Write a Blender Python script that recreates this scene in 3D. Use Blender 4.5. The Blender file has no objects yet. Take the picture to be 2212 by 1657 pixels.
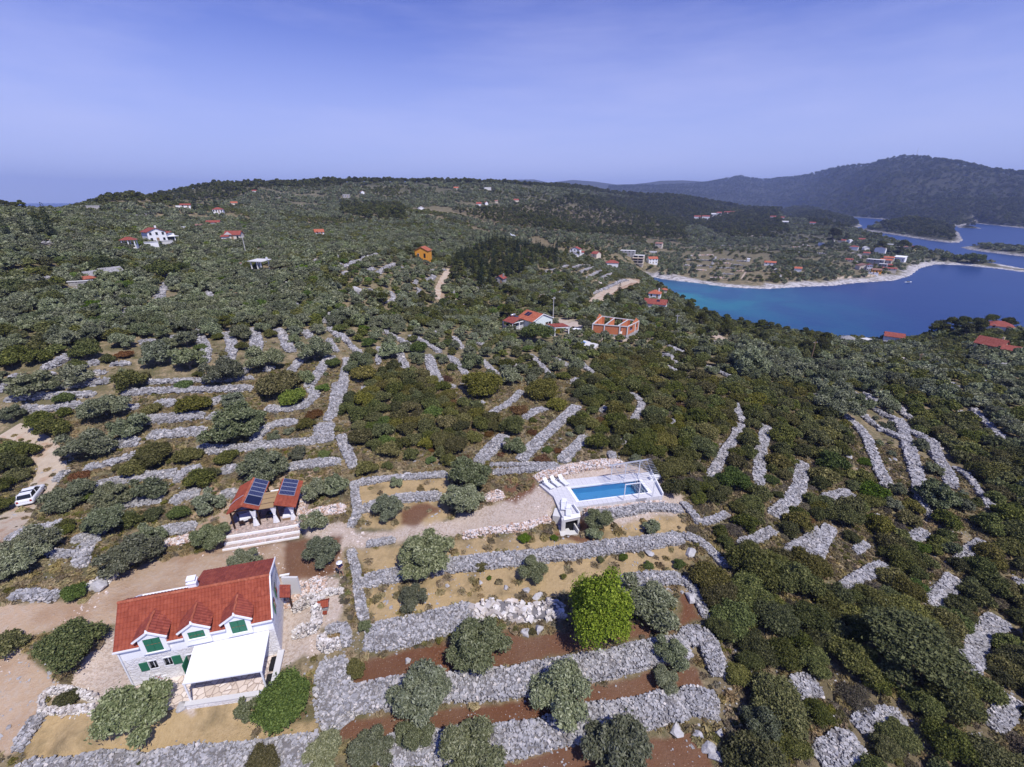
import bpy, math, random
import numpy as np
random.seed(7); rng = np.random.default_rng(7)
C = bpy.context.scene.collection
SC = bpy.context.scene
D2R = math.pi / 180

# ---------------------------------------------------------------- camera, sky, sun, exposure
F, CX, CY, CZ = 954.0, 1105.5, 828.5, 75.0      # focal length and centre in units of a 2211 x 1657 frame; height above the sea
TH = 22.65 * D2R                                # camera looks down by this much
cam = bpy.data.objects.new("camera", bpy.data.cameras.new("camera"))
C.objects.link(cam); SC.camera = cam
cam.location = (0, 0, CZ); cam.rotation_euler = (math.pi / 2 - TH, 0, 0)
cam.data.sensor_width = 36; cam.data.lens = F / 2211 * 36
cam.data.clip_start = 0.5; cam.data.clip_end = 60000
SUN_EL, SUN_AZ = 57 * D2R, 142 * D2R            # azimuth clockwise from straight ahead (+Y): behind the camera, to the right
sv = (math.sin(SUN_AZ) * math.cos(SUN_EL), math.cos(SUN_AZ) * math.cos(SUN_EL), math.sin(SUN_EL))
sun = bpy.data.objects.new("sun", bpy.data.lights.new("sun", "SUN"))
C.objects.link(sun)
sun.data.energy = 3.8; sun.data.angle = 0.5 * D2R; sun.data.color = (1.0, 0.95, 0.9)
from mathutils import Vector, Matrix
sun.rotation_euler = Vector(sv).to_track_quat('Z', 'Y').to_euler()
W = bpy.data.worlds.new("World"); SC.world = W; W.use_nodes = True
nt = W.node_tree; nt.nodes.clear()
def nd(t, ty, **kw):
    n = t.nodes.new(ty)
    for k, v in kw.items(): setattr(n, k, v)
    return n
out = nd(nt, 'ShaderNodeOutputWorld'); bg = nd(nt, 'ShaderNodeBackground')
sky = nd(nt, 'ShaderNodeTexSky', sky_type='NISHITA', sun_disc=False, sun_elevation=SUN_EL, sun_rotation=SUN_AZ,
         altitude=300, air_density=1.0, dust_density=0.3, ozone_density=5.0)
tint = nd(nt, 'ShaderNodeMix', data_type='RGBA', blend_type='MULTIPLY'); tint.inputs[0].default_value = 1
tint.inputs[7].default_value = (0.31, 0.43, 1.12, 1)
geo = nd(nt, 'ShaderNodeTexCoord'); mp = nd(nt, 'ShaderNodeMapping'); mp.inputs['Scale'].default_value = (0.7, 1.6, 5.0)
mp.inputs['Rotation'].default_value = (0.1, 0.25, 0.4)
no = nd(nt, 'ShaderNodeTexNoise'); no.inputs['Scale'].default_value = 1.5; no.inputs['Detail'].default_value = 8; no.inputs['Roughness'].default_value = 0.6
cr = nd(nt, 'ShaderNodeMapRange'); cr.inputs[1].default_value = 0.45; cr.inputs[2].default_value = 0.72; cr.inputs[4].default_value = 0.30
cmx = nd(nt, 'ShaderNodeMix', data_type='RGBA'); cmx.inputs[7].default_value = (6.0, 6.1, 9.0, 1)
# pale veil of air toward the horizon
sx = nd(nt, 'ShaderNodeSeparateXYZ'); hz = nd(nt, 'ShaderNodeMapRange', interpolation_type='SMOOTHSTEP'); hz.inputs[1].default_value = 0.0; hz.inputs[2].default_value = 0.40; hz.inputs[3].default_value = 0.90; hz.inputs[4].default_value = 0.0
hmx = nd(nt, 'ShaderNodeMix', data_type='RGBA'); hmx.inputs[7].default_value = (4.9, 5.5, 8.6, 1)
nt.links.new(geo.outputs['Generated'], sx.inputs[0]); nt.links.new(sx.outputs[2], hz.inputs[0]); nt.links.new(hz.outputs[0], hmx.inputs[0])
nt.links.new(sky.outputs[0], tint.inputs[6]); nt.links.new(geo.outputs['Generated'], mp.inputs[0]); nt.links.new(mp.outputs[0], no.inputs['Vector'])
nt.links.new(no.outputs['Fac'], cr.inputs[0]); nt.links.new(cr.outputs[0], cmx.inputs[0]); nt.links.new(tint.outputs[2], hmx.inputs[6]); nt.links.new(hmx.outputs[2], cmx.inputs[6])
nt.links.new(cmx.outputs[2], bg.inputs[0]); nt.links.new(bg.outputs[0], out.inputs[0]); bg.inputs[1].default_value = 0.102
SC.view_settings.view_transform = 'Standard'; SC.view_settings.look = 'None'; SC.view_settings.exposure = 0.25
SC.view_settings.gamma = 1; SC.view_settings.use_curve_mapping = False
SC.cycles.max_bounces = 6; SC.cycles.diffuse_bounces = 2; SC.cycles.glossy_bounces = 2; SC.cycles.transmission_bounces = 3
SC.cycles.volume_bounces = 0; SC.cycles.transparent_max_bounces = 6; SC.cycles.use_denoising = True
SC.cycles.sample_clamp_indirect = 4

# ---------------------------------------------------------------- tracing helpers: the places of things were read off the photo
CROP = dict(a=(0, 379), b=(736.8, 379), c=(1473.6, 315.9), d=(0, 710.7), e=(736.8, 710.7), f=(1473.6, 710.7),
            g=(0, 1145), h=(736.8, 1145), i=(1473.6, 1145))
CROP.update(H=(221.1, 1208.2, .19066), V=(473.8, 1010.8, .10485), Q=(1145.1, 979.2, .1428), X=(1058.2, 655.5, .15709), L=(236.9, 473.8, .1785), Y=(1184.6, 513.3, .1785), N=(1737.3, 489.6, .12853), U=(1058.2, 647.6, .07854), S=(1263.5, 663.3, .06426), R=(694.9, 1192.4, .08574), T=(584.4, 1216.1, .12387), K=(23.7, 1034.5, .0429))
def cp(k, x, y):
    o = CROP[k]; s = o[2] if len(o) > 2 else .3331; return (o[0] + x * s, o[1] + y * s)
ST, CT = math.sin(TH), math.cos(TH)
def rayd(px, py):
    u = (np.asarray(px, float) - CX) / F; v = (np.asarray(py, float) - CY) / F
    return u, CT - v * ST, ST + v * CT          # X, Y, drop for one metre of depth
def up(k, x, y, z):
    """world xy of a picture point known to lie at height z"""
    X, Y, Z = rayd(*cp(k, x, y)); s = (CZ - z) / Z; return np.array([float(X * s), float(Y * s)])
def proj(x, y, z):
    dz = z - CZ; dep = y * CT - dz * ST; up = y * ST + dz * CT
    dep = np.where(dep < .5, .5, dep)
    return CX + F * x / dep, CY - F * up / dep, dep

# ---------------------------------------------------------------- terrain height
def vnoise(x, y, seed=0):
    xi = np.floor(x).astype(np.int64); yi = np.floor(y).astype(np.int64); xf = x - xi; yf = y - yi
    def hsh(a, b):
        n = (a * 374761393 + b * 668265263 + seed * 974711) & 0x7fffffff
        n = ((n ^ (n >> 13)) * 1274126177) & 0x7fffffff
        return ((n ^ (n >> 16)) & 0xffff) / 65535.0
    u = xf * xf * (3 - 2 * xf); v = yf * yf * (3 - 2 * yf)
    return (hsh(xi, yi) * (1 - u) + hsh(xi + 1, yi) * u) * (1 - v) + (hsh(xi, yi + 1) * (1 - u) + hsh(xi + 1, yi + 1) * u) * v
def fbm(x, y, oct=4, seed=0):
    s = 0; a = 1; t = 0
    for k in range(oct):
        s = s + a * vnoise(x * 2 ** k + 17 * k, y * 2 ** k - 9 * k, seed + k); t += a; a *= .5
    return s / t
def sstep(a, b, x):
    t = np.clip((x - a) / (b - a), 0, 1); return t * t * (3 - 2 * t)
def sdist(x, y, poly):
    """signed distance to a polygon, positive inside"""
    x = np.asarray(x, float); y = np.asarray(y, float)
    d = np.full(x.shape, 1e18); ins = np.zeros(x.shape, bool); n = len(poly)
    for i in range(n):
        x0, y0 = poly[i]; x1, y1 = poly[(i + 1) % n]
        ex, ey = x1 - x0, y1 - y0; L = ex * ex + ey * ey + 1e-12
        t = np.clip(((x - x0) * ex + (y - y0) * ey) / L, 0, 1)
        d = np.minimum(d, (x - x0 - t * ex) ** 2 + (y - y0 - t * ey) ** 2)
        c = (y0 > y) != (y1 > y)
        ins ^= c & (x < ex * (y - y0) / (ey if abs(ey) > 1e-12 else 1e-12) + x0)
    d = np.sqrt(d); return np.where(ins, d, -d)
# (px, py, drop below the camera)
G = [(-500,1700,37),(0,1700,37),(550,1700,36.5),(1100,1700,36.5),(1650,1700,37),(2200,1700,38),(2700,1700,39),
 (-300,1400,36),(300,1450,35.5),(700,1400,35.5),(1100,1350,35.5),(1500,1400,36),(2000,1400,38),(2500,1400,40),
 (-300,1150,34.5),(60,1100,35.3),(130,1000,34.4),(300,1150,34.8),(600,1130,34.6),(1000,1100,34.6),(1350,1070,34.4),(1700,1100,37),(2200,1100,41),(2500,1100,42),
 (-200,900,31),(200,900,31.8),(500,900,32.5),(800,900,33.2),(1100,900,33.5),(1400,900,34.5),(1700,900,38),(2000,900,41.5),(2300,900,43.5),
 (-300,760,25.5),(0,760,26),(250,760,27.5),(500,760,29.2),(750,760,31),(1000,760,34),(1230,740,38.5),(1400,760,41),(1600,770,42),(1850,790,46.5),(2200,800,46),(2500,800,46),
 (0,640,21),(250,640,23.5),(500,650,27),(750,650,28),(950,650,35),(1120,650,42),(1330,690,43),(1130,700,41),
 (0,560,16),(200,560,18.5),(350,520,18),(500,515,20),(560,575,25),(700,560,22.5),(915,552,28),(1080,560,38),
 (0,500,10.8),(150,480,10),(300,470,12),(470,455,9.5),(690,505,23),(850,490,21.5),(1000,500,25.5),
 (1150,640,42.5),(1230,600,46),(1250,546,47),(1100,520,37),(1300,520,43),(1180,560,39),(1300,620,48),
 (1410,660,51),(1390,690,47),(1500,700,48),(1420,640,53),
 (1600,732,53),(1750,765,52),(1850,758,55.5),(1950,775,55),(2050,765,55.5),(2125,745,55),(2160,712,56),
 (1375,553,61),(1400,575,67),(1330,545,57),(1500,560,68),(1600,590,72),(1650,565,67),(1450,520,60),(1560,525,62),(1700,545,64),(1800,555,66),(1880,560,68),
 (1950,565,71),(1700,520,62),(1830,535,66),(1500,500,58),(1600,505,60),(1420,500,52),
 (1350,470,45),(1250,480,37),(1350,505,47),(1550,470,58),(1450,480,52),(1610,452,30),(1640,457,50)]
# skyline ground points given by depth
K = [(-200,446,380),(0,448,400),(100,448,420),(200,429,470),(250,424,500),(300,419,520),(400,409,600),(500,403,680),(600,401,720),(740,394,740),(850,393,800),(950,395,850),
 (1053,398,950),(1103,399,1050),(1170,407,1000),(1236,406,1150),(1303,411,1250),(1353,423,1350),(1403,426,1500),(1473,421,1550),(1540,426,1600),(1590,436,1620),
 (200,460,400),(400,450,490),(600,440,560),(800,430,640),(1000,430,650),(850,455,480),(1100,450,650),(1200,440,800),(1300,440,950),(1400,450,1100),(1500,450,1250),
 (1550,703,258),(1650,720,240),(1750,730,235),(1850,738,228),(1940,740,226)]
# points seen from nowhere: (azimuth px, distance, height)
B = [(-400,700,30),(-400,480,50),(0,460,63),(100,500,62),(0,520,50),(100,580,50),(0,700,30),(200,560,75),(200,640,70),(200,800,45),(300,700,60),(450,1000,60),(740,1100,70),(950,1200,70),(1100,1500,60),(1300,1800,50),(1450,2000,40),(1600,2000,20),
 (0,1500,-5),(400,1900,-5),(800,2200,-5),(1200,2600,-5),(1600,2600,-5),(2000,2600,-5),(2600,2600,-5),(-600,1500,-5),
 (-600,3,37),(1100,3,38),(2800,3,38),(-600,20,37),(2800,20,36),(2800,60,34),(-600,60,42),(-600,200,60),(-600,400,68),(2800,200,20),(2800,320,-4)]
pts, hs = [], []
for px, py, d in G:
    X, Y, Z = rayd(px, py); s = d / Z; pts.append((X * s, Y * s)); hs.append(CZ - d)
for px, py, s in K:
    X, Y, Z = rayd(px, py); pts.append((X * s, Y * s)); hs.append(CZ - Z * s)
def azp(px, py=430):
    X, Y, Z = rayd(px, py); return np.arctan2(X, Y)
for px, r, h in B:
    a = float(azp(px)); pts.append((math.sin(a) * r, math.cos(a) * r)); hs.append(h)
pts = np.array(pts); hs = np.array(hs, float)
def feat(x, y):
    return np.stack([np.arctan2(x, y) * 1.6, np.log(np.hypot(x, y))], -1)
PF = feat(pts[:, 0], pts[:, 1])
def ker(d): return np.sqrt(d * d + 0.03)
n = len(hs); A = np.zeros((n + 3, n + 3)); dd = np.linalg.norm(PF[:, None] - PF[None], axis=-1)
A[:n, :n] = ker(dd) - np.eye(n) * 0.004; A[:n, n] = 1; A[:n, n + 1:] = PF; A[n, :n] = 1; A[n + 1:, :n] = PF.T
sol = np.linalg.solve(A, np.r_[hs, 0, 0, 0])
def hmain(x, y):
    f = feat(x, y); o = np.empty(len(f))
    for i in range(0, len(f), 60000):
        g = f[i:i + 60000]; d = np.sqrt(((g[:, None] - PF[None]) ** 2).sum(-1))
        o[i:i + 60000] = ker(d) @ sol[:n] + sol[n] + g @ sol[n + 1:]
    return o
def sea(*p):
    r = []
    for px, py in p:
        X, Y, Z = rayd(px, py); s = CZ / Z; r.append((float(X * s), float(Y * s)))
    return r
def cs(k, *p): return sea(*[cp(k, x, y) for x, y in p])
BAY = sea((1388,594),(1430,603),(1500,611),(1560,619),(1620,623),(1660,624),(1720,620),(1800,617),(1850,611),(1930,606),(1965,596),(1985,580),(2020,571),(2080,573),(2150,580),(2211,588),(2420,600),(3000,640),
          (3000,745),(2420,745),(2211,742),(2050,745),(1950,750),(1850,743),(1750,731),(1650,714),(1550,693),(1500,675),(1478,650),(1450,632),(1410,610))
CHAN = cs('c',(570,445),(575,406),(700,411),(830,424),(900,442),(1110,460),(1430,485),(1790,520),(1890,500),(2212,533),(2700,560),(4200,700),(4200,900),(2700,830),
          (2212,795),(2100,775),(2000,760),(1700,712),(1500,672),(1330,628),(1250,612),(1100,588),(1000,572),(900,560),(760,548),(670,528),(665,515),(700,500))
ISL = [(cs('c',(560,450),(640,432),(840,428),(1060,470),(1110,480),(1165,520),(1100,536),(960,524),(800,517),(690,510),(640,490)), 26, 60, 'pen'),
       (cs('c',(1150,543),(1290,505),(1500,512),(1700,520),(1790,560),(1813,612),(1790,626),(1720,626),(1600,612),(1400,580)), 24, 35, 'isle'),
       (cs('c',(1800,656),(1900,650),(2212,672),(2600,700),(2600,760),(2212,717),(2000,692),(1860,672)), 4, 14, 'spit'),
       (cs('c',(1890,522),(1940,535),(1790,530),(1780,520)), 3, 10, 'spit')]
CRA = np.array([(1340,404),(1426,402),(1473,400),(1517,397),(1560,389),(1597,382),(1640,390),(1660,389),(1740,381),(1807,364),(1873,358),(1940,341),(1993,341),(2057,353),(2140,371),(2211,379),(2400,398),(2800,410)])
CRB = np.array([(960,396),(1003,389),(1023,384),(1037,389),(1070,392),(1103,388),(1153,387),(1186,394),(1236,388),(1286,392),(1330,398),(1370,397),(1400,394),(1426,390),(1473,389),(1510,391),(1560,396),(1700,400),(2800,405)])
def crest(tab, R, az):
    a = azp(tab[:, 0], tab[:, 1]); X, Y, Z = rayd(tab[:, 0], tab[:, 1]); h = CZ - R * Z / np.hypot(X, Y)
    return np.interp(az, a, h, left=-20)
def rect(ox, oy, a, x0, x1, y0, y1):
    c, s = math.cos(a), math.sin(a); return [(ox + x * c - y * s, oy + x * s + y * c) for x, y in ((x0, y0), (x1, y0), (x1, y1), (x0, y1))]
def upp(k, z, *p): return [tuple(up(k, x, y, z)) for x, y in p]
# (outline, level, blend width): ground levelled for buildings, dug out for the pool; 'max' only lowers
PADS = [(rect(-29.9, 23.05, 15 * D2R, -2.5, 11.2, -2.8, 6.5), 39.33, 2.0, 0), (rect(-31.6, 40.15, 15 * D2R, -.8, 7.8, -1.2, 5.6), 40.2, 1.5, 0), (rect(-31.6, 40.15, 15 * D2R, -.8, 7.4, -3.0, -1.2), 39.75, .8, 0),
        (upp('Q', 41.0, (130, 465), (500, 400), (1140, 335), (1820, 282), (2002, 640), (690, 812), (745, 932), (495, 985), (350, 650)), 40.7, .8, 1), (upp('Q', 41.0, (578, 498), (1662, 378), (1815, 600), (722, 742)), 38.7, .05, 1),
        (upp('Q', 39.6, (335, 1030), (760, 985), (760, 1240), (430, 1275)), 39.42, .8, 1), (upp('Q', 39.6, (505, 1000), (720, 985), (700, 1180), (590, 1180)), 38.9, .3, 1)]
def height(x, y):
    az = np.arctan2(x, y); r = np.hypot(x, y)
    h = hmain(x, y)
    h = h + (fbm(x / 9, y / 9, 3, 3) - .5) * .9 * sstep(60, 200, r) + (fbm(x / 60, y / 60, 4, 5) - .5) * 7 * sstep(200, 700, r)
    # the long mountain across the channel and the blue hills far behind it
    X_, Y_, Z_ = rayd(np.array([1340, 1560, 1665, 1757, 1843, 1950, 2070, 2211]), 430); azk = np.arctan2(X_, Y_)
    fa_ = np.linspace(-1.6, 1.7, 1400); rs_ = np.interp(fa_, azk, [3500, 4200, 4400, 3600, 2640, 2280, 2020, 1960]); kk = np.exp(-np.linspace(-3, 3, 61) ** 2 / 2); rs_ = np.convolve(np.pad(rs_, 30, 'edge'), kk / kk.sum(), 'valid')
    RS = np.interp(az + (fbm(x / 260, y / 260, 3, 14) - .5) * .10, fa_, rs_); RA = np.interp(az, fa_, rs_) + 1600
    a_ = azp(CRA[:, 0], CRA[:, 1]); X_, Y_, Z_ = rayd(CRA[:, 0], CRA[:, 1])
    cA = CZ - RA * np.interp(az, a_, Z_ / np.hypot(X_, Y_)); t = (r - RS) / (RA - RS)
    rid = (fbm(x / 420, y / 420, 5, 21) - .5)
    prof = np.where(t < 1, sstep(-.12, 1.15, t) / sstep(-.12, 1.15, np.array(1.0)), np.exp(-((t - 1) / .5) ** 2))
    mA = np.where((t > -.02) & (az > azp(1310)), np.minimum(cA * prof * (1 + .9 * rid * sstep(1, .75, t)), CZ + (cA - CZ) * r / RA), -20)
    RB = 7200.0; cB = crest(CRB, RB, az); mB = cB * np.exp(-((r - RB) / 1100) ** 2) * (1 + .0 * rid) - 6
    h = np.maximum(h, np.maximum(mA, mB))
    w = np.maximum(sdist(x, y, BAY), sdist(x, y, CHAN))
    wn = (fbm(x / 6, y / 6, 3, 8) - .5)
    ww = w + wn * 5
    land = np.minimum(np.maximum(h, .5), .35 + np.where(ww > -14, -ww * .17, 2.4 + (-ww - 14) * 1.7) + wn * .8)
    near = w > -260
    h = np.where(w > 0, np.minimum(-.5, -.25 - w * .1).clip(-12), np.where(near, land, h))
    for P, H0, wd, nm in ISL:
        s = sdist(x, y, P) + wn * 4
        h = np.where(s > -2, np.maximum(h, np.minimum(.3 + s * .25, 1.5 + H0 * (1 - np.exp(-np.maximum(s, 0) / wd * 1.6)) * (.75 + .5 * fbm(x / 50, y / 50, 3, 9)))), h)
    for P, z_, bw, low in PADS:
        a = np.array(P); k = np.where((x > a[:, 0].min() - bw) & (x < a[:, 0].max() + bw) & (y > a[:, 1].min() - bw) & (y < a[:, 1].max() + bw))[0]
        if len(k): q = sstep(-bw, 0, sdist(x[k], y[k], P)); h[k] = np.minimum(h[k], h[k] * (1 - q) + z_ * q) if low else h[k] * (1 - q) + z_ * q
    return h
NA, NR = 1150, 900
AZ0, AZ1, L0, L1 = -84 * D2R, 84 * D2R, math.log(6.0), math.log(11000.0)
# angular steps follow the picture (finer in the frame), radial steps are logarithmic
azs = np.linspace(AZ0, AZ1, NA); lrs = np.linspace(L0, L1, NR)
AA, LL = np.meshgrid(azs, lrs)
GX = (np.sin(AA) * np.exp(LL)).ravel(); GY = (np.cos(AA) * np.exp(LL)).ravel()
HG = height(GX, GY).reshape(NR, NA)
def H(x, y):
    x = np.asarray(x, float); y = np.asarray(y, float)
    a = (np.arctan2(x, y) - AZ0) / (AZ1 - AZ0) * (NA - 1); l = (np.log(np.maximum(np.hypot(x, y), 6.001)) - L0) / (L1 - L0) * (NR - 1)
    a = np.clip(a, 0, NA - 1.001); l = np.clip(l, 0, NR - 1.001); ai = a.astype(int); li = l.astype(int); fa = a - ai; fl = l - li
    return (HG[li, ai] * (1 - fa) + HG[li, ai + 1] * fa) * (1 - fl) + (HG[li + 1, ai] * (1 - fa) + HG[li + 1, ai + 1] * fa) * fl
SMARCH = np.exp(np.linspace(math.log(12), math.log(9000), 1400))
def ground(px, py, lift=0.0, smax=None):
    """world point where the picture ray meets the ground (raised by lift)"""
    X, Y, Z = rayd(px, py); s = SMARCH if smax is None else SMARCH[SMARCH < smax]
    f = CZ - Z * s - (H(X * s, Y * s) + lift); k = np.argmax(f < 0)
    if f[k] >= 0: return None
    t = f[k - 1] / (f[k - 1] - f[k]); q = s[k - 1] + (s[k] - s[k - 1]) * t
    return np.array([X * q, Y * q, CZ - Z * q - lift])
def gp(k, x, y, lift=0.0): return ground(*cp(k, x, y), lift)

# ---------------------------------------------------------------- object helpers
def tag(o, label=None, cat=None, group=None, kind=None):
    if label: o['label'] = label
    if cat: o['category'] = cat
    if group: o['group'] = group
    if kind: o['kind'] = kind
    return o
def link(name, me, mat=None, parent=None):
    o = bpy.data.objects.new(name, me); C.objects.link(o)
    if mat is not None:
        for m in (mat if isinstance(mat, (list, tuple)) else [mat]): me.materials.append(m)
    if parent: o.parent = parent
    return o
def np_mesh(name, V, Q, smooth=False, mi=None):
    """mesh from (n,3) verts and (m,k) faces of one size"""
    V = np.asarray(V, np.float32); Q = np.asarray(Q, np.int32); k = Q.shape[1]
    me = bpy.data.meshes.new(name); me.vertices.add(len(V)); me.vertices.foreach_set('co', V.ravel())
    me.loops.add(Q.size); me.loops.foreach_set('vertex_index', Q.ravel())
    me.polygons.add(len(Q)); me.polygons.foreach_set('loop_start', np.arange(0, Q.size, k, dtype=np.int32))
    me.polygons.foreach_set('loop_total', np.full(len(Q), k, np.int32))
    me.polygons.foreach_set('use_smooth', np.full(len(Q), smooth, bool))
    if mi is not None: me.polygons.foreach_set('material_index', np.asarray(mi, np.int32))
    me.update(calc_edges=True); return me
def empty(name, loc, rz=0.0):
    o = bpy.data.objects.new(name, None); C.objects.link(o); o.location = loc; o.rotation_euler[2] = rz; o.empty_display_size = .3; return o

# ---------------------------------------------------------------- material helpers
def mat(name, col=(.5, .5, .5), rough=.8, spec=.3, metal=0.0):
    m = bpy.data.materials.new(name); m.use_nodes = True; b = m.node_tree.nodes['Principled BSDF']
    b.inputs['Base Color'].default_value = (*col, 1); b.inputs['Roughness'].default_value = rough
    b.inputs['Specular IOR Level'].default_value = spec; b.inputs['Metallic'].default_value = metal
    return m, m.node_tree, b
def noise(t, scale, detail=4, rough=.6, vec=None, dist=0.0):
    n = nd(t, 'ShaderNodeTexNoise'); n.inputs['Scale'].default_value = scale; n.inputs['Detail'].default_value = detail
    n.inputs['Roughness'].default_value = rough; n.inputs['Distortion'].default_value = dist
    if vec is not None: t.links.new(vec, n.inputs['Vector'])
    return n.outputs['Fac']
def ramp(t, fac, stops, interp='LINEAR'):
    r = nd(t, 'ShaderNodeValToRGB'); r.color_ramp.interpolation = interp; e = r.color_ramp.elements
    while len(e) < len(stops): e.new(.5)
    for q, (p, c) in zip(e, stops): q.position = p; q.color = (*c, 1) if len(c) == 3 else c
    t.links.new(fac, r.inputs[0]); return r.outputs[0]
def mixc(t, fac, a, b, mode='MIX'):
    m = nd(t, 'ShaderNodeMix', data_type='RGBA', blend_type=mode)
    for s, v in ((0, fac), (6, a), (7, b)):
        if isinstance(v, bpy.types.NodeSocket): t.links.new(v, m.inputs[s])
        elif isinstance(v, (int, float)): m.inputs[s].default_value = v
        else: m.inputs[s].default_value = (*v, 1)
    return m.outputs[2]
def math_(t, op, a, b=0.0, c=None, clamp=False):
    m = nd(t, 'ShaderNodeMath', operation=op); m.use_clamp = clamp
    for s, v in ((0, a), (1, b), (2, c)):
        if v is None: continue
        if isinstance(v, bpy.types.NodeSocket): t.links.new(v, m.inputs[s])
        else: m.inputs[s].default_value = v
    return m.outputs[0]
def mrange(t, v, a, b, c=0.0, d=1.0):
    m = nd(t, 'ShaderNodeMapRange'); t.links.new(v, m.inputs[0])
    for s, q in ((1, a), (2, b), (3, c), (4, d)): m.inputs[s].default_value = q
    return m.outputs[0]
def bump(t, b, h, strength=.5, dist=.1):
    n = nd(t, 'ShaderNodeBump'); n.inputs['Strength'].default_value = strength; n.inputs['Distance'].default_value = dist
    t.links.new(h, n.inputs['Height']); t.links.new(n.outputs[0], b.inputs['Normal'])
def pos(t): return nd(t, 'ShaderNodeNewGeometry').outputs['Position']
def obco(t): return nd(t, 'ShaderNodeTexCoord').outputs['Object']
def vor(t, scale, vec, out='Color', feature='F1'):
    v = nd(t, 'ShaderNodeTexVoronoi'); v.feature = feature; v.inputs['Scale'].default_value = scale; t.links.new(vec, v.inputs['Vector']); return v.outputs[out]
# ---------------------------------------------------------------- the ground sheet, its soils, the sea
gpx, gpy, gdep = proj(GX, GY, HG.ravel())
inf = (gpx > -300) & (gpx < 2500) & (gpy > 340) & (gpy < 1900) & (GY > 0)
def P_(k, *p): return [cp(k, x, y) for x, y in p]
TAN = [P_('h',(80,120),(700,60),(1400,20),(2212,-30),(2280,300),(2212,330),(1450,420),(1200,480),(200,610),(150,300)), P_('e',(100,980),(700,940),(700,1200),(600,1350),(130,1300)),
       P_('e',(1550,1200),(2260,1190),(2260,1330),(1600,1400),(800,1422),(900,1350),(1400,1330)), P_('g',(200,1190),(1750,1080),(1900,1340),(1200,1470),(120,1580)), P_('g',(1640,1270),(2050,1240),(2000,1400),(1500,1420))]
RED = [P_('h',(-60,880),(500,760),(1050,640),(1200,680),(1480,640),(2212,560),(2212,640),(1800,720),(1000,920),(-60,1010)), P_('h',(-60,1230),(1180,1100),(1650,1000),(2212,880),(2290,1060),(1500,1200),(900,1320),(-60,1370)),
       P_('h',(900,1560),(1500,1400),(1980,1330),(2212,1320),(2260,1660),(900,1660)), P_('i',(-30,420),(60,420),(150,590),(-30,640)), P_('i',(-20,880),(100,900),(150,1030),(-20,1040)), P_('i',(-30,1290),(50,1290),(190,1500),(240,1640),(-30,1640)),
       P_('e',(1050,980),(1250,965),(1275,1020),(1130,1125),(1060,1110)), P_('e',(400,1180),(560,1130),(625,1170),(500,1260),(390,1265)), P_('e',(930,1050),(1055,1040),(1055,1110),(940,1110)), P_('e',(1550,1240),(1650,1260),(1600,1400),(1420,1360),(1400,1335),(1545,1330)),
       P_('b',(1650,820),(1780,740),(1860,700),(1960,720),(1850,700),(1730,790)), P_('g',(1850,60),(2212,40),(2190,290),(1850,320))]
DIRT = [P_('g',(-60,480),(250,470),(560,470),(760,290),(1040,200),(1480,110),(1520,100),(1950,70),(2212,60),(2240,280),(1800,340),(1200,420),(760,620),(400,640),(180,700),(100,900),(-60,1000)),
        P_('g',(-60,880),(160,800),(420,1000),(300,1090),(180,1330),(100,1450),(-60,1480)), P_('b',(1640,830),(1700,760),(1850,680),(1930,660),(1980,720),(1900,730),(1780,790)), P_('b',(600,810),(620,740),(660,660),(700,610),(690,700),(660,800)),
        P_('d',(1400,1000),(1860,930),(2212,900),(2212,960),(1960,1010),(1960,1110),(1500,1380),(1250,1400),(1230,1100))]
GRAV = [P_('e',(-40,1340),(350,1285),(700,1235),(1060,1110),(1290,1005),(1395,1110),(1370,1260),(790,1340),(150,1420),(-40,1440)), P_('h',(-400,-20),(30,-60),(200,60),(-30,130)),
        P_('g',(1790,330),(2212,290),(2212,600),(2080,640),(2100,800),(1820,880),(1800,600)), P_('e',(1240,950),(1440,870),(1830,860),(2080,960),(2212,1100),(2212,1200),(1560,1290),(1540,1240),(1300,1000)),
        P_('g',(420,1000),(600,780),(760,600),(780,760),(840,940),(1240,1060),(1240,1180),(1000,1150),(640,1130),(300,1100)), P_('b',(1380,930),(1500,940),(1600,960),(1560,1040),(1400,1000)), P_('b',(1640,1060),(1900,1040),(2000,990),(2010,1060),(1800,1080))]
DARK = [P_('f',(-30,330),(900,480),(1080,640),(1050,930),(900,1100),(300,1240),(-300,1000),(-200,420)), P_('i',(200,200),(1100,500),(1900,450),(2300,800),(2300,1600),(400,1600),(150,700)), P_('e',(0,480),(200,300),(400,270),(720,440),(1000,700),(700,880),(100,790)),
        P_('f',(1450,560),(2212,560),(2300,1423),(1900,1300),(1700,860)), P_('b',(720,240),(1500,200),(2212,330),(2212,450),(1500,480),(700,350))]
def mask(polys, soft=7.0, nz=30.0, ns=1.6):
    m = np.zeros(len(GX)); ix = np.where(inf)[0]; x, y = gpx[ix], gpy[ix]
    wob = (fbm(GX[ix] / ns, GY[ix] / ns, 3, 31) - .5) * nz * np.clip(40 / gdep[ix], .15, 1)
    for P in polys:
        a = np.array(P); lo = a.min(0) - 20; hi = a.max(0) + 20
        s = (x > lo[0]) & (x < hi[0]) & (y > lo[1]) & (y < hi[1])
        if s.any(): m[ix[s]] = np.maximum(m[ix[s]], sstep(-soft, soft, sdist(x[s], y[s], P) + wob[s]))
    return m
wsea = np.maximum(sdist(GX, GY, BAY), sdist(GX, GY, CHAN))
sh = sstep(14, 6, -wsea + (fbm(GX / 14, GY / 14, 3, 41) - .5) * 14) * (wsea < 4)
for P, *_ in ISL:
    s = sdist(GX, GY, P); sh = np.where(s > -3, sstep(13, 3, s + (fbm(GX / 10, GY / 10, 3, 43) - .5) * 10), sh)
def clearmask(x, y, az0, az1, r0, r1): pass
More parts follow.
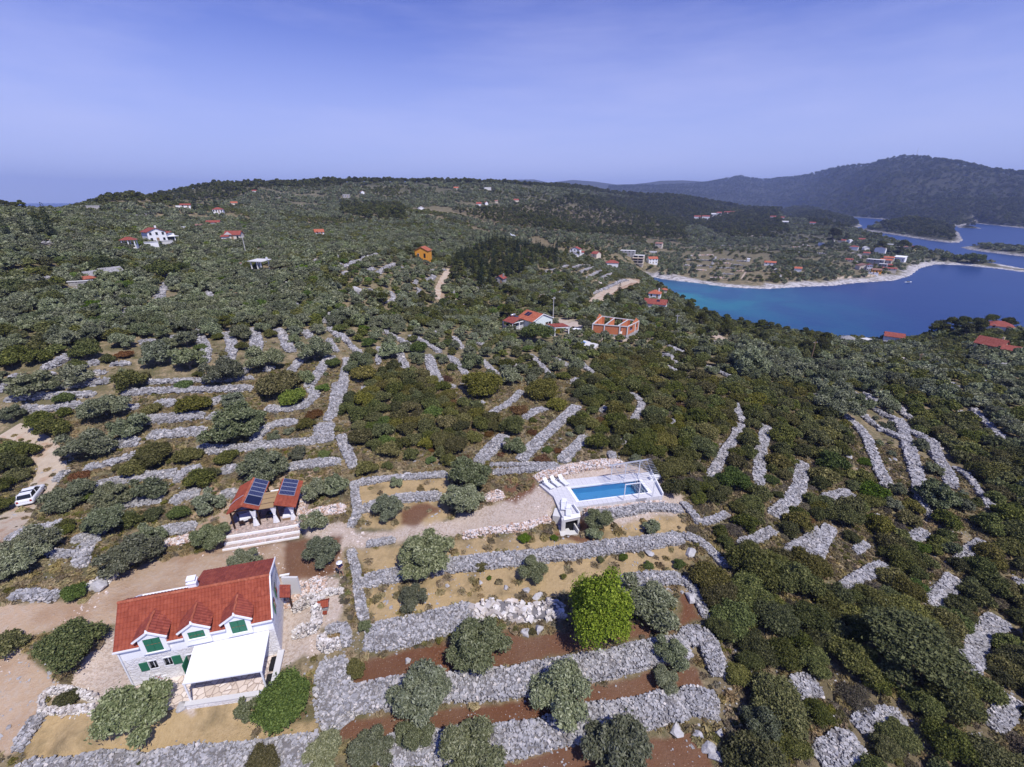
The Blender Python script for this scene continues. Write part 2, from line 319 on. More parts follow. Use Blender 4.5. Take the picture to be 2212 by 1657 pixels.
cols = dict(m_tan=mask(TAN), m_red=mask(RED), m_dirt=mask(DIRT), m_grav=mask(GRAV), m_dark=mask(DARK, 25, 30, 4), m_shore=sh,
            m_far=sstep(350, 900, np.hypot(GX, GY)))
idx = np.arange(NR * NA).reshape(NR, NA)
Q = np.stack([idx[:-1, :-1], idx[:-1, 1:], idx[1:, 1:], idx[1:, :-1]], -1).reshape(-1, 4)[:, ::-1]
gm = np_mesh('ground', np.stack([GX, GY, HG.ravel()], -1), Q, True)
for k, v in cols.items():
    a = gm.attributes.new(k, 'FLOAT', 'POINT'); a.data.foreach_set('value', v.astype(np.float32))
M, t, b = mat('ground', rough=.95, spec=.1)
p = pos(t)
def at(t, nme): n_ = nd(t, 'ShaderNodeAttribute', attribute_name=nme); return n_.outputs['Fac']
n1 = noise(t, .35, 6, .65, p); n2 = noise(t, 2.6, 5, .7, p); n3 = noise(t, .03, 5, .6, p); n4 = noise(t, 9, 3, .6, p)
scrub = mixc(t, ramp(t, n2, [(.35, (0, 0, 0)), (.62, (1, 1, 1))]), (.16, .125, .07), (.40, .31, .185))
green = mixc(t, ramp(t, n1, [(.4, (0, 0, 0)), (.58, (1, 1, 1))]), scrub, mixc(t, n4, (.07, .07, .025), (.16, .145, .065)))
stones = ramp(t, vor(t, 2.2, p, 'Distance'), [(.12, (1, 1, 1)), (.2, (0, 0, 0))])
rocky = math_(t, 'MULTIPLY', stones, ramp(t, noise(t, .5, 3, .5, p), [(.52, (0, 0, 0)), (.6, (1, 1, 1))]))
c = mixc(t, rocky, green, (.30, .29, .29))
far = mixc(t, ramp(t, n3, [(.38, (0, 0, 0)), (.62, (1, 1, 1))]), (.042, .052, .030), (.115, .115, .075))
far = mixc(t, ramp(t, noise(t, .09, 5, .75, p), [(.56, (0, 0, 0)), (.7, (1, 1, 1))]), far, (.24, .22, .19))
far2 = mixc(t, ramp(t, noise(t, .012, 4, .6, p), [(.66, (0, 0, 0)), (.85, (1, 1, 1))]), mixc(t, noise(t, .06, 6, .8, p), (.010, .018, .010), (.045, .055, .030)), (.09, .09, .06))
farr = nd(t, 'ShaderNodeVectorMath', operation='LENGTH'); t.links.new(p, farr.inputs[0])
far = mixc(t, mrange(t, farr.outputs['Value'], 1000, 1400), far, far2)
c = mixc(t, at(t, 'm_far'), c, far)
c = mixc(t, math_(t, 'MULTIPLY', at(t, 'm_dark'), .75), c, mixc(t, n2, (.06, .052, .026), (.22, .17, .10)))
tan = mixc(t, n2, (.38, .26, .12), (.56, .42, .22)); tan = mixc(t, ramp(t, n1, [(.48, (0, 0, 0)), (.7, (1, 1, 1))]), tan, (.20, .15, .07))
c = mixc(t, at(t, 'm_tan'), c, tan)
dirt = mixc(t, n1, (.40, .265, .16), (.54, .41, .29)); dirt = mixc(t, ramp(t, n2, [(.45, (0, 0, 0)), (.75, (1, 1, 1))]), dirt, (.48, .40, .32)); dirt = mixc(t, ramp(t, noise(t, .22, 3, .5, p), [(.46, (0, 0, 0)), (.72, (.8, .8, .8))]), dirt, (.33, .18, .095))
c = mixc(t, at(t, 'm_dirt'), c, dirt)
peb = ramp(t, vor(t, 7, p, 'Color'), [(.0, (.28, .20, .14)), (.35, (.50, .40, .32)), (.6, (.55, .49, .43)), (1, (.66, .62, .58))], 'CONSTANT')
grav = mixc(t, ramp(t, n1, [(.35, (0, 0, 0)), (.65, (1, 1, 1))]), mixc(t, .75, peb, (.62, .51, .42)), mixc(t, .35, peb, (.62, .52, .44)))
c = mixc(t, at(t, 'm_grav'), c, grav)
red = mixc(t, n1, (.105, .042, .022), (.20, .085, .04)); red = mixc(t, ramp(t, vor(t, 5, p, 'Distance'), [(.10, (1, 1, 1)), (.16, (0, 0, 0))]), red, (.42, .30, .22))
c = mixc(t, at(t, 'm_red'), c, red)
shore = mixc(t, ramp(t, noise(t, .22, 7, .85, p), [(.42, (0, 0, 0)), (.54, (1, 1, 1))]), (.16, .15, .14), (.60, .58, .58))
c = mixc(t, at(t, 'm_shore'), c, shore)
c = mixc(t, ramp(t, noise(t, .11, 5, .7, p), [(.3, (0, 0, 0)), (.7, (.28, .28, .28))]), c, mixc(t, n2, (.16, .12, .07), (.42, .36, .27)))
t.links.new(c, b.inputs['Base Color'])
hb = math_(t, 'ADD', math_(t, 'MULTIPLY', n2, .5), math_(t, 'MULTIPLY', n4, .25))
bump(t, b, math_(t, 'ADD', hb, math_(t, 'MULTIPLY', noise(t, .08, 7, .8, p), mrange(t, farr.outputs['Value'], 800, 1400, 0, 40))), .8, .35)
tag(link('ground', gm, M), 'terraced island ground of dry grass, red soil and scrub reaching to the far hills', kind='structure')

# sea: one sheet, a step above the sea bed
n_ = 60; aa = np.linspace(AZ0, AZ1, 80); rr = np.exp(np.linspace(math.log(150), math.log(13000), n_)); A2, R2 = np.meshgrid(aa, rr)
V = np.stack([np.sin(A2) * R2, np.cos(A2) * R2, A2 * 0], -1).reshape(-1, 3); ii = np.arange(V.shape[0]).reshape(n_, 80)
Q = np.stack([ii[:-1, :-1], ii[1:, :-1], ii[1:, 1:], ii[:-1, 1:]], -1).reshape(-1, 4)[:, ::-1]
M, t, b = mat('sea_water', (.01, .05, .13), .30, .18)
p = pos(t)
def dist_to(t, p, q):
    v = nd(t, 'ShaderNodeVectorMath', operation='DISTANCE'); t.links.new(p, v.inputs[0]); v.inputs[1].default_value = (*q, 0); return v.outputs['Value']
s0 = sea((1450, 640))[0]; s1 = sea((1570, 650))[0]; s2 = sea((1790, 520))[0]
sh_ = math_(t, 'MAXIMUM', mrange(t, dist_to(t, p, s0), 165, 15), math_(t, 'MULTIPLY', mrange(t, dist_to(t, p, s1), 90, 10), .55))
pat = ramp(t, noise(t, .022, 4, .6, p, dist=.6), [(.40, (0, 0, 0)), (.62, (1, 1, 1))])
deep = mixc(t, noise(t, .008, 3, .5, p), (.004, .028, .125), (.008, .046, .165))
wc = mixc(t, math_(t, 'MULTIPLY', sh_, mrange(t, pat, 0, 1, .35, 1.0)), deep, (.008, .17, .21))
t.links.new(wc, b.inputs['Base Color'])
bump(t, b, math_(t, 'ADD', noise(t, .5, 4, .6, p), noise(t, .05, 3, .6, p)), .35, .5)
tag(link('sea_water', np_mesh('sea_water', V, Q, True), M), 'deep blue sea of the bay and channels, turquoise over shallows', kind='structure')

# draped ribbons (roads) and polygons
def drape_poly(name, poly, M_, lift=.05, res=.6, label=None, kind='structure', cat=None):
    """flat area following the ground, poly in world xy"""
    a = np.array(poly); lo = a.min(0); hi = a.max(0); nx = max(2, int((hi[0] - lo[0]) / res) + 2); ny = max(2, int((hi[1] - lo[1]) / res) + 2)
    X, Y = np.meshgrid(np.linspace(lo[0] - res, hi[0] + res, nx), np.linspace(lo[1] - res, hi[1] + res, ny)); x = X.ravel(); y = Y.ravel()
    s = sdist(x, y, poly); V = np.stack([x, y, H(x, y) + lift], -1); ii = np.arange(nx * ny).reshape(ny, nx)
    Q = np.stack([ii[:-1, :-1], ii[:-1, 1:], ii[1:, 1:], ii[1:, :-1]], -1).reshape(-1, 4)
    k = (s[Q] > 0).sum(1) >= 2; Q = Q[k]; u = np.unique(Q); rm = np.zeros(len(V), int); rm[u] = np.arange(len(u))
    return tag(link(name, np_mesh(name, V[u], rm[Q], True), M_), label, cat, kind=kind)
def resample(P, step):
    P = np.asarray(P, float)
    if len(P) > 2:     # catmull-rom
        Q_ = []; E = np.vstack([2 * P[0] - P[1], P, 2 * P[-1] - P[-2]])
        for i in range(1, len(E) - 2):
            for u in np.linspace(0, 1, 8, endpoint=False):
                Q_.append(.5 * (2 * E[i] + (E[i + 1] - E[i - 1]) * u + (2 * E[i - 1] - 5 * E[i] + 4 * E[i + 1] - E[i + 2]) * u * u + (-E[i - 1] + 3 * E[i] - 3 * E[i + 1] + E[i + 2]) * u ** 3))
        P = np.array(Q_ + [P[-1]])
    d = np.r_[0, np.cumsum(np.linalg.norm(np.diff(P, axis=0), axis=1))]; m = max(2, int(d[-1] / step) + 1)
    s = np.linspace(0, d[-1], m); return np.stack([np.interp(s, d, P[:, j]) for j in range(P.shape[1])], -1)
def ribbon(name, P, w, M_, label, lift=.06, step=.5, kind='structure', across=7, jag=.15):
    c_ = resample(P, step); tg = np.gradient(c_, axis=0); tg /= np.linalg.norm(tg, axis=1)[:, None] + 1e-9; nr = np.stack([-tg[:, 1], tg[:, 0]], -1)
    ww = w * (1 + (vnoise(np.arange(len(c_)) * step * .5, np.zeros(len(c_)), 5) - .5) * jag * 2)
    o = np.linspace(-.5, .5, across); XY = c_[:, None] + nr[:, None] * (ww[:, None] * o)[..., None]; x = XY[..., 0].ravel(); y = XY[..., 1].ravel()
    # a shallow crown in the middle and edges that run into the ground
    prof = np.tile(np.where(np.abs(o) > .49, -.08, 0), len(c_)); V = np.stack([x, y, H(x, y) + lift + prof], -1)
    ii = np.arange(len(V)).reshape(len(c_), across); Q = np.stack([ii[:-1, :-1], ii[:-1, 1:], ii[1:, 1:], ii[1:, :-1]], -1).reshape(-1, 4)[:, ::-1]
    return tag(link(name, np_mesh(name, V, Q, True), M_), label, kind=kind)
def trace(k, *p): return np.array([g[:2] for g in (gp(k, x, y) for x, y in p) if g is not None])
M_TRACK, t, b = mat('track', rough=.95, spec=.1); p = pos(t)
c = mixc(t, noise(t, 1.2, 5, .7, p), (.36, .28, .19), (.60, .52, .42)); c = mixc(t, ramp(t, noise(t, .5, 3, .6, p), [(.5, (0, 0, 0)), (.65, (1, 1, 1))]), c, (.40, .27, .18))
t.links.new(c, b.inputs['Base Color']); bump(t, b, noise(t, 3, 4, .7, p), .6, .15)
M_ROAD, t, b = mat('asphalt', rough=.9, spec=.2); p = pos(t)
t.links.new(mixc(t, noise(t, 1.5, 5, .6, p), (.20, .18, .175), (.36, .33, .31)), b.inputs['Base Color'])
ROADS = [('track', ribbon('track', trace('d', (-60, 1460), (20, 1330), (90, 1220), (170, 1130), (240, 1060), (300, 980), (340, 880), (300, 800), (220, 730), (150, 680), (60, 655)), 3.4, M_TRACK, 'pale dirt track bending round the dark thicket at the left edge'), 3.4)]
RD = [(trace('c', (-160, 1215), (0, 1228), (150, 1250), (260, 1285), (400, 1320), (560, 1350), (700, 1378), (900, 1408), (1090, 1410)), 4.6, M_ROAD, 'pale asphalt road curving down behind the olive trees on the right'),
      (trace('c', (170, 1185), (200, 1215), (300, 1290)), 5, M_TRACK, 'bare earth lay-by beside the asphalt road'),
      (trace('b', (615, 800), (630, 740), (660, 670), (700, 610)), 2.6, M_TRACK, 'narrow dirt track climbing toward the orange house'),
      (trace('b', (1640, 830), (1690, 780), (1760, 730), (1850, 690), (1900, 680)), 7, M_TRACK, 'freshly bulldozed orange dirt road above the bay'),
      (trace('b', (1380, 935), (1430, 945), (1490, 950)), 6, M_TRACK, 'pale gravel yard behind the white villa'),
      (trace('c', (1100, 690), (1150, 705), (1140, 735), (1110, 760)), 5, M_ROAD, 'pale lane winding through the headland village'),
      (trace('c', (960, 862), (1060, 852), (1160, 845), (1240, 838)), 3, M_TRACK, 'pale coastal footpath above the shore rocks'),
      (trace('c', (380, 860), (410, 815), (450, 765)), 1.6, M_TRACK, 'thin straight footpath running down the headland field')]
PATHS_XY = [(ROADS[0][1], 3.4)]
for P, w_, m_, l_ in RD:
    if len(P) > 1: ribbon('road' if m_ is M_ROAD else 'track', P, w_, m_, l_, lift=.10, step=1.0)
# ---------------------------------------------------------------- plants: crowns made of leaf sprays, trunks with limbs
def leaf_mat(name, c0, c1, c2, tr=.25, sat=1.0):
    M, t, b = mat(name, rough=.75, spec=.12); g = nd(t, 'ShaderNodeNewGeometry'); oi = nd(t, 'ShaderNodeObjectInfo')
    c = ramp(t, g.outputs['Random Per Island'], [(0, c0), (.55, c1), (1, c2)])
    hs = nd(t, 'ShaderNodeHueSaturation'); t.links.new(c, hs.inputs['Color'])
    t.links.new(mrange(t, oi.outputs['Random'], 0, 1, .70, 1.35), hs.inputs['Value']); r2 = math_(t, 'FRACT', math_(t, 'MULTIPLY', oi.outputs['Random'], 7.13))
    t.links.new(mrange(t, r2, 0, 1, .482, .514), hs.inputs['Hue']); t.links.new(mrange(t, math_(t, 'FRACT', math_(t, 'MULTIPLY', oi.outputs['Random'], 3.7)), 0, 1, .8, 1.12), hs.inputs['Saturation'])
    t.links.new(hs.outputs[0], b.inputs['Base Color'])
    tb = nd(t, 'ShaderNodeBsdfTranslucent'); t.links.new(hs.outputs[0], tb.inputs[0]); ms = nd(t, 'ShaderNodeMixShader'); ms.inputs[0].default_value = tr
    o = [q for q in t.nodes if q.type == 'OUTPUT_MATERIAL'][0]; t.links.new(b.outputs[0], ms.inputs[1]); t.links.new(tb.outputs[0], ms.inputs[2]); t.links.new(ms.outputs[0], o.inputs[0]); return M
LM = dict(olive=leaf_mat('olive_leaves', (0.086, 0.100, 0.048), (0.179, 0.202, 0.104), (0.339, 0.353, 0.216), .15),
          bush=leaf_mat('macchia_leaves', (0.049, 0.060, 0.018), (0.111, 0.122, 0.034), (0.227, 0.227, 0.074), .2),
          juniper=leaf_mat('juniper_leaves', (0.074, 0.076, 0.019), (0.150, 0.143, 0.037), (0.269, 0.242, 0.078), .2),
          lime=leaf_mat('spring_leaves', (0.060, 0.105, 0.012), (0.135, 0.205, 0.022), (0.255, 0.330, 0.050), .25),
          green=leaf_mat('carob_leaves', (0.056, 0.089, 0.016), (0.118, 0.171, 0.032), (0.230, 0.295, 0.065), .25),
          oak=leaf_mat('oak_leaves', (0.044, 0.061, 0.022), (0.095, 0.114, 0.037), (0.185, 0.198, 0.074), .2),
          pine=leaf_mat('pine_needles', (0.034, 0.044, 0.011), (0.085, 0.092, 0.023), (0.155, 0.159, 0.048), .15),
          cypress=leaf_mat('cypress_leaves', (0.016, 0.024, 0.010), (0.034, 0.046, 0.020), (0.062, 0.076, 0.034), .1),
          rust=leaf_mat('rusty_leaves', (0.100, 0.050, 0.022), (0.170, 0.085, 0.034), (0.230, 0.140, 0.060), .2),
          grass=leaf_mat('dry_grass_blades', (0.220, 0.170, 0.085), (0.370, 0.290, 0.150), (0.220, 0.200, 0.090), .2),
          grey=leaf_mat('grey_brush', (0.120, 0.100, 0.070), (0.200, 0.165, 0.115), (0.160, 0.150, 0.080), .2))
M_BARK, t, b = mat('bark', rough=.95, spec=.1); t.links.new(mixc(t, noise(t, 6, 4, .7, obco(t)), (.10, .085, .07), (.26, .235, .20)), b.inputs['Base Color'])
def unit(r, n):
    u = r.normal(0, 1, (n, 3)); return u / np.linalg.norm(u, axis=1)[:, None]
def sprays(blobs, n, size, r, spread=.30, asp=1.7, shell=.62, orient=.55):
    """n bent leaf sprays over a set of lumps (x, y, z, rx, rz)"""
    B_ = np.array(blobs, float); w = B_[:, 3] ** 2; w /= w.sum(); k = r.choice(len(B_), n, p=w); u = unit(r, n); u[:, 2] = np.where(u[:, 2] < -.35, -u[:, 2] * .6, u[:, 2])
    rad = 1 - np.abs(r.normal(0, 1 - shell, n)).clip(0, .75) + r.exponential(.06, n) + np.where(r.random(n) < .10, r.uniform(0, .45, n), 0)
    P = B_[k, :3] + u * rad[:, None] * np.stack([B_[k, 3], B_[k, 3], B_[k, 4]], -1)
    N = u * (1 - orient) + unit(r, n) * orient + np.array([0, 0, .25]); N /= np.linalg.norm(N, axis=1)[:, None]
    T = np.cross(N, unit(r, n)); T /= np.linalg.norm(T, axis=1)[:, None] + 1e-9; Bt = np.cross(N, T)
    s = size * r.lognormal(0, spread, n)[:, None]; a = s * asp * .5; w_ = s * .5
    V = np.stack([P - T * a, P + Bt * w_ + N * s * .18, P + T * a, P - Bt * w_ + N * s * .18], 1)
    return V.reshape(-1, 3), np.arange(4 * n).reshape(-1, 4)
def tube(p0, p1, r0, r1, seg=6):
    p0 = np.array(p0, float); p1 = np.array(p1, float); d = p1 - p0; d /= np.linalg.norm(d) + 1e-9; q = np.cross(d, [0, 0, 1.] if abs(d[2]) < .9 else [1., 0, 0]); q /= np.linalg.norm(q); w = np.cross(d, q)
    a = np.linspace(0, 2 * np.pi, seg, endpoint=False); c = np.cos(a)[:, None] * q + np.sin(a)[:, None] * w
    V = np.vstack([p0 + c * r0, p1 + c * r1]); i = np.arange(seg); j = (i + 1) % seg
    return V, np.stack([i, j, j + seg, i + seg], -1)
def joinm(parts):
    V, Q, o = [], [], 0
    for v, q in parts: V.append(v); Q.append(np.asarray(q) + o); o += len(v)
    return np.vstack(V), np.vstack(Q)
def limbs(blobs, h, r0, r, bare=0):
    P = []; fork = np.array([r.normal(0, .05), r.normal(0, .05), h * .22]); P.append(tube((0, 0, -.3), fork, r0, r0 * .75, 7))
    for b_ in blobs:
        e = np.array(b_[:3], float); e[2] -= b_[4] * .3; mid = (fork + e) / 2 + r.normal(0, .08 * h, 3) * .5; P += [tube(fork, mid, r0 * .5, r0 * .3, 5), tube(mid, e, r0 * .3, r0 * .1, 5)]
        for _ in range(bare): P.append(tube(mid, e + r.normal(0, .3, 3) * b_[3], r0 * .2, r0 * .05, 4))
    return joinm(P)
def lumps(kind, r):
    """lumps for a crown one metre across its radius"""
    B_ = []
    if kind == 'olive':
        for k in range(15): a = k * 2.4 + r.uniform(-.5, .5); q = r.uniform(.15, .78) if k else 0; B_.append((q * math.cos(a), q * math.sin(a), r.uniform(.55, 1.2) - q * .35, r.uniform(.17, .36), r.uniform(.16, .32)))
        for k in range(4): a = r.uniform(0, 6.28); B_.append((.72 * math.cos(a), .72 * math.sin(a), r.uniform(.35, .7), .24, .22))
    elif kind in ('bush', 'oak', 'green', 'juniper', 'lime', 'rust', 'grass', 'grey'):
        n_ = 15; top = dict(bush=.98, oak=1.05, green=.9, juniper=.95, lime=1.45, rust=.5, grass=.25, grey=.45)[kind]
        for k in range(n_):
            a = k * 2.4 + r.uniform(-.5, .5); q = r.uniform(.2, .68) if k else 0
            B_.append((q * math.cos(a), q * math.sin(a), top * (.26 + .44 * (1 - q) + r.uniform(-.14, .18)), r.uniform(.20, .40), top * r.uniform(.20, .36)))
        if kind == 'lime':
            for k in range(5): a = k * 1.3; B_.append((.2 * math.cos(a), .2 * math.sin(a), 1.05 + .14 * k, .32 - .03 * k, .34))
    elif kind == 'pine':
        for k in range(12): q = r.uniform(.1, .72); a = k * 2.4; B_.append((q * math.cos(a), q * math.sin(a), 1.25 + (.72 - q) * .9 + r.uniform(-.2, .15), r.uniform(.26, .40), r.uniform(.18, .28)))
        for k in range(3): a = r.uniform(0, 6.28); B_.append((.6 * math.cos(a), .6 * math.sin(a), .8, .26, .18))
    elif kind == 'cypress':
        for k in range(9): z = .5 + k * .85; B_.append((r.normal(0, .08), r.normal(0, .08), z, max(.3, .95 - abs(k - 2.5) * .11), .75))
    return B_
LEAFN = dict(olive=1.0, oak=1.2, bush=1.15, green=1.2, juniper=1.2, lime=2.2, pine=1.0, cypress=.7, rust=.6, grass=.25, grey=.6)
PROTO = {}
def proto(kind, lod):
    """crown and trunk meshes of unit radius; lod 0 near ... 3 far"""
    key = (kind, lod)
    if key in PROTO: return PROTO[key]
    L_ = []; nv = {0: 4, 1: 4, 2: 4, 3: 4}[lod]
    for v in range(nv):
        r = np.random.default_rng(abs(hash(kind)) % 1 + 100 * v + sum(map(ord, kind))); B_ = lumps(kind, r)
        n = int({0: 15000, 1: 6000, 2: 1700, 3: 380}[lod] * LEAFN[kind]); s = {0: .040, 1: .064, 2: .115, 3: .25}[lod]
        if kind == 'cypress': s *= 1.2
        if kind == 'lime': s *= .75
        if kind == 'grass': s *= 1.6
        V, Q = sprays(B_, n, s, r, asp=2.2 if kind in ('olive', 'grass', 'juniper') else 1.5, shell=.72 if lod < 2 else .8, orient=.6 if lod < 2 else .45)
        cm = np_mesh(kind + '_crown', V, Q, False); cm.materials.append(LM[kind])
        if kind in ('olive', 'lime', 'pine', 'green', 'cypress', 'oak'):
            tv, tq = limbs(B_[:6] if kind != 'cypress' else B_[:1], .9 if kind != 'pine' else 2.2, .075 if kind != 'cypress' else .12, r, 2 if kind == 'olive' else 0)
        else: tv, tq = limbs(B_[:5], .5, .05, r)
        tm = np_mesh(kind + '_trunk', tv, tq, True); tm.materials.append(M_BARK)
        jv = np.vstack([V, tv]); jq = np.vstack([Q, tq + len(V)]); jm = np_mesh(kind, jv, jq, False, np.r_[np.zeros(len(Q)), np.ones(len(tq))]); jm.materials.append(LM[kind]); jm.materials.append(M_BARK)
        L_.append((cm, tm, jm))
    PROTO[key] = L_; return L_
NM = dict(oak=('oak_tree', 'tree'), olive=('olive_tree', 'tree'), bush=('macchia_bush', 'bush'), juniper=('juniper_bush', 'bush'), lime=('spring_green_tree', 'tree'), green=('leafy_tree', 'tree'), pine=('pine_tree', 'tree'),
          cypress=('cypress_tree', 'tree'), rust=('rusty_shrub', 'shrub'), grass=('grass_tuft', 'grass'), grey=('grey_shrub', 'shrub'))
CR = dict(oak=.5, olive=.72, bush=.5, juniper=.45, lime=.9, green=.45, pine=1.35, cypress=4.2, rust=.3, grass=.12, grey=.25)   # crown centre height per unit radius
TREES = []       # x, y, radius of every tree set
def plant(kind, x, y, R, label, group, parts=True, hz=1.0, sc=None):
    d = math.hypot(x, y); pxr = R / d * 442
    lod = 0 if pxr > 16 else 1 if pxr > 5 else 2 if pxr > 1.6 else 3
    pr = proto(kind, lod); cm, tm, jm = pr[rng.integers(len(pr))]; z = float(H(x, y)); a = rng.uniform(0, 6.28); S = (R, R * rng.uniform(.9, 1.1), R * hz)
    nm, cat = NM[kind]
    if parts and pxr > 3.2:
        o = empty(nm, (x, y, z), a); o.scale = S
        for n_, m_ in (('trunk', tm), ('crown', cm)):
            c = bpy.data.objects.new(n_, m_); C.objects.link(c); c.parent = o
    else:
        o = bpy.data.objects.new(nm, jm); C.objects.link(o); o.location = (x, y, z); o.rotation_euler[2] = a; o.scale = S
    tag(o, label, cat, group, 'thing'); TREES.append((x, y, R, kind)); return o
def place(kind, k, cx, cy, diam, label, group=None, hz=1.0):
    """from the crown's centre and width in the photo"""
    px, py = cp(k, cx, cy); rpx = diam * .3331 / 2; R = 2.0; g_ = None
    for _ in range(3):
        g_ = ground(px, py, CR[kind] * R * hz)
        if g_ is None: return
        dep = proj(g_[0], g_[1], g_[2] + CR[kind] * R * hz)[2]; R = rpx * dep / F
    plant(kind, g_[0], g_[1], R, label, group, hz=hz)
O, B2, J, LI, GR, RU, GY_, PI_ = 'olive', 'bush', 'juniper', 'lime', 'green', 'rust', 'grey', 'pine'
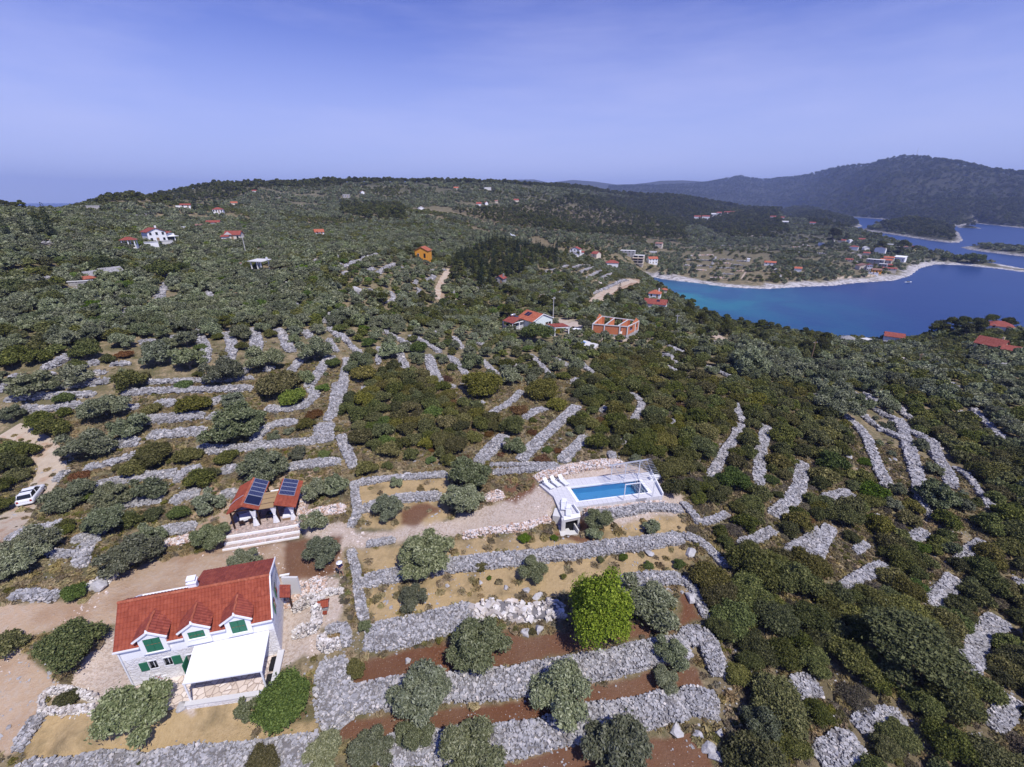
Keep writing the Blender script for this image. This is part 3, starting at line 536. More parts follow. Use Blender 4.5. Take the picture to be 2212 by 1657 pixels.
HAND = [
 (O,'h',560,130,400,'sprawling olive standing between the gravel path and the long grey wall'),(O,'h',460,430,205,'small round olive alone on the dry grass terrace'),(O,'h',1250,250,190,'small olive growing through the long grey wall'),
 (O,'h',900,720,430,'large olive left of the white boulders, bare limbs showing'),(O,'h',490,1030,440,'large olive straddling the left end of the broad grey wall'),(O,'h',470,1290,250,'olive in front of the left end of the broad grey wall'),
 (O,'h',1420,1030,440,'large olive overlapping the middle of the broad grey wall'),(O,'h',2000,440,400,'big olive just right of the lime green tree'),(O,'h',850,1420,440,'olive at the bottom edge left of the lowest wall'),(O,'h',180,1420,330,'olive at the bottom edge right of the grey spill of stones'),
 (O,'h',1800,1420,500,'olive at the bottom edge on the lowest wall, right of centre'),(O,'h',2150,780,240,'olive over the right end of the broad grey wall'),(O,'h',2110,950,190,'small olive below the right end of the broad grey wall'),
 (LI,'h',1675,500,560,'bright lime green tree on the terrace between two olives'),(J,'h',90,900,150,'yellowish green bush on the red soil near the ruin'),(B2,'h',1440,300,55,'tiny bush left of the lime green tree'),(GR,'h',1380,50,60,'tiny round bush under the pool steps'),
 (GR,'h',1190,50,95,'small leafy fig bush left of the pool steps'),(GR,'h',1830,180,75,'small green bush on the long wall near a pale rock'),(GR,'h',1990,230,80,'small green bush among rocks at the right end of the tan terrace'),(GR,'h',2190,220,100,'rounded green bush at the thicket edge of the tan terrace'),
 (B2,'h',1680,190,60,'small dark shrub at the foot of the long wall above the lime green tree'),(J,'h',910,240,90,'weedy patch of shrub on the long grey wall'),(O,'h',150,620,95,'small grey shrub at the corner of the ruin wall'),(J,'h',1240,660,60,'yellow green sprig beside the white boulders'),(GR,'h',960,310,40,'tiny shrub under the long grey wall'),
 ('oak','g',460,740,430,'big dark green oak beside the left gable of the house'),(O,'g',850,1160,480,'large dark olive in front of the house terrace'),(GR,'g',1860,1110,420,'bright green carob bush at the right corner of the house terrace'),(O,'g',1600,1150,170,'greyish lavender shrub touching the bright green carob'),
 (O,'g',100,180,320,'olive at the left edge above the dirt drive'),(B2,'g',40,740,260,'dark round thicket tree at the left edge below the drive'),(O,'g',830,140,370,'large olive above the dirt yard left of the pavilion'),(O,'g',1570,190,220,'olive below the pavilion stairs'),
 (O,'g',2080,130,250,'olive on the red soil right of the pavilion stairs'),(GR,'g',480,400,170,'fresh green bush beside the boulders at the yard bend'),(B2,'g',430,0,110,'small dark bush left of the large olive above the yard'),(O,'g',2100,1420,280,'olive at the bottom edge below the grey spill of stones'),
 (J,'g',1700,1500,260,'brownish bush at the bottom edge under the wide grey wall'),(B2,'g',910,1520,80,'dark shrub at the bottom edge on the wide grey wall'),(B2,'g',430,1095,150,'dark bush inside the curved planter'),
 (O,'d',1690,890,340,'grey olive right behind the pavilion'),(O,'d',1350,1110,200,'olive left of the pavilion, upper of two'),(O,'d',1360,1320,235,'olive left of the pavilion stairs, lower of two'),(O,'d',2040,1030,210,'left of the twin olives right of the pavilion'),(O,'d',2180,1000,190,'right of the twin olives right of the pavilion'),
 (O,'d',2030,1230,190,'small olive at the right corner of the pavilion floor'),(O,'d',1500,600,400,'broad grey olive in the middle of the terraces above the pavilion'),(J,'d',1255,490,215,'dense round dark green juniper on the terraces'),(J,'d',1780,360,300,'big olive brown juniper at the top of the stone terraces'),
 (GR,'d',1900,450,210,'bright low green bush beside the big olive brown juniper'),(B2,'d',830,330,240,'dark bush with a lighter wing at the left terraces'),(J,'d',930,310,100,'yellow green edge bush at the left terraces'),(O,'d',190,350,270,'rounded olive near the left edge of the terraces'),
 (GR,'d',400,455,150,'low light green bush between two left terrace walls'),(O,'d',660,480,270,'olive between walls at the left terraces'),(O,'d',470,300,220,'flat grey olive on the upper left terraces'),(B2,'d',250,590,190,'dark bush above the bend of the track'),(B2,'d',350,640,230,'dark green bush by the bend of the track'),
 (B2,'d',410,540,110,'small dark bush above the track bend'),(O,'d',560,730,320,'large grey olive right of the track bend'),(O,'d',820,610,240,'spreading olive above the second terrace wall'),(O,'d',60,540,150,'olive at the left edge above the track'),(J,'d',980,520,130,'small juniper by the short terrace wall'),
 (J,'d',1000,820,260,'olive brown juniper in mid terraces, larger of two'),(J,'d',880,900,190,'low juniper left of the larger one in mid terraces'),(J,'d',1220,820,180,'tall juniper right of the larger one in mid terraces'),(B2,'d',1470,830,150,'dark round bush above the pavilion terraces'),(B2,'d',1290,970,220,'dark bushy thicket left above the pavilion'),
 (B2,'d',1360,940,140,'dark bush on the right flank of that thicket above the pavilion'),(O,'d',960,1020,220,'low grey olive left of the dark bushes above the pavilion'),(O,'d',420,1065,310,'wide grey olive hiding the end of the white car'),(GR,'d',520,1100,160,'green bush in front of the wide grey olive by the car'),
 (O,'d',700,1090,260,'low olive between wall and green bush by the car'),(B2,'d',430,1270,135,'round dark bush below the white car'),(O,'d',680,1230,300,'grey olive below the white car terrace'),(B2,'d',830,1240,190,'dark bush left of the pavilion olives'),(B2,'d',990,1200,150,'dark bush above the grey wall left of the pavilion'),
 (GR,'d',1150,1200,160,'mid green small tree left of the pavilion'),(O,'d',180,1370,300,'grey olive at the left edge below the track'),(O,'d',960,1330,200,'grey olive above the large yard olive'),
 (B2,'d',60,860,220,'dark thicket tree inside the track bend, upper'),(B2,'d',60,780,180,'dark thicket tree at the top of the track bend'),(B2,'d',170,790,170,'dark thicket tree nearest the track bend'),(B2,'d',10,1010,180,'dark thicket tree left of the car, upper'),(B2,'d',110,950,160,'dark thicket tree just above the car'),
 (B2,'d',0,1150,170,'dark thicket tree at the left edge beside the car'),(B2,'d',150,870,120,'dark thicket tree between bend and car'),(O,'d',1500,450,150,'small olive above the middle terraces'),(O,'d',1980,310,130,'olive right behind the big olive brown juniper'),
 (GR,'d',2090,380,100,'small green shrub between the two descending walls'),(GR,'d',2150,220,120,'bright green bush at the top of the descending wall'),(J,'d',1985,620,130,'juniper left of the wide stone spill'),(O,'d',1770,690,95,'small grey shrub on the terrace above the pavilion'),(O,'d',1870,655,75,'tiny olive on the terrace left of the juniper'),
 (O,'d',1930,800,125,'small olive under the wide stone spill'),(GR,'d',2100,810,90,'bright small bush under the wide stone spill'),(RU,'d',2030,548,140,'rusty red shrub left of the wide stone spill'),(RU,'d',510,950,150,'rusty shrub right of the track'),(J,'d',760,900,80,'small yellowish bush right of the track'),
 (B2,'d',490,235,130,'fresh green bush at the upper left terraces'),(GR,'d',1190,355,120,'flat light green bush between two long walls'),(B2,'d',700,190,100,'dark small bush at the upper left'),(RU,'d',800,160,130,'reddish yellow bush at the upper left'),(O,'d',1010,150,230,'olive near the top of the terraces, left of two'),
 (O,'d',1210,180,230,'olive near the top of the terraces, right of two'),(O,'d',1430,260,270,'wide olive at the head of the long walls'),(B2,'d',1290,290,80,'small dark bush at the head of the long walls'),(O,'d',1720,170,250,'tall olive between the upright walls'),(O,'d',2030,120,240,'broad olive right of the upright walls'),
 (B2,'d',1570,110,100,'small bush between the upright walls'),(B2,'d',1410,50,80,'little bush right of the third upright wall'),(J,'d',1450,165,70,'brown green shrub between upright walls'),(GR,'d',1300,120,90,'low green bush on an upright wall'),(B2,'d',1750,30,100,'bush between the two tallest upright walls'),(O,'d',1905,60,90,'small olive right of the tallest upright wall'),
 (J,'e',160,905,165,'juniper at the lower left corner of the large thicket'),(B2,'e',300,885,90,'small dark bush under the large thicket'),(B2,'e',700,850,130,'dark round bush at the lower right of the large thicket'),(GR,'e',580,850,85,'green bush at the bottom of the large thicket'),
 (RU,'e',800,832,95,'rusty shrub right of the large thicket foot'),(RU,'e',1038,812,65,'rusty shrub beside the left descending wall'),(RU,'e',1300,838,115,'rusty shrub at the foot of the long slanting wall'),(RU,'e',1410,790,75,'orange shrub between the two slanting walls'),(GR,'e',1335,780,80,'grey green shrub on the slanting wall'),
 (O,'e',1125,745,160,'scraggy olive bush left of the long slanting wall'),(B2,'e',1115,620,220,'dark green bush above the long slanting wall'),(B2,'e',1242,590,65,'small dark bush at the head of a wall'),(J,'e',1300,390,245,'large dense juniper left of the long slanting wall top'),(J,'e',1400,485,150,'smaller green juniper at the foot of the large one'),
 (J,'e',900,360,290,'broad juniper beside the tall upright wall'),(RU,'e',680,320,100,'brownish shrub right of the tall upright wall'),(B2,'e',715,245,90,'small bush above the brownish shrub'),(O,'e',845,205,155,'olive between upright walls right of centre'),(O,'e',1100,300,170,'olive cluster above the large juniper'),
 (O,'e',1250,280,130,'olive above the large juniper, right one'),(GR,'e',510,120,145,'light green spreading bush on the upper terraces'),(O,'e',480,165,95,'small olive below the light green spreading bush'),(O,'e',320,130,160,'olive left of the light green spreading bush'),(B2,'e',185,150,110,'dark small tree on the upper terraces'),
 (O,'e',110,210,210,'wide olive at the top of the descending walls'),(J,'e',130,290,190,'juniper at the top left of the large thicket'),(O,'e',830,930,300,'rear of the two overlapping large olives in the yard'),(O,'e',790,1090,310,'front of the two overlapping large olives in the yard'),
 (O,'e',295,1150,220,'round olive on the dry terrace beside the red patch'),(O,'e',1665,1215,185,'olive in front of the pool terrace'),(O,'e',1640,1315,110,'low olive shoots under the olive in front of the pool terrace'),(O,'e',2010,1275,130,'small olive right below the pool terrace'),(O,'e',360,990,85,'thin small olive on the wall behind the yard'),
 (GR,'e',1260,30,260,'bright green tree in front of the white villa'),(O,'e',1425,100,110,'olive left of the villa pool'),(B2,'e',1540,120,110,'dark bush in front of the villa pool'),(B2,'e',1700,150,130,'dark bush at the right end of the villa pool'),(GR,'e',1210,130,90,'low bright green bush under the villa tree'),
 (PI_,'i',1450,720,600,'big dark pine filling the lower right thicket'),(O,'f',1030,480,270,'large olive at the head of the wide walls on the right'),(O,'f',1660,1060,260,'olive over the lower end of the wide walls on the right'),(O,'f',1385,1030,120,'small olive between the wide walls on the right'),
 (O,'f',1330,625,100,'small olive enclosed by joined walls on the right'),(O,'f',1630,900,120,'small olive beside the narrow wall on the right'),(GR,'f',1180,860,90,'low green bush leaning on the wide wall on the right'),(B2,'f',620,1075,80,'small bush in the brown clearing on the right'),(RU,'f',820,1230,90,'rusty shrub between the two curved walls on the right'),
 (O,'f',1540,745,110,'flat grey shrub in the brown field on the right'),(O,'f',700,250,180,'olive under the asphalt road, left'),(O,'f',450,200,280,'very wide pale olive under the asphalt road'),(O,'f',950,310,170,'olive under the asphalt road, right'),(B2,'f',890,215,90,'dark small tree by the leaning pole'),
 (J,'f',530,560,90,'small juniper at the dense thicket on the right'),(RU,'e',960,680,90,'reddish shrub at the right edge of the large thicket'),(RU,'e',1240,670,90,'rusty shrub over the long slanting wall'),(RU,'e',1150,520,150,'low rusty scrub between walls at the thicket'),
 (PI_,'c',1605,690,34,'lone upright pine at the neck of the spit'),('oak','c',1790,722,62,'small dark tree left of the big round one on the spit'),('oak','c',1895,728,120,'biggest round dark tree on the rocky spit'),('oak','c',1715,722,55,'low dark tree nearest the headland on the spit'),(PI_,'c',985,578,110,'dark pine clump on the channel side of the headland'),
 (PI_,'c',1070,578,38,'leaning pine standing alone against the channel'),(PI_,'c',1290,645,80,'pine beside the white village houses'),(PI_,'c',1430,640,90,'pine behind the brilliant white flat roof'),(PI_,'c',1505,660,40,'narrow pine right of the yellow village house'),
 (PI_,'c',1650,1170,80,'leftmost shoreline pine against the near bay water'),(PI_,'c',1740,1155,120,'second shoreline pine from the left against the bay'),(PI_,'c',1825,1150,120,'tall shoreline pine left of the broad red hip roof'),(PI_,'c',1915,1155,110,'shoreline pine just before the broad red hip roof'),(PI_,'c',2000,1135,110,'shoreline pine behind the broad red hip roof'),(PI_,'c',2110,1150,90,'rightmost shoreline pine against the bay'),
 ('oak','a',1060,615,210,'big green oak in the middle of the left olive grove'),('oak','a',1160,600,130,'oak touching the big green oak on its right'),('oak','a',690,590,200,'dark oak behind the old stone houses'),('oak','a',60,720,190,'dark oak at the left edge of the olive grove'),('oak','a',350,800,190,'oak below the ruined wall in the left grove'),
 (GR,'a',1960,600,110,'light green tree in the olive grove right of the flat roofed shelter'),(GR,'a',830,700,100,'round green tree below the old stone houses'),('oak','a',1000,430,70,'umbrella tree in front of the big white house'),('oak','a',1575,405,45,'round tree beside the single storey pale house'),
 ('cypress','a',20,320,45,'cypress at the far left edge'),('cypress','a',140,318,42,'cypress left of the dark pair on the upper left slope'),('cypress','a',232,290,50,'left cypress of the dark pair on the upper left slope'),('cypress','a',300,290,60,'right cypress of the dark pair on the upper left slope'),
 ('cypress','a',1255,175,28,'leftmost slim cypress beside the low white house'),('cypress','a',1330,175,22,'middle slim cypress near the red hip roofed house'),('cypress','a',1395,172,30,'right tall cypress above the red hip roofed house'),('cypress','b',905,640,60,'tallest cypress in the valley wood'),('cypress','b',745,600,50,'cypress at the left end of the valley wood'),('cypress','b',1800,760,40,'cypress beside the bulldozed dirt road')]
for kd, k, x, y, dm, lb in HAND:
    place(kd, k, x, y, dm, lb, None, 1.1 if kd == 'lime' else .62 if kd == PI_ and dm > 300 else .85 if dm > 300 and kd == O else 1.0)
NHAND = len(TREES)
# ---------------------------------------------------------------- drystone walls: every wall a heap of its own stones
def stone_mat(name, cols, dirt=(.16, .14, .12)):
    M, t, b = mat(name, rough=.9, spec=.15); g = nd(t, 'ShaderNodeNewGeometry')
    c = ramp(t, g.outputs['Random Per Island'], cols, 'LINEAR')
    c = mixc(t, ramp(t, noise(t, 1.1, 5, .7, g.outputs['Position']), [(.50, (0, 0, 0)), (.72, (.85, .85, .85))]), c, dirt)
    t.links.new(c, b.inputs['Base Color']); bump(t, b, noise(t, 14, 3, .7, g.outputs['Position']), .4, .03); return M
M_STONE = stone_mat('grey_limestone', [(0, (.22, .215, .215)), (.4, (.36, .355, .355)), (.75, (.46, .45, .445)), (.95, (.54, .51, .48)), (1, (.68, .62, .55))])
M_PINK = stone_mat('fresh_limestone', [(0, (.42, .27, .19)), (.3, (.62, .47, .37)), (.6, (.70, .62, .56)), (.85, (.78, .74, .71)), (1, (.55, .55, .58))], (.45, .28, .18))
M_WHITE = stone_mat('pale_limestone', [(0, (.40, .36, .32)), (.4, (.62, .58, .53)), (.8, (.78, .75, .70)), (1, (.58, .50, .42))], (.30, .24, .19))
M_CORE, t, b = mat('wall_core', rough=1, spec=0); t.links.new(mixc(t, noise(t, 3, 4, .7, pos(t)), (.11, .10, .10), (.27, .26, .26)), b.inputs['Base Color'])
CUBE = np.array([[x, y, z] for x in (-1, 1) for y in (-1, 1) for z in (-1, 1)], float) * .5
CQ = np.array([[0, 1, 3, 2], [4, 6, 7, 5], [0, 4, 5, 1], [2, 3, 7, 6], [0, 2, 6, 4], [1, 5, 7, 3]])
def stones(P, size, flat=.62, r=rng):
    """angular blocks at points P, sizes (n,)"""
    n = len(P); s = size[:, None] * np.stack([r.uniform(.7, 1.7, n), r.uniform(.5, 1.15, n), r.uniform(flat * .7, flat * 1.2, n)], -1)
    V = CUBE[None] * s[:, None] * (1 + r.uniform(-.34, .12, (n, 8, 3)))
    a = r.uniform(0, 2 * np.pi, n); tx = r.normal(0, .22, n); ty = r.normal(0, .22, n)
    ca, sa = np.cos(a), np.sin(a)
    x, y, z = V[..., 0], V[..., 1], V[..., 2]
    y, z = y * np.cos(tx)[:, None] - z * np.sin(tx)[:, None], y * np.sin(tx)[:, None] + z * np.cos(tx)[:, None]
    x, z = x * np.cos(ty)[:, None] + z * np.sin(ty)[:, None], -x * np.sin(ty)[:, None] + z * np.cos(ty)[:, None]
    V = np.stack([x * ca[:, None] - y * sa[:, None], x * sa[:, None] + y * ca[:, None], z], -1) + P[:, None]
    return V.reshape(-1, 3), (CQ[None] + 8 * np.arange(n)[:, None, None]).reshape(-1, 4)
WALLS = []       # centre lines kept so that trees stay off them
def wall(P, w, h=.6, M_=None, label=None, name='drystone_wall', group='drystone terrace walls', size=None, rough=.16):
    P = np.asarray(P, float)
    if len(P) < 2: return
    dist = np.hypot(*P.mean(0)); st = max(.3, dist * .006)
    c_ = resample(P, st); L = np.linalg.norm(np.diff(c_, axis=0), axis=1).sum()
    tg = np.gradient(c_, axis=0); tg /= np.linalg.norm(tg, axis=1)[:, None] + 1e-9; nr = np.stack([-tg[:, 1], tg[:, 0]], -1)
    sd = int(abs(P[0, 0] * 13 + P[0, 1] * 7)) % 1000; s_ = np.linspace(0, L, len(c_))
    wl = 1 + (fbm(s_ / 3, s_ * 0, 3, sd) - .5) * rough * 3; wr = 1 + (fbm(s_ / 3, s_ * 0 + 9, 3, sd + 1) - .5) * rough * 3
    h = h * (.78 if dist < 80 else 1); hh = h * (1 + (fbm(s_ / 5, s_ * 0 + 5, 2, sd + 2) - .5) * .6); e = np.minimum(1, .35 + np.minimum(s_, L - s_) / max(.6, w * .5)); hh = hh * e; wl = wl * (.5 + .5 * e); wr = wr * (.5 + .5 * e)
    w = w * (.80 if dist < 75 else .84); WALLS.append((c_, w / 2))
    off = np.array([-.5, -.46, -.15, .15, .46, .5]); top = np.array([0, .86, 1, 1, .86, 0])
    def surf(si, o):      # si fractional index along, o in -.5...5
        i = np.clip(si.astype(int), 0, len(c_) - 2); f = si - i; lerp = lambda A_: A_[i] + (A_[i + 1] - A_[i]) * (f[:, None] if A_.ndim > 1 else f)
        k = np.where(o < 0, lerp(wl), lerp(wr)); return lerp(c_) + lerp(nr) * (o * w * k)[:, None], lerp(hh)
    # core
    S, O = np.meshgrid(np.arange(len(c_), dtype=float), off, indexing='ij'); S = np.minimum(S, len(c_) - 1.001)
    xy, ht = surf(S.ravel(), O.ravel() * .94); tp = np.tile(top, len(c_)); zc = H(xy[:, 0], xy[:, 1])
    V0 = np.column_stack([xy, zc + np.where(tp > 0, ht * tp - .06, -.3)]); ii = np.arange(len(V0)).reshape(len(c_), 6)
    Q0 = np.stack([ii[:-1, :-1], ii[1:, :-1], ii[1:, 1:], ii[:-1, 1:]], -1).reshape(-1, 4)[:, ::-1]
    # stones on top and down both faces
    sz = size or max(.135, min(.8, dist * .0028)); full = w + 2 * h; n_ = int(L * full / (sz * sz) * 1.15) + 4
    n_ = min(n_, 20000)
    u = rng.uniform(0, len(c_) - 1.001, n_); q = rng.uniform(-full / 2, full / 2, n_)
    side = np.abs(q) > w / 2; o = np.clip(q / w, -.5, .5); xy, ht = surf(u, o)
    dn = np.where(side, (np.abs(q) - w / 2) / h, 0); z = H(xy[:, 0], xy[:, 1]) + ht * (1 - dn) + rng.normal(0, sz * .09, n_) - np.where(np.abs(o) > .42, .1 * h, 0) * (1 - side)
    xy = xy + rng.normal(0, sz * .13, (n_, 2))
    V1, Q1 = stones(np.column_stack([xy, z]), sz * rng.lognormal(0, .30, n_))
    # a few stones that rolled off
    k = int(L * .8 * min(1, 60 / dist)); u = rng.uniform(0, len(c_) - 1.001, k); o = np.sign(rng.uniform(-1, 1, k)) * (.5 + np.abs(rng.normal(0, .35 / w, k))); xy, _ = surf(u, o)
    V2, Q2 = stones(np.column_stack([xy, H(xy[:, 0], xy[:, 1]) + .03]), sz * rng.uniform(.5, 1, k)) if k else (np.zeros((0, 3)), np.zeros((0, 4), int))
    V = np.vstack([V0, V1, V2]); Q = np.vstack([Q0, Q1 + len(V0), Q2 + len(V0) + len(V1)])
    mi = np.r_[np.zeros(len(Q0)), np.ones(len(Q1) + len(Q2))]
    org = np.array([*c_[len(c_) // 2], 0.]); org[2] = H(org[0], org[1]); V = V - org
    ob = link(name, np_mesh(name, V, Q, False, mi), [M_CORE, M_ or M_STONE]); ob.location = org
    tag(ob, label, 'wall', group, 'thing'); return ob
def W_(k, w, *p, **kw):
    P = trace(k, *p)
    if k in 'f' and len(P) > 1 and w > 1.3: P = np.vstack([P[0] + (P[0] - P[1]) / np.linalg.norm(P[0] - P[1]) * 1.6, P[1:-1], P[-1] + (P[-1] - P[-2]) / np.linalg.norm(P[-1] - P[-2]) * 1.6]); w *= .85
    if k == 'i': w *= .88
    if len(P) > 1: return wall(P, w, **kw)
A_ = 'adjoining'
NEARW = [
 ('h', 2.1, [(130,350),(500,272),(900,215),(1300,178),(1700,125),(2212,60)], dict(h=.6), 'long grey drystone wall below the gravel path to the pool'),
 ('h', 3.2, [(150,710),(420,660),(700,590),(880,545)], dict(h=.5), 'wide tumbled grey wall right of the ruin, weeds on top'),
 ('h', 2.0, [(860,560),(1000,520),(1200,540),(1440,520)], dict(h=.6, M_='W', size=.36), 'rough wall of big pale boulders left of the lime green tree'),
 ('h', 1.8, [(1800,350),(2000,320),(2212,315)], dict(h=.5), 'grey wall behind the olive right of the lime green tree'),
 ('h', 2.7, [(-60,1130),(300,1070),(600,1050),(1000,1010),(1400,945),(1800,860),(2250,765)], dict(h=.65), 'broad grey wall between the two strips of red soil'),
 ('h', 2.6, [(250,1450),(600,1420),(900,1400),(1200,1365),(1500,1280),(1850,1210),(2230,1140)], dict(h=.65), 'broad grey wall lowest in the frame, under the red soil'),
 ('h', 1.0, [(60,130),(100,300),(125,470),(155,610)], dict(h=.45), 'narrow cross wall joining the path wall to the ruin'),
 ('g', 2.7, [(40,1640),(400,1625),(700,1590),(1300,1540),(1800,1480),(2100,1470)], dict(h=.6), 'very wide grey wall along the bottom edge below the dry lawn'),
 ('g', 1.1, [(285,1190),(190,1320),(110,1440)], dict(h=.5), 'narrow sloping wall at the left end of the dry lawn'),
 ('g', .45, [(270,1180),(300,1080),(400,1050),(530,1070),(640,1110)], dict(h=.6, M_='W'), 'curved whitish planter wall round a dark bush'),
 ('g', .4, [(290,1180),(480,1180),(640,1165)], dict(h=.6, M_='W'), 'straight whitish wall on the lawn side of the planter'),
 ('g', 3.6, [(2150,840),(2160,1000),(2190,1150),(2240,1270)], dict(h=.45), 'broad spill of grey stones right of the bright green bush'),
 ('i', 1.0, [(60,360),(100,460),(160,580)], dict(h=.45), 'narrow grey wall at the right end of the upper red soil'),
 ('i', 2.4, [(-10,720),(100,690),(160,740),(200,850),(235,960)], dict(h=.6), 'grey wall curving down beside the dark thicket'),
 ('i', 2.6, [(-10,1120),(110,1120),(240,1180)], dict(h=.6), 'grey wall end against the thicket below the red soil'),
 ('i', 1.4, [(-10,40),(70,60),(150,110),(240,200),(285,250)], dict(h=.45), 'grey wall running down from the tan terrace to the thicket'),
 ('i', 1.0, [(-10,310),(60,390)], dict(h=.45), 'short wall stub at the thicket edge above red soil'),
 ('e', 1.3, [(980,940),(1150,925),(1300,912),(1440,905)], dict(h=.5), 'low grey wall along the scrub above the red diggings'),
 ('e', .8, [(960,888),(1200,890),(1400,882)], dict(h=.5), 'thin stone line just above the red diggings'),
 ('e', 1.3, [(110,1005),(300,975),(500,962),(690,950)], dict(h=.5), 'grey wall behind the twin olives at the yard'),
 ('e', 1.9, [(130,1180),(240,1140),(400,1100),(650,1090)], dict(h=.5), 'grey wall between two dry terraces left of the twin olives'),
 ('e', 1.2, [(90,990),(95,1100),(105,1200),(60,1290)], dict(h=.45), 'cross wall linking the pavilion terraces to the path'),
 ('e', 1.6, [(0,690),(30,780),(80,900)], dict(h=.5), 'loose stone bank at the left foot of the large thicket'),
 ('e', 1.0, [(160,1405),(350,1375)], dict(h=.5), 'low edging wall under the left part of the gravel path'),
 ('e', 1.1, [(790,1350),(1000,1312),(1200,1285),(1390,1262)], dict(h=.45, M_='P'), 'low pinkish edging wall under the gravel path by the pool steps'),
 ('e', 1.8, [(930,1110),(1055,1078)], dict(h=.65, M_='P'), 'pinkish retaining wall beside the red diggings'),
 ('e', 2.2, [(1260,975),(1400,935),(1550,900),(1700,880),(1830,880)], dict(h=.45, M_='P'), 'fresh pinkish rubble bank behind the pool terrace'),
 ('e', 1.0, [(1560,1205),(1750,1172),(1950,1142),(2120,1135)], dict(h=.25, M_='P'), 'orange rubble bank under the front edge of the pool terrace'),
 ('e', 1.6, [(1590,1225),(1700,1212),(1850,1190),(2000,1165),(2212,1175)], dict(h=.5), 'grey boulder wall below the pool terrace'),
 ('g', 3.5, [(1830,470),(1950,430),(2120,360)], dict(h=.35, M_='P'), 'heap of pale rubble between the ruin and the house'),
 ('g', .9, [(1900,690),(2050,640),(2040,470),(1900,530)], dict(h=1.0, M_='W'), 'roofless ruin walls of grey stone beside the house'),
 ('g', .9, [(2090,690),(2110,770),(2212,740)], dict(h=1.0, M_='W'), 'broken corner of the second roofless stone ruin'),
 ('g', .9, [(2110,660),(2230,640),(2250,760)], dict(h=.65), 'grey side wall of the second stone ruin'),
 ('g', .8, [(2070,470),(2100,420),(2230,400)], dict(h=.5, M_='W'), 'crumbling wall behind the small brick stove'),
 ('g', 1.4, [(560,390),(680,330),(745,300)], dict(h=.45, M_='W'), 'pile of pale boulders at the bend of the dirt yard'),
 ('g', 1.3, [(70,430),(200,430),(390,440)], dict(h=.45), 'low grey wall on the upper edge of the dirt drive'),
 ('d', 2.1, [(1000,1335),(1130,1310),(1275,1285)], dict(h=.5), 'grey wall left of the pavilion stairs'),
 ('d', 1.6, [(1050,1405),(1160,1385),(1260,1350)], dict(h=.45, M_='P'), 'pinkish boulder wall above the dirt yard'),
 ('g', 1.6, [(320,150),(440,170),(540,150)], dict(h=.45), 'pale grey wall remnant among olives at far left'),
 ('g', 1.4, [(700,-30),(560,120),(520,250)], dict(h=.45), 'grey wall remnant climbing between left olives'),
 ('d', 2.0, [(1960,1215),(2100,1190),(2240,1172)], dict(h=.5, M_='P'), 'pinkish grey wall right of the pavilion'),
 ('d', .9, [(1950,1080),(1960,1160),(1940,1300)], dict(h=.5, M_='P'), 'pink rubble edging at the right side of the pavilion floor'),
 ('d', 2.2, [(1850,905),(2000,885),(2212,865)], dict(h=.5), 'grey wall behind the two olives right of the pavilion'),
 ('d', 2.0, [(1430,930),(1540,900)], dict(h=.5), 'grey wall stub behind the olive above the pavilion')]
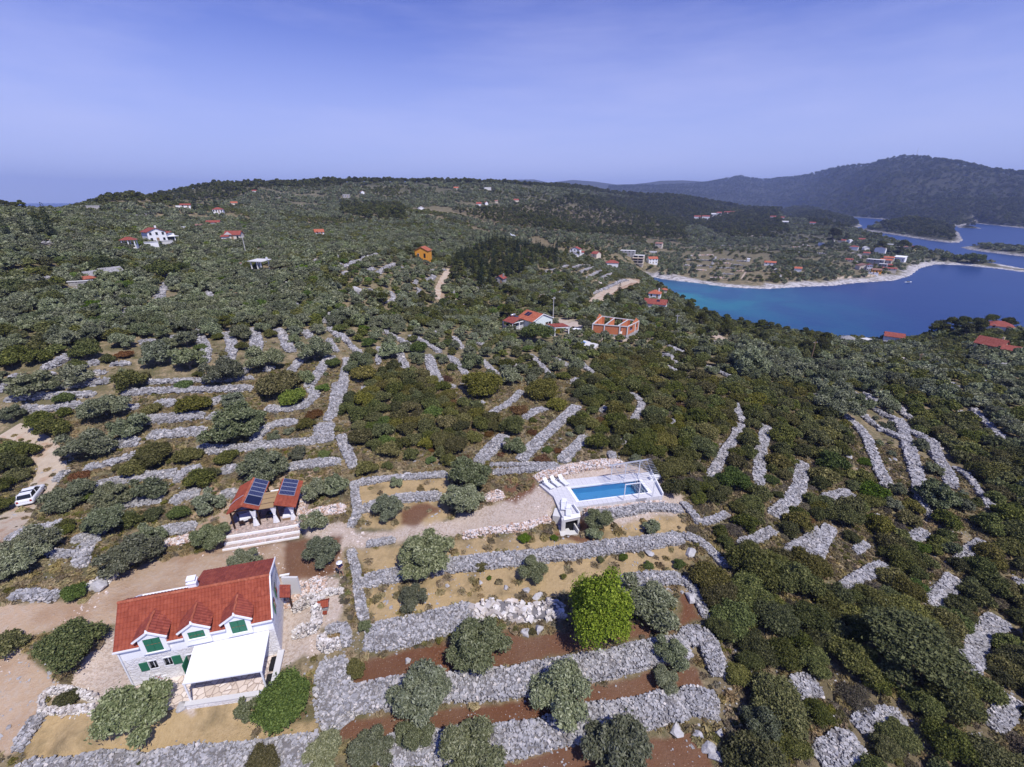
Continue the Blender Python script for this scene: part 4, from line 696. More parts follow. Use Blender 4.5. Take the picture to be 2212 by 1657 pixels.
MIDW = {
 'd': [(1.5,(320,378),(500,365),(720,345)),(1.3,(40,462),(250,445),(400,440),(620,430)),(1.3,(130,520),(280,530),(400,515),(540,500)),(1.8,(800,418),(1000,410),(1250,402),(1500,398),(1640,392)),
  (1.2,(960,350),(1250,345),(1560,332),(1650,322)),(2,(1000,492),(1140,492)),(1.2,(740,520),(900,515)),(2.2,(910,600),(1050,592),(1200,580),(1330,567)),(2.3,(960,695),(1100,688),(1220,680),(1340,665)),
  (2,(680,768),(800,752),(900,740)),(2.2,(1270,780),(1400,792),(1600,778),(1800,752),(2050,732)),(2,(1650,740),(1720,660),(1800,622),(1930,610)),(3.5,(2120,610),(2095,680),(2110,740)),
  (2,(1720,522),(1850,528),(1970,500),(2040,430),(2000,390)),(2,(2000,385),(2060,300),(2110,230),(2150,180)),(2.2,(2200,350),(2185,450),(2165,540),(2120,600)),(2,(590,1025),(700,1005),(830,985)),(2,(840,985),(950,962),(1150,945)),
  (1.3,(1150,1000),(1210,922),(1300,912)),(2.2,(1120,1140),(1200,1090),(1300,1060)),(2.2,(1430,1075),(1540,1078)),(2,(700,1165),(850,1140),(1050,1108)),(1.3,(60,1380),(150,1315),(300,1290),(420,1260)),(1.4,(490,1390),(560,1330)),
  (1.2,(550,912),(680,890),(830,840),(900,810)),(1.2,(360,995),(440,920)),(1.8,(280,268),(400,220),(480,170)),(1.6,(560,232),(650,222)),(1.2,(720,237),(850,230)),(1.3,(590,292),(690,287)),(1.2,(230,312),(350,302)),(1,(0,420),(60,360),(120,300)),
  (2,(930,105),(990,75)),(2,(1120,105),(1150,50)),(1.8,(1280,20),(1310,80),(1340,150),(1330,225)),(2.2,(1470,30),(1505,110),(1490,205)),(2.4,(1640,0),(1665,80),(1660,170)),(2.2,(1800,10),(1850,80),(1890,155)),(2,(1980,15),(2010,60)),
  (1.1,(2130,70),(2180,150)),(1.4,(1560,310),(1610,265)),(1.6,(1720,280),(1775,250)),(1.8,(1890,285),(1945,210)),(1.6,(1360,495),(1460,440)),(1.2,(1350,592),(1430,545)),(1.3,(2130,0),(2200,60))],
 'e': [(2.4,(890,870),(980,780),(1065,695)),(2.2,(1160,860),(1260,755),(1370,650),(1470,562),(1530,505)),(2,(1430,870),(1500,790),(1595,700)),(1.5,(960,562),(1050,512),(1120,462),(1170,408)),(1.8,(1190,585),(1250,545),(1325,520)),
  (1.3,(1890,612),(1930,540),(1942,480),(1880,420)),(1,(1680,542),(1750,495)),(1.2,(1800,720),(1835,750)),(2.2,(560,175),(580,230),(602,290),(645,375)),(1.6,(380,165),(400,220),(420,275)),(1.6,(700,185),(760,240),(812,305)),
  (1.5,(910,205),(960,260),(1010,305)),(1.2,(1065,205),(1135,255)),(1.3,(1225,175),(1290,240),(1355,312)),(1.2,(1380,200),(1465,247)),(1.3,(1550,230),(1650,305)),(1.3,(0,40),(60,110),(120,162)),(1.3,(270,18),(350,60),(460,122)),
  (1.5,(440,48),(540,92),(645,158)),(1,(560,10),(640,40)),(1.2,(730,60),(785,130)),(1.1,(870,95),(955,128)),(1.7,(45,195),(22,300),(10,400),(0,475)),(.9,(150,378),(150,465)),(1,(242,125),(242,235)),(1,(650,378),(745,380)),(.9,(830,490),(930,482)),
  (1.2,(2070,232),(2205,300)),(1.2,(2090,182),(2205,242)),(1.2,(1750,800),(1760,850)),(1.2,(1500,350),(1540,330)),(1.1,(2130,590),(2150,620))],
 'f': [(1.7,(200,935),(250,840),(330,722),(362,640)),(1.4,(345,510),(375,590)),(2.1,(490,975),(500,840),(515,760),(535,655)),(2.5,(620,1185),(720,1100),(760,1000),(772,895)),(2.1,(960,1095),(1045,1078)),
  (2,(1015,550),(1110,620),(1180,700),(1222,800),(1262,900),(1315,1015)),(1.4,(1165,560),(1260,640),(1380,702)),(1.6,(1000,372),(1150,450),(1260,538),(1390,600)),(2.2,(1400,605),(1440,700),(1480,850),(1520,985)),(1.4,(1515,1000),(1520,1080),(1570,1180)),
  (1.9,(1400,622),(1500,682),(1590,730)),(2,(1620,760),(1655,850),(1700,905),(1735,1005)),(1.3,(1200,382),(1330,460),(1450,570),(1485,592)),(.9,(1750,900),(1850,970),(1930,1080),(2005,1175)),
  (1,(110,232),(200,270),(335,328)),(1.1,(0,310),(65,355)),(1,(620,290),(725,342)),(1.1,(780,332),(900,392),(990,412)),(1.1,(860,428),(910,482)),(1,(1050,340),(1145,388)),(1.1,(1180,420),(1250,480)),(1,(1280,365),(1360,402)),
  (1.1,(1745,355),(1790,435)),(1.1,(1870,520),(1950,602),(2062,722)),(1,(1790,540),(1835,585)),(.9,(170,190),(235,225)),(1.1,(0,1125),(60,1200),(110,1270)),(1.1,(110,1265),(200,1245),(295,1205)),(1.1,(1265,1210),(1295,1275)),(1,(2060,508),(2120,555)),(1,(2110,340),(2160,375)),(1,(1960,350),(2050,410)),(1,(1150,265),(1210,300)),
  (1,(1400,150),(1440,170)),(1.1,(1280,160),(1310,200))],
 'i': [(1.6,(370,105),(480,60),(590,5)),(2.3,(690,155),(820,90),(905,10)),(1.9,(830,230),(870,160),(960,-20)),(1.7,(1030,395),(1120,342),(1250,262),(1315,230)),(1.1,(1115,155),(1195,95)),(2,(1490,70),(1565,10)),(2.3,(1590,478),(1700,402),(1755,305)),
  (1.5,(1785,215),(1880,120),(1945,75)),(2.5,(1825,915),(1920,800)),(2.5,(1880,780),(1930,690),(2070,585)),(2,(700,1062),(800,1000),(870,1095)),(1.8,(1130,1290),(1250,1220),(1430,1222)),(2.6,(880,1500),(1020,1425),(1145,1390)),
  (1.9,(1990,1285),(2080,1200),(2112,1080)),(1.9,(2170,320),(2240,410)),(1.1,(1660,1040),(1760,1080)),(1.2,(1880,1400),(1960,1370))],
 'a': [(1.2,(720,835),(775,790)),(1.3,(832,880),(820,950)),(1.5,(1085,705),(1045,770),(1030,832)),(1.4,(1350,762),(1385,830)),(1.6,(1830,830),(1945,862)),(1.4,(190,445),(300,450),(380,440)),(1.4,(200,480),(330,478),(470,490)),
  (1.4,(600,495),(720,480)),(1.3,(1200,582),(1255,575)),(1.4,(915,705),(975,690)),(1.2,(40,820),(100,800)),(1.3,(2050,555),(2070,580)),(1.4,(2150,600),(2212,580)),(1.3,(1500,770),(1520,800)),(1.5,(1420,520),(1500,500)),(1.6,(880,265),(1000,250)),
  (1.4,(560,270),(650,262)),(1.8,(1960,200),(2100,210)),(1.3,(1740,130),(1860,120)),(1.3,(1800,150),(1920,140))],
 'b': [(1.5,(0,612),(80,572),(160,542),(232,515)),(1.3,(140,635),(215,608)),(1.6,(230,652),(300,602),(362,578)),(1.4,(350,612),(402,602)),(1.2,(0,672),(42,632)),(2,(558,692),(604,658)),(1.2,(468,715),(495,690)),(1.2,(30,502),(100,490),(182,455)),(1.2,(270,480),(392,450)),
  (1.3,(1295,682),(1400,640),(1480,625)),(1.5,(1420,602),(1475,590)),(1.5,(1500,602),(1612,588)),(1.5,(1535,642),(1645,600)),(1.5,(1585,675),(1692,625)),(1.5,(1678,682),(1755,640)),(1.3,(1310,632),(1400,610)),(1.6,(1415,775),(1460,725)),(1.2,(1540,752),(1600,730)),
  (2,(1700,745),(1780,705),(1850,682)),(1.2,(1640,770),(1700,740)),(1.2,(2120,1110),(2215,1162)),(1.2,(2085,1165),(2150,1190)),(1.6,(430,395),(480,410)),(1.2,(160,450),(200,440)),(1.4,(1160,630),(1200,640)),(2,(1150,690),(1190,720)),(1.3,(300,470),(340,462))]}
MM = dict(W=M_WHITE, P=M_PINK)
for k, w, P, kw, lb in NEARW:
    kw = dict(kw); kw['M_'] = MM.get(kw.get('M_')); W_(k, w, *P, label=lb, **kw)
MIDL = dict(d=('weathered grey drystone wall in the terraces above the pavilion', 'terrace walls above the pavilion'), e=('grey drystone wall among the bushes between villa and pool', 'walls between villa and pool'),
            f=('grey drystone wall crossing the scrubby slope on the right', 'walls on the right-hand slope'), i=('grey drystone wall showing between dark thickets at lower right', 'walls at lower right'),
            a=('short grey stone wall in the dense olive grove', 'walls in the left olive grove'), b=('pale stone wall on the terraces near the orange house', 'walls near the orange house'))
for k, L_ in MIDW.items():
    for w, *P in L_: W_(k, w, *P, label=MIDL[k][0], group=MIDL[k][1], h=.55 if k in 'defi' else .7)
# headland field walls: thin pale lines
for k, (x, y, x2, y2) in enumerate([(50,712,200,708),(20,740,190,742),(10,775,170,778),(60,805,150,806),(180,790,215,720),(240,735,330,740),(230,760,320,765),(220,790,340,795),(200,830,330,832),(180,855,300,858),
        (350,745,420,750),(330,770,400,775),(340,810,390,812),(230,650,330,648),(330,630,420,640),(700,655,780,660),(720,690,790,690),(600,800,640,860),(760,640,830,650)]):
    P = trace('c', (x, y), ((x + x2) / 2, (y + y2) / 2 + .8), (x2, y2))
    if len(P) > 1: wall(P, 1.6, .9, M_PINK if k % 3 == 0 else M_STONE, 'thin pale terrace wall in the field above the headland shore', group='walls in the headland field', size=1.0)
# short terrace walls in the groves of the middle distance, along the contours
kk_ = 0; tries = 0
WG = [('a', (0, 420), (2200, 900), 'short pale terrace wall among the olives on the left slope'), ('b', (0, 380), (900, 860), 'short pale terrace wall in the groves left of the white villa'), ('f', (700, 60), (2200, 480), 'short pale terrace wall in the olives at the right'), ('b', (1290, 560), (1800, 800), 'short pale terrace wall above the bay')]
while kk_ < 90 and tries < 600:
    tries += 1; k, (x0, y0), (x1, y1), lb = WG[int(rng.choice(4, p=[.42, .28, .2, .1]))]; P = gp(k, rng.uniform(x0, x1), rng.uniform(y0, y1))
    if P is None or not 95 < math.hypot(P[0], P[1]) < 330: continue
    if min(np.hypot(c_[:, 0] - P[0], c_[:, 1] - P[1]).min() for c_, w in WALLS) < 9: continue
    e = 3.0; gx = float(H(P[0] + e, P[1]) - H(P[0] - e, P[1])); gy = float(H(P[0], P[1] + e) - H(P[0], P[1] - e)); a = math.atan2(gx, -gy) + rng.normal(0, .25); Lw = rng.uniform(7, 20)
    q = [P[:2] + np.array([math.cos(a + bnd * (u - .5)), math.sin(a + bnd * (u - .5))]) * (u - .5) * Lw for bnd in [rng.normal(0, .35)] for u in (0, .33, .66, 1)]
    wall(q, rng.uniform(.9, 1.6), .6, M_STONE if rng.random() < .75 else M_PINK, lb, group=lb.replace('wall', 'walls')); kk_ += 1
# natural boulders and outcrops
def boulder(x, y, s, label, M_=None, name='boulder', flat=.6, group='limestone boulders'):
    n = 18; u = rng.normal(0, 1, (n, 3)); u /= np.linalg.norm(u, axis=1)[:, None]
    bm = __import__('bmesh').new(); import bmesh
    for q in u * rng.uniform(.75, 1.0, n)[:, None] * np.array([s * rng.uniform(.9, 1.3), s * rng.uniform(.7, 1), s * flat]): bm.verts.new(q)
    bmesh.ops.convex_hull(bm, input=bm.verts[:]); [bm.verts.remove(v) for v in bm.verts[:] if not v.link_faces]
    me = bpy.data.meshes.new(name); bm.to_mesh(me); bm.free(); o = link(name, me, M_ or M_ROCK); o.location = (x, y, float(H(x, y)) + s * flat * .25); o.rotation_euler[2] = rng.uniform(0, 6)
    return tag(o, label, 'rock', group)
M_ROCK, t, b = mat('bare_limestone', rough=.9, spec=.2); p = pos(t)
c = mixc(t, noise(t, 1.6, 6, .75, p), (.24, .23, .23), (.74, .72, .70)); t.links.new(c, b.inputs['Base Color']); bump(t, b, noise(t, 3, 6, .7, p), .8, .2)
for k, x, y, s, lb in [('g',640,360,1.1,'large pale boulder at the bend of the dirt yard'),('g',700,305,.9,'pale flat boulder above the bend of the dirt yard'),('f',1285,738,.55,'lone white boulder between two grey walls on the right slope'),
      ('f',1340,850,.5,'left one of two white boulders on the right slope'),('f',1370,848,.55,'right one of two white boulders on the right slope'),('f',1080,835,.9,'pale outcrop beside the dark thicket on the right slope'),
      ('h',1280,440,.8,'big white rock above the lime green tree terrace'),('h',1190,670,.6,'white upright rock left of the lime green tree'),('h',1280,650,.6,'white rock nearest the lime green tree'),('h',1200,390,.5,'pale rock in the dry grass above the boulder wall'),
      ('h',1070,375,.35,'small pale rock in the dry grass left of the boulder wall'),('h',2000,160,.6,'grey rock in the long wall under the small olive'),('h',430,850,.4,'grey rock in the red soil below the ruin wall'),('h',490,880,.45,'flat grey rock next to the red soil bush'),
      ('i',40,445,.7,'jagged pinkish rock on red soil at the thicket'),('i',240,1330,.6,'large grey rock in the brown patch at the bottom right corner of the fields'),('i',100,1330,.6,'pale outcrop at the top of the lowest red soil'),('i',170,1420,.7,'long pale outcrop beside the lowest red soil'),
      ('i',210,1480,.6,'bottommost pale outcrop by the lowest red soil'),('i',50,150,.7,'white outcrop on the tan terrace near the thicket'),('i',240,210,.6,'grey rock at the corner of the tan terrace'),('g',1190,1145,.55,'pale block below the terrace steps of the house'),
      ('g',1235,1135,.35,'small square stone below the terrace of the house'),('d',1950,1305,.4,'pinkish boulder at the right foot of the pavilion stairs'),('d',1915,1290,.45,'grey boulder touching the pavilion stairs'),('h',2170,1300,.7,'pale rock at the right end of the bottom terrace'),
      ('b',95,755,2.6,'smooth grey rock face in the olive grove at left centre'),('h',690,360,.3,'pale stone in the dry grass under the long wall'),('h',900,345,.35,'weathered stone sticking out of the dry grass terrace'),('i',1660,1000,.6,'grey rock under the big dark pine')]:
    g_ = gp(k, x, y)
    if g_ is not None: boulder(g_[0], g_[1], s, lb)
# ---------------------------------------------------------------- building helpers
class MB:
    def __init__(s): s.V = []; s.F = []
    def add(s, V, F): o = len(s.V); s.V += [tuple(map(float, v)) for v in V]; s.F += [tuple(int(i) + o for i in f) for f in F]; return s
    def box(s, x0, x1, y0, y1, z0, z1):
        x0, x1 = sorted((x0, x1)); y0, y1 = sorted((y0, y1)); z0, z1 = sorted((z0, z1))
        return s.add([(x, y, z) for z in (z0, z1) for x, y in ((x0, y0), (x1, y0), (x1, y1), (x0, y1))], [(3, 2, 1, 0), (4, 5, 6, 7), (0, 1, 5, 4), (1, 2, 6, 5), (2, 3, 7, 6), (3, 0, 4, 7)])
    def quadslab(s, P, th):
        """four or more corners in space, thickened downward"""
        n = len(P); Q_ = [(p_[0], p_[1], p_[2] - th) for p_ in P]
        a = sum(P[i][0] * P[(i + 1) % n][1] - P[(i + 1) % n][0] * P[i][1] for i in range(n)); up_ = tuple(range(n)) if a > 0 else tuple(range(n))[::-1]
        return s.add(list(P) + Q_, [up_, tuple(i + n for i in up_[::-1])] + [((i, (i + 1) % n, (i + 1) % n + n, i + n)[::-1] if a > 0 else (i, (i + 1) % n, (i + 1) % n + n, i + n)) for i in range(n)])
    def prism(s, P, z0, z1): return s.quadslab([(p_[0], p_[1], z1) for p_ in P], z1 - z0)
    def bar(s, a, b, r, seg=6, r2=None):
        V, Q = tube(a, b, r, r if r2 is None else r2, seg); n = len(V); return s.add(V, [tuple(q) for q in Q] + [tuple(range(seg))[::-1], tuple(range(seg, 2 * seg))])
    def beam(s, a, b, w, h):
        a = np.array(a, float); b = np.array(b, float); d = b - a; d /= np.linalg.norm(d); u = np.cross(d, [0, 0, 1.]); u = u / np.linalg.norm(u) if np.linalg.norm(u) > .05 else np.array([1., 0, 0]); v = np.cross(u, d)
        V = [p_ + u * i * w / 2 + v * j * h / 2 for p_ in (a, b) for i, j in ((-1, -1), (1, -1), (1, 1), (-1, 1))]
        return s.add(V, [(0, 1, 2, 3), (7, 6, 5, 4), (0, 4, 5, 1), (1, 5, 6, 2), (2, 6, 7, 3), (3, 7, 4, 0)])
    def wallseg(s, a, b, z0, z1, th, holes=()):
        """wall from a to b (xy), thickness to the left of a->b, holes as (u0, u1, v0, v1) metres along and up"""
        a = np.array(a, float); b = np.array(b, float); L = np.linalg.norm(b - a); d = (b - a) / L; nrm = np.array([-d[1], d[0]]) * th
        us = sorted({0, L, *[min(L, max(0, h[i])) for h in holes for i in (0, 1)]}); 
        for u0, u1 in zip(us[:-1], us[1:]):
            if u1 - u0 < 1e-4: continue
            hs_ = sorted([(h[2], h[3]) for h in holes if h[0] < (u0 + u1) / 2 < h[1]]); z = z0; segs = []
            for h0, h1 in hs_:
                if z0 + h0 > z: segs.append((z, z0 + h0))
                z = z0 + h1
            if z < z1: segs.append((z, z1))
            for q0, q1 in segs:
                P = [a + d * u0, a + d * u1, a + d * u1 + nrm, a + d * u0 + nrm]; s.prism(P, q0, q1)
        return s
    def build(s, name, m, parent=None, smooth=False):
        me = bpy.data.meshes.new(name); me.from_pydata(s.V, [], s.F); me.polygons.foreach_set('use_smooth', [smooth] * len(me.polygons)); me.update()
        return link(name, me, m, parent)
def thing(name, label, cat, loc, rz=0.0, group=None): return tag(empty(name, loc, rz), label, cat, group, 'thing')
def tiles(name, e0, e1, r1, r0, m, parent, pitch=.24, row=.38, amp=.04, th=.08):
    """roof slope of pantiles: eave e0-e1, ridge r0-r1"""
    e0, e1, r1, r0 = [np.array(v, float) for v in (e0, e1, r1, r0)]; nu = max(4, int(np.linalg.norm(e1 - e0) / pitch)) * 4; nv = max(2, int(np.linalg.norm(r0 - e0) / row))
    nrm = np.cross(e1 - e0, r0 - e0); nrm /= np.linalg.norm(nrm); u = np.linspace(0, 1, nu + 1); vs = []
    for k in range(nv): vs += [(k / nv, .03), ((k + .96) / nv, 0.0)]
    vs = np.array(vs); U, K = np.meshgrid(u, np.arange(len(vs))); vv = vs[K, 0]; off = vs[K, 1] + amp * np.abs(np.sin(np.pi * U * nu / 4))
    P = (e0 * (1 - U[..., None]) + e1 * U[..., None]) * (1 - vv[..., None]) + (r0 * (1 - U[..., None]) + r1 * U[..., None]) * vv[..., None] + nrm * off[..., None]
    V = P.reshape(-1, 3); ii = np.arange(len(V)).reshape(len(vs), nu + 1); Q = np.stack([ii[:-1, :-1], ii[:-1, 1:], ii[1:, 1:], ii[1:, :-1]], -1).reshape(-1, 4)
    S = np.array([e0, e1, r1, r0, e0 - nrm * th, e1 - nrm * th, r1 - nrm * th, r0 - nrm * th]); o = len(V)
    Q = np.vstack([Q, np.array([[7, 6, 5, 4], [0, 4, 5, 1], [1, 5, 6, 2], [2, 6, 7, 3], [3, 7, 4, 0], [0, 1, 2, 3]]) + o])
    return link(name, np_mesh(name, np.vstack([V, S]), Q, False), m, parent)
# materials
def tile_mat(name, a, b_, c, wav=0):
    M, t, b = mat(name, rough=.75, spec=.25); p = obco(t); v = vor(t, 3.2, p); col = ramp(t, v, [(0, a), (.5, b_), (1, c)])
    col = mixc(t, ramp(t, noise(t, .8, 5, .7, p), [(.5, (0, 0, 0)), (.8, (.5, .5, .5))]), col, tuple(x * .55 for x in a)); t.links.new(col, b.inputs['Base Color'])
    if wav:
        w = nd(t, 'ShaderNodeTexWave', bands_direction='X'); w.inputs['Scale'].default_value = wav; t.links.new(p, w.inputs[0]); bump(t, b, w.outputs['Fac'], .7, .06)
    return M
M_TILE = tile_mat('red_clay_tiles', (.245, .053, .028), (.29, .066, .034), (.34, .086, .046))
M_TILE2 = tile_mat('dark_red_tiles', (.20, .045, .030), (.26, .060, .040), (.33, .085, .05))
M_TILEO = tile_mat('orange_clay_tiles', (.38, .105, .055), (.46, .135, .07), (.54, .19, .11), 3)
M_TILER = tile_mat('far_red_tiles', (.25, .062, .045), (.32, .082, .058), (.39, .12, .085), 3)
M_TILEG = tile_mat('grey_stone_roof', (.24, .23, .23), (.33, .32, .32), (.42, .41, .40), 2)
M_TILEB = tile_mat('brown_tiles', (.22, .11, .08), (.29, .16, .12), (.36, .21, .16), 3)
def plain(name, c, rough=.8, spec=.3, var=.12, sc=1.5, metal=0, bmp=0):
    M, t, b = mat(name, c, rough, spec, metal); p = obco(t)
    t.links.new(mixc(t, noise(t, sc, 5, .65, p), tuple(x * (1 - var) for x in c), tuple(min(1, x * (1 + var)) for x in c)), b.inputs['Base Color'])
    if bmp: bump(t, b, noise(t, 12, 4, .6, p), bmp, .02)
    return M
M_PLAS = plain('white_plaster', (.86, .86, .85), .85, .2, .05, .7)
M_PLASG = plain('pale_mint_plaster', (.72, .79, .76), .85, .2, .04)
M_PLASC = plain('cream_plaster', (.70, .62, .50), .9, .2, .08)
M_OCHRE = plain('orange_plaster', (.72, .32, .045), .9, .2, .08)
M_GREYC = plain('grey_concrete', (.40, .39, .38), .9, .2, .15, 1.2)
M_LIGHTC = plain('light_concrete', (.62, .61, .59), .9, .2, .08, 1.2)
M_WHITE_M = plain('white_painted_metal', (.80, .81, .82), .5, .4, .02)
M_PLASTIC = plain('white_plastic', (.82, .83, .84), .45, .4, .03)
M_GREEN = plain('green_shutters', (.025, .16, .085), .6, .35, .15, 6)
M_GLASS, _t, _b = mat('dark_glass', (.015, .018, .022), .12, .6)
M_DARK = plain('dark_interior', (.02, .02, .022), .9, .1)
M_WOODD = plain('dark_timber', (.045, .022, .014), .7, .3, .3, 5)
M_WOODL = plain('weathered_timber', (.30, .20, .12), .8, .2, .2, 5)
M_REED = plain('reed_matting', (.36, .25, .13), .95, .1, .22, 9, bmp=.4)
M_CLOTH = plain('white_cloth', (.82, .82, .84), .95, .1, .03)
M_BLACK = plain('black_metal', (.02, .02, .022), .5, .4)
M_ALU = plain('aluminium', (.62, .64, .66), .35, .5, .05, 3, .6)
M_YEL = plain('yellow_canvas', (.75, .55, .03), .9, .1)
M_BRICK, t, b = mat('orange_hollow_brick', rough=.9, spec=.15); p = obco(t)
bk = nd(t, 'ShaderNodeTexBrick'); bk.inputs['Scale'].default_value = 2.2; bk.inputs['Color1'].default_value = (.72, .20, .05, 1); bk.inputs['Color2'].default_value = (.60, .145, .04, 1); bk.inputs['Mortar'].default_value = (.45, .30, .22, 1); bk.inputs['Mortar Size'].default_value = .03
cm_ = nd(t, 'ShaderNodeMapping'); cm_.inputs['Rotation'].default_value = (math.pi / 2, 0, 0); t.links.new(p, cm_.inputs[0]); t.links.new(cm_.outputs[0], bk.inputs[0]); t.links.new(bk.outputs[0], b.inputs['Base Color'])
def masonry(name, cols, sc, mortar=(.42, .38, .34), fl=(1, 1, 2.0)):
    M, t, b = mat(name, rough=.9, spec=.15); p = obco(t); mp_ = nd(t, 'ShaderNodeMapping'); mp_.inputs['Scale'].default_value = fl; t.links.new(p, mp_.inputs[0]); q = mp_.outputs[0]
    c = ramp(t, vor(t, sc, q), cols); e = vor(t, sc, q, 'Distance', 'DISTANCE_TO_EDGE'); c = mixc(t, ramp(t, e, [(.02, (1, 1, 1)), (.07, (0, 0, 0))]), c, mortar)
    t.links.new(c, b.inputs['Base Color']); bump(t, b, ramp(t, e, [(0, (0, 0, 0)), (.12, (1, 1, 1))]), .6, .04); return M
M_MASON = masonry('pale_stone_masonry', [(0, (.74, .71, .68)), (.5, (.82, .80, .78)), (1, (.88, .87, .85))], 2.6, (.68, .65, .62))
M_MASONG = masonry('grey_stone_masonry', [(0, (.26, .25, .25)), (.5, (.40, .39, .38)), (1, (.54, .52, .50))], 2.2, (.2, .19, .18))
M_FLAG = masonry('pale_flagstones', [(0, (.56, .46, .38)), (.5, (.70, .60, .52)), (1, (.82, .75, .69))], 1.9, (.38, .30, .25), (1, 1, .3))
M_PAV = masonry('pink_grey_cobbles', [(0, (.30, .22, .19)), (.4, (.46, .36, .31)), (.8, (.60, .48, .42)), (1, (.50, .26, .19))], 4.0, (.30, .26, .24), (1, 1, .3))
M_PVC, t, b = mat('solar_cells', (.012, .018, .06), .25, .5); p = obco(t)
sb = nd(t, 'ShaderNodeTexBrick'); sb.offset = 0; sb.inputs['Scale'].default_value = 1; sb.inputs['Brick Width'].default_value = .16; sb.inputs['Row Height'].default_value = .16; sb.inputs['Mortar Size'].default_value = .008
sb.inputs['Color1'].default_value = (.012, .018, .065, 1); sb.inputs['Color2'].default_value = (.016, .022, .08, 1); sb.inputs['Mortar'].default_value = (.16, .18, .26, 1); t.links.new(p, sb.inputs[0]); t.links.new(sb.outputs[0], b.inputs['Base Color'])
M_THERM, _t, _b = mat('solar_thermal_glass', (.012, .016, .045), .2, .5)
M_POOL, t, b = mat('pool_mosaic', (.2, .6, .95), .4, .4); p = obco(t); t.links.new(mixc(t, noise(t, 30, 2, .5, p), (.15, .58, .96), (.28, .72, .98)), b.inputs['Base Color'])
M_POOLD, _t, _b = mat('pool_tile_band', (.03, .10, .45), .4, .4)
M_WATER, t, b = mat('pool_water', (.75, .92, 1.0), .03, .5); b.inputs['Transmission Weight'].default_value = 1.0; b.inputs['IOR'].default_value = 1.2; bump(t, b, noise(t, 2.5, 3, .5, obco(t)), .15, .05)
HOUSES_XY = []
def footprint(o, x0, x1, y0, y1, m=.6):
    c, s = math.cos(o.rotation_euler[2]), math.sin(o.rotation_euler[2]); L = o.location
    HOUSES_XY.append([(L.x + x * c - y * s, L.y + x * s + y * c) for x, y in ((x0 - m, y0 - m), (x1 + m, y0 - m), (x1 + m, y1 + m), (x0 - m, y1 + m))])
FIELDS = [[cp('c', x, y) for x, y in p_] for p_ in [((-10, 650), (560, 640), (600, 870), (0, 870)), ((100, 700), (460, 700), (380, 860), (150, 850)), ((500, 540), (1050, 600), (1350, 820), (1050, 840), (700, 640))]]
# ---------------------------------------------------------------- the white house at lower left
Z0 = 39.35; R15 = 15 * D2R
hs = thing('stone_house', 'white stone house with long red tiled roof, three dormers and green shutters', 'house', (-29.90, 23.05, Z0), R15); footprint(hs, -1.2, 12, -4.4, 8)
L, D, HE, HRr, DR = 10.7, 5.4, 4.25, 1.9, 2.7
DORM = [(2.48, .78, 1.12, 1.38), (5.42, .30, 1.12, .72), (8.35, .66, 1.1, 1.3)]      # centre x, half width 0.8; window sill drop, width, height
m = MB(); m.wallseg((0, 0), (L, 0), -.6, 2.95, .5, [(1.55, 2.1, 1.55 + .6, 2.35 + .6), (2.55, 3.1, 1.55 + .6, 2.35 + .6), (4.15, 5.0, .6, 2.15 + .6), (6.2, 6.9, 1.5, 2.7), (8.3, 9.2, .6, 2.7)]).box(0, .5, .5, D - .5, -.6, 2.95).box(L - .5, L, .5, D - .5, -.6, 2.95).box(0, L, D - .5, D, -.6, 2.95)
m.build('stone_wall', M_MASON, hs)
m = MB(); holes = [(c_ - .56, c_ + .56, HE - 2.95 - sd, 1.4) for c_, sd, ww_, hh_ in DORM]
m.wallseg((0, 0), (L, 0), 2.95, HE, .45, [(h[0], h[1], h[2], 1.4) for h in holes])
m.box(0, .45, .45, D - .45, 2.95, HE).box(0, L, D - .45, D, 2.95, HE).box(L - .45, L, .45, D - .45, 2.95, HE)
for xx in (0, L - .3): m.add([(xx, 0, HE), (xx, D / 2, HE + HRr - .04), (xx, D, HE), (xx + .3, 0, HE), (xx + .3, D / 2, HE + HRr - .04), (xx + .3, D, HE)], [(0, 1, 2)[::-1] if xx else (2, 1, 0)[::-1], (3, 4, 5), (0, 3, 4, 1), (1, 4, 5, 2)])
m.build('plaster_wall', M_PLAS, hs)
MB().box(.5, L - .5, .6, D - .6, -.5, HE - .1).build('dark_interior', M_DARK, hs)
ov = .16; fr_ = lambda x, y: (x, y, HE + HRr * (1 - abs(y - D / 2) / (D / 2)) + .05)
rf = tiles('roof', fr_(-ov, -ov), fr_(L + .05, -ov), fr_(L + .05, D / 2), fr_(-ov, D / 2), M_TILE, hs)
YB = D / 2 + 3.5; ZB = HE + HRr - 1.25; tiles('rear_roof', (L + .05, YB, ZB), (4.9, YB, ZB), fr_(4.9, D / 2), fr_(L + .05, D / 2), M_TILE2, hs); MB().box(5.0, L, D, YB - .15, -.6, ZB - .1).add([(L, D / 2, HE + HRr - .1), (L, YB - .1, ZB - .05), (L, YB - .1, HE - 1), (L, D / 2, HE - 1), (L - .3, D / 2, HE + HRr - .1), (L - .3, YB - .1, ZB - .05), (L - .3, YB - .1, HE - 1), (L - .3, D / 2, HE - 1)], [(3, 2, 1, 0), (4, 5, 6, 7), (0, 1, 5, 4)]).build('rear_wall', M_PLAS, hs); tiles('rear_roof', fr_(4.9, D / 2 + 1.2), fr_(-ov, D / 2 + 1.2), fr_(-ov, D / 2), fr_(4.9, D / 2), M_TILE2, hs)
m = MB(); z = HE + HRr + .06
for k in range(30): x = -ov + k * (L + .2) / 30; m.bar((x, D / 2, z), (x + .40, D / 2, z + .03), .13, 8)
m.build('ridge_tiles', M_TILEO, hs)
MB().box(2.6, 4.7, D / 2 + 1.3, D / 2 + 1.45, HE, HE + 1.05).build('parapet', M_PLAS, hs)
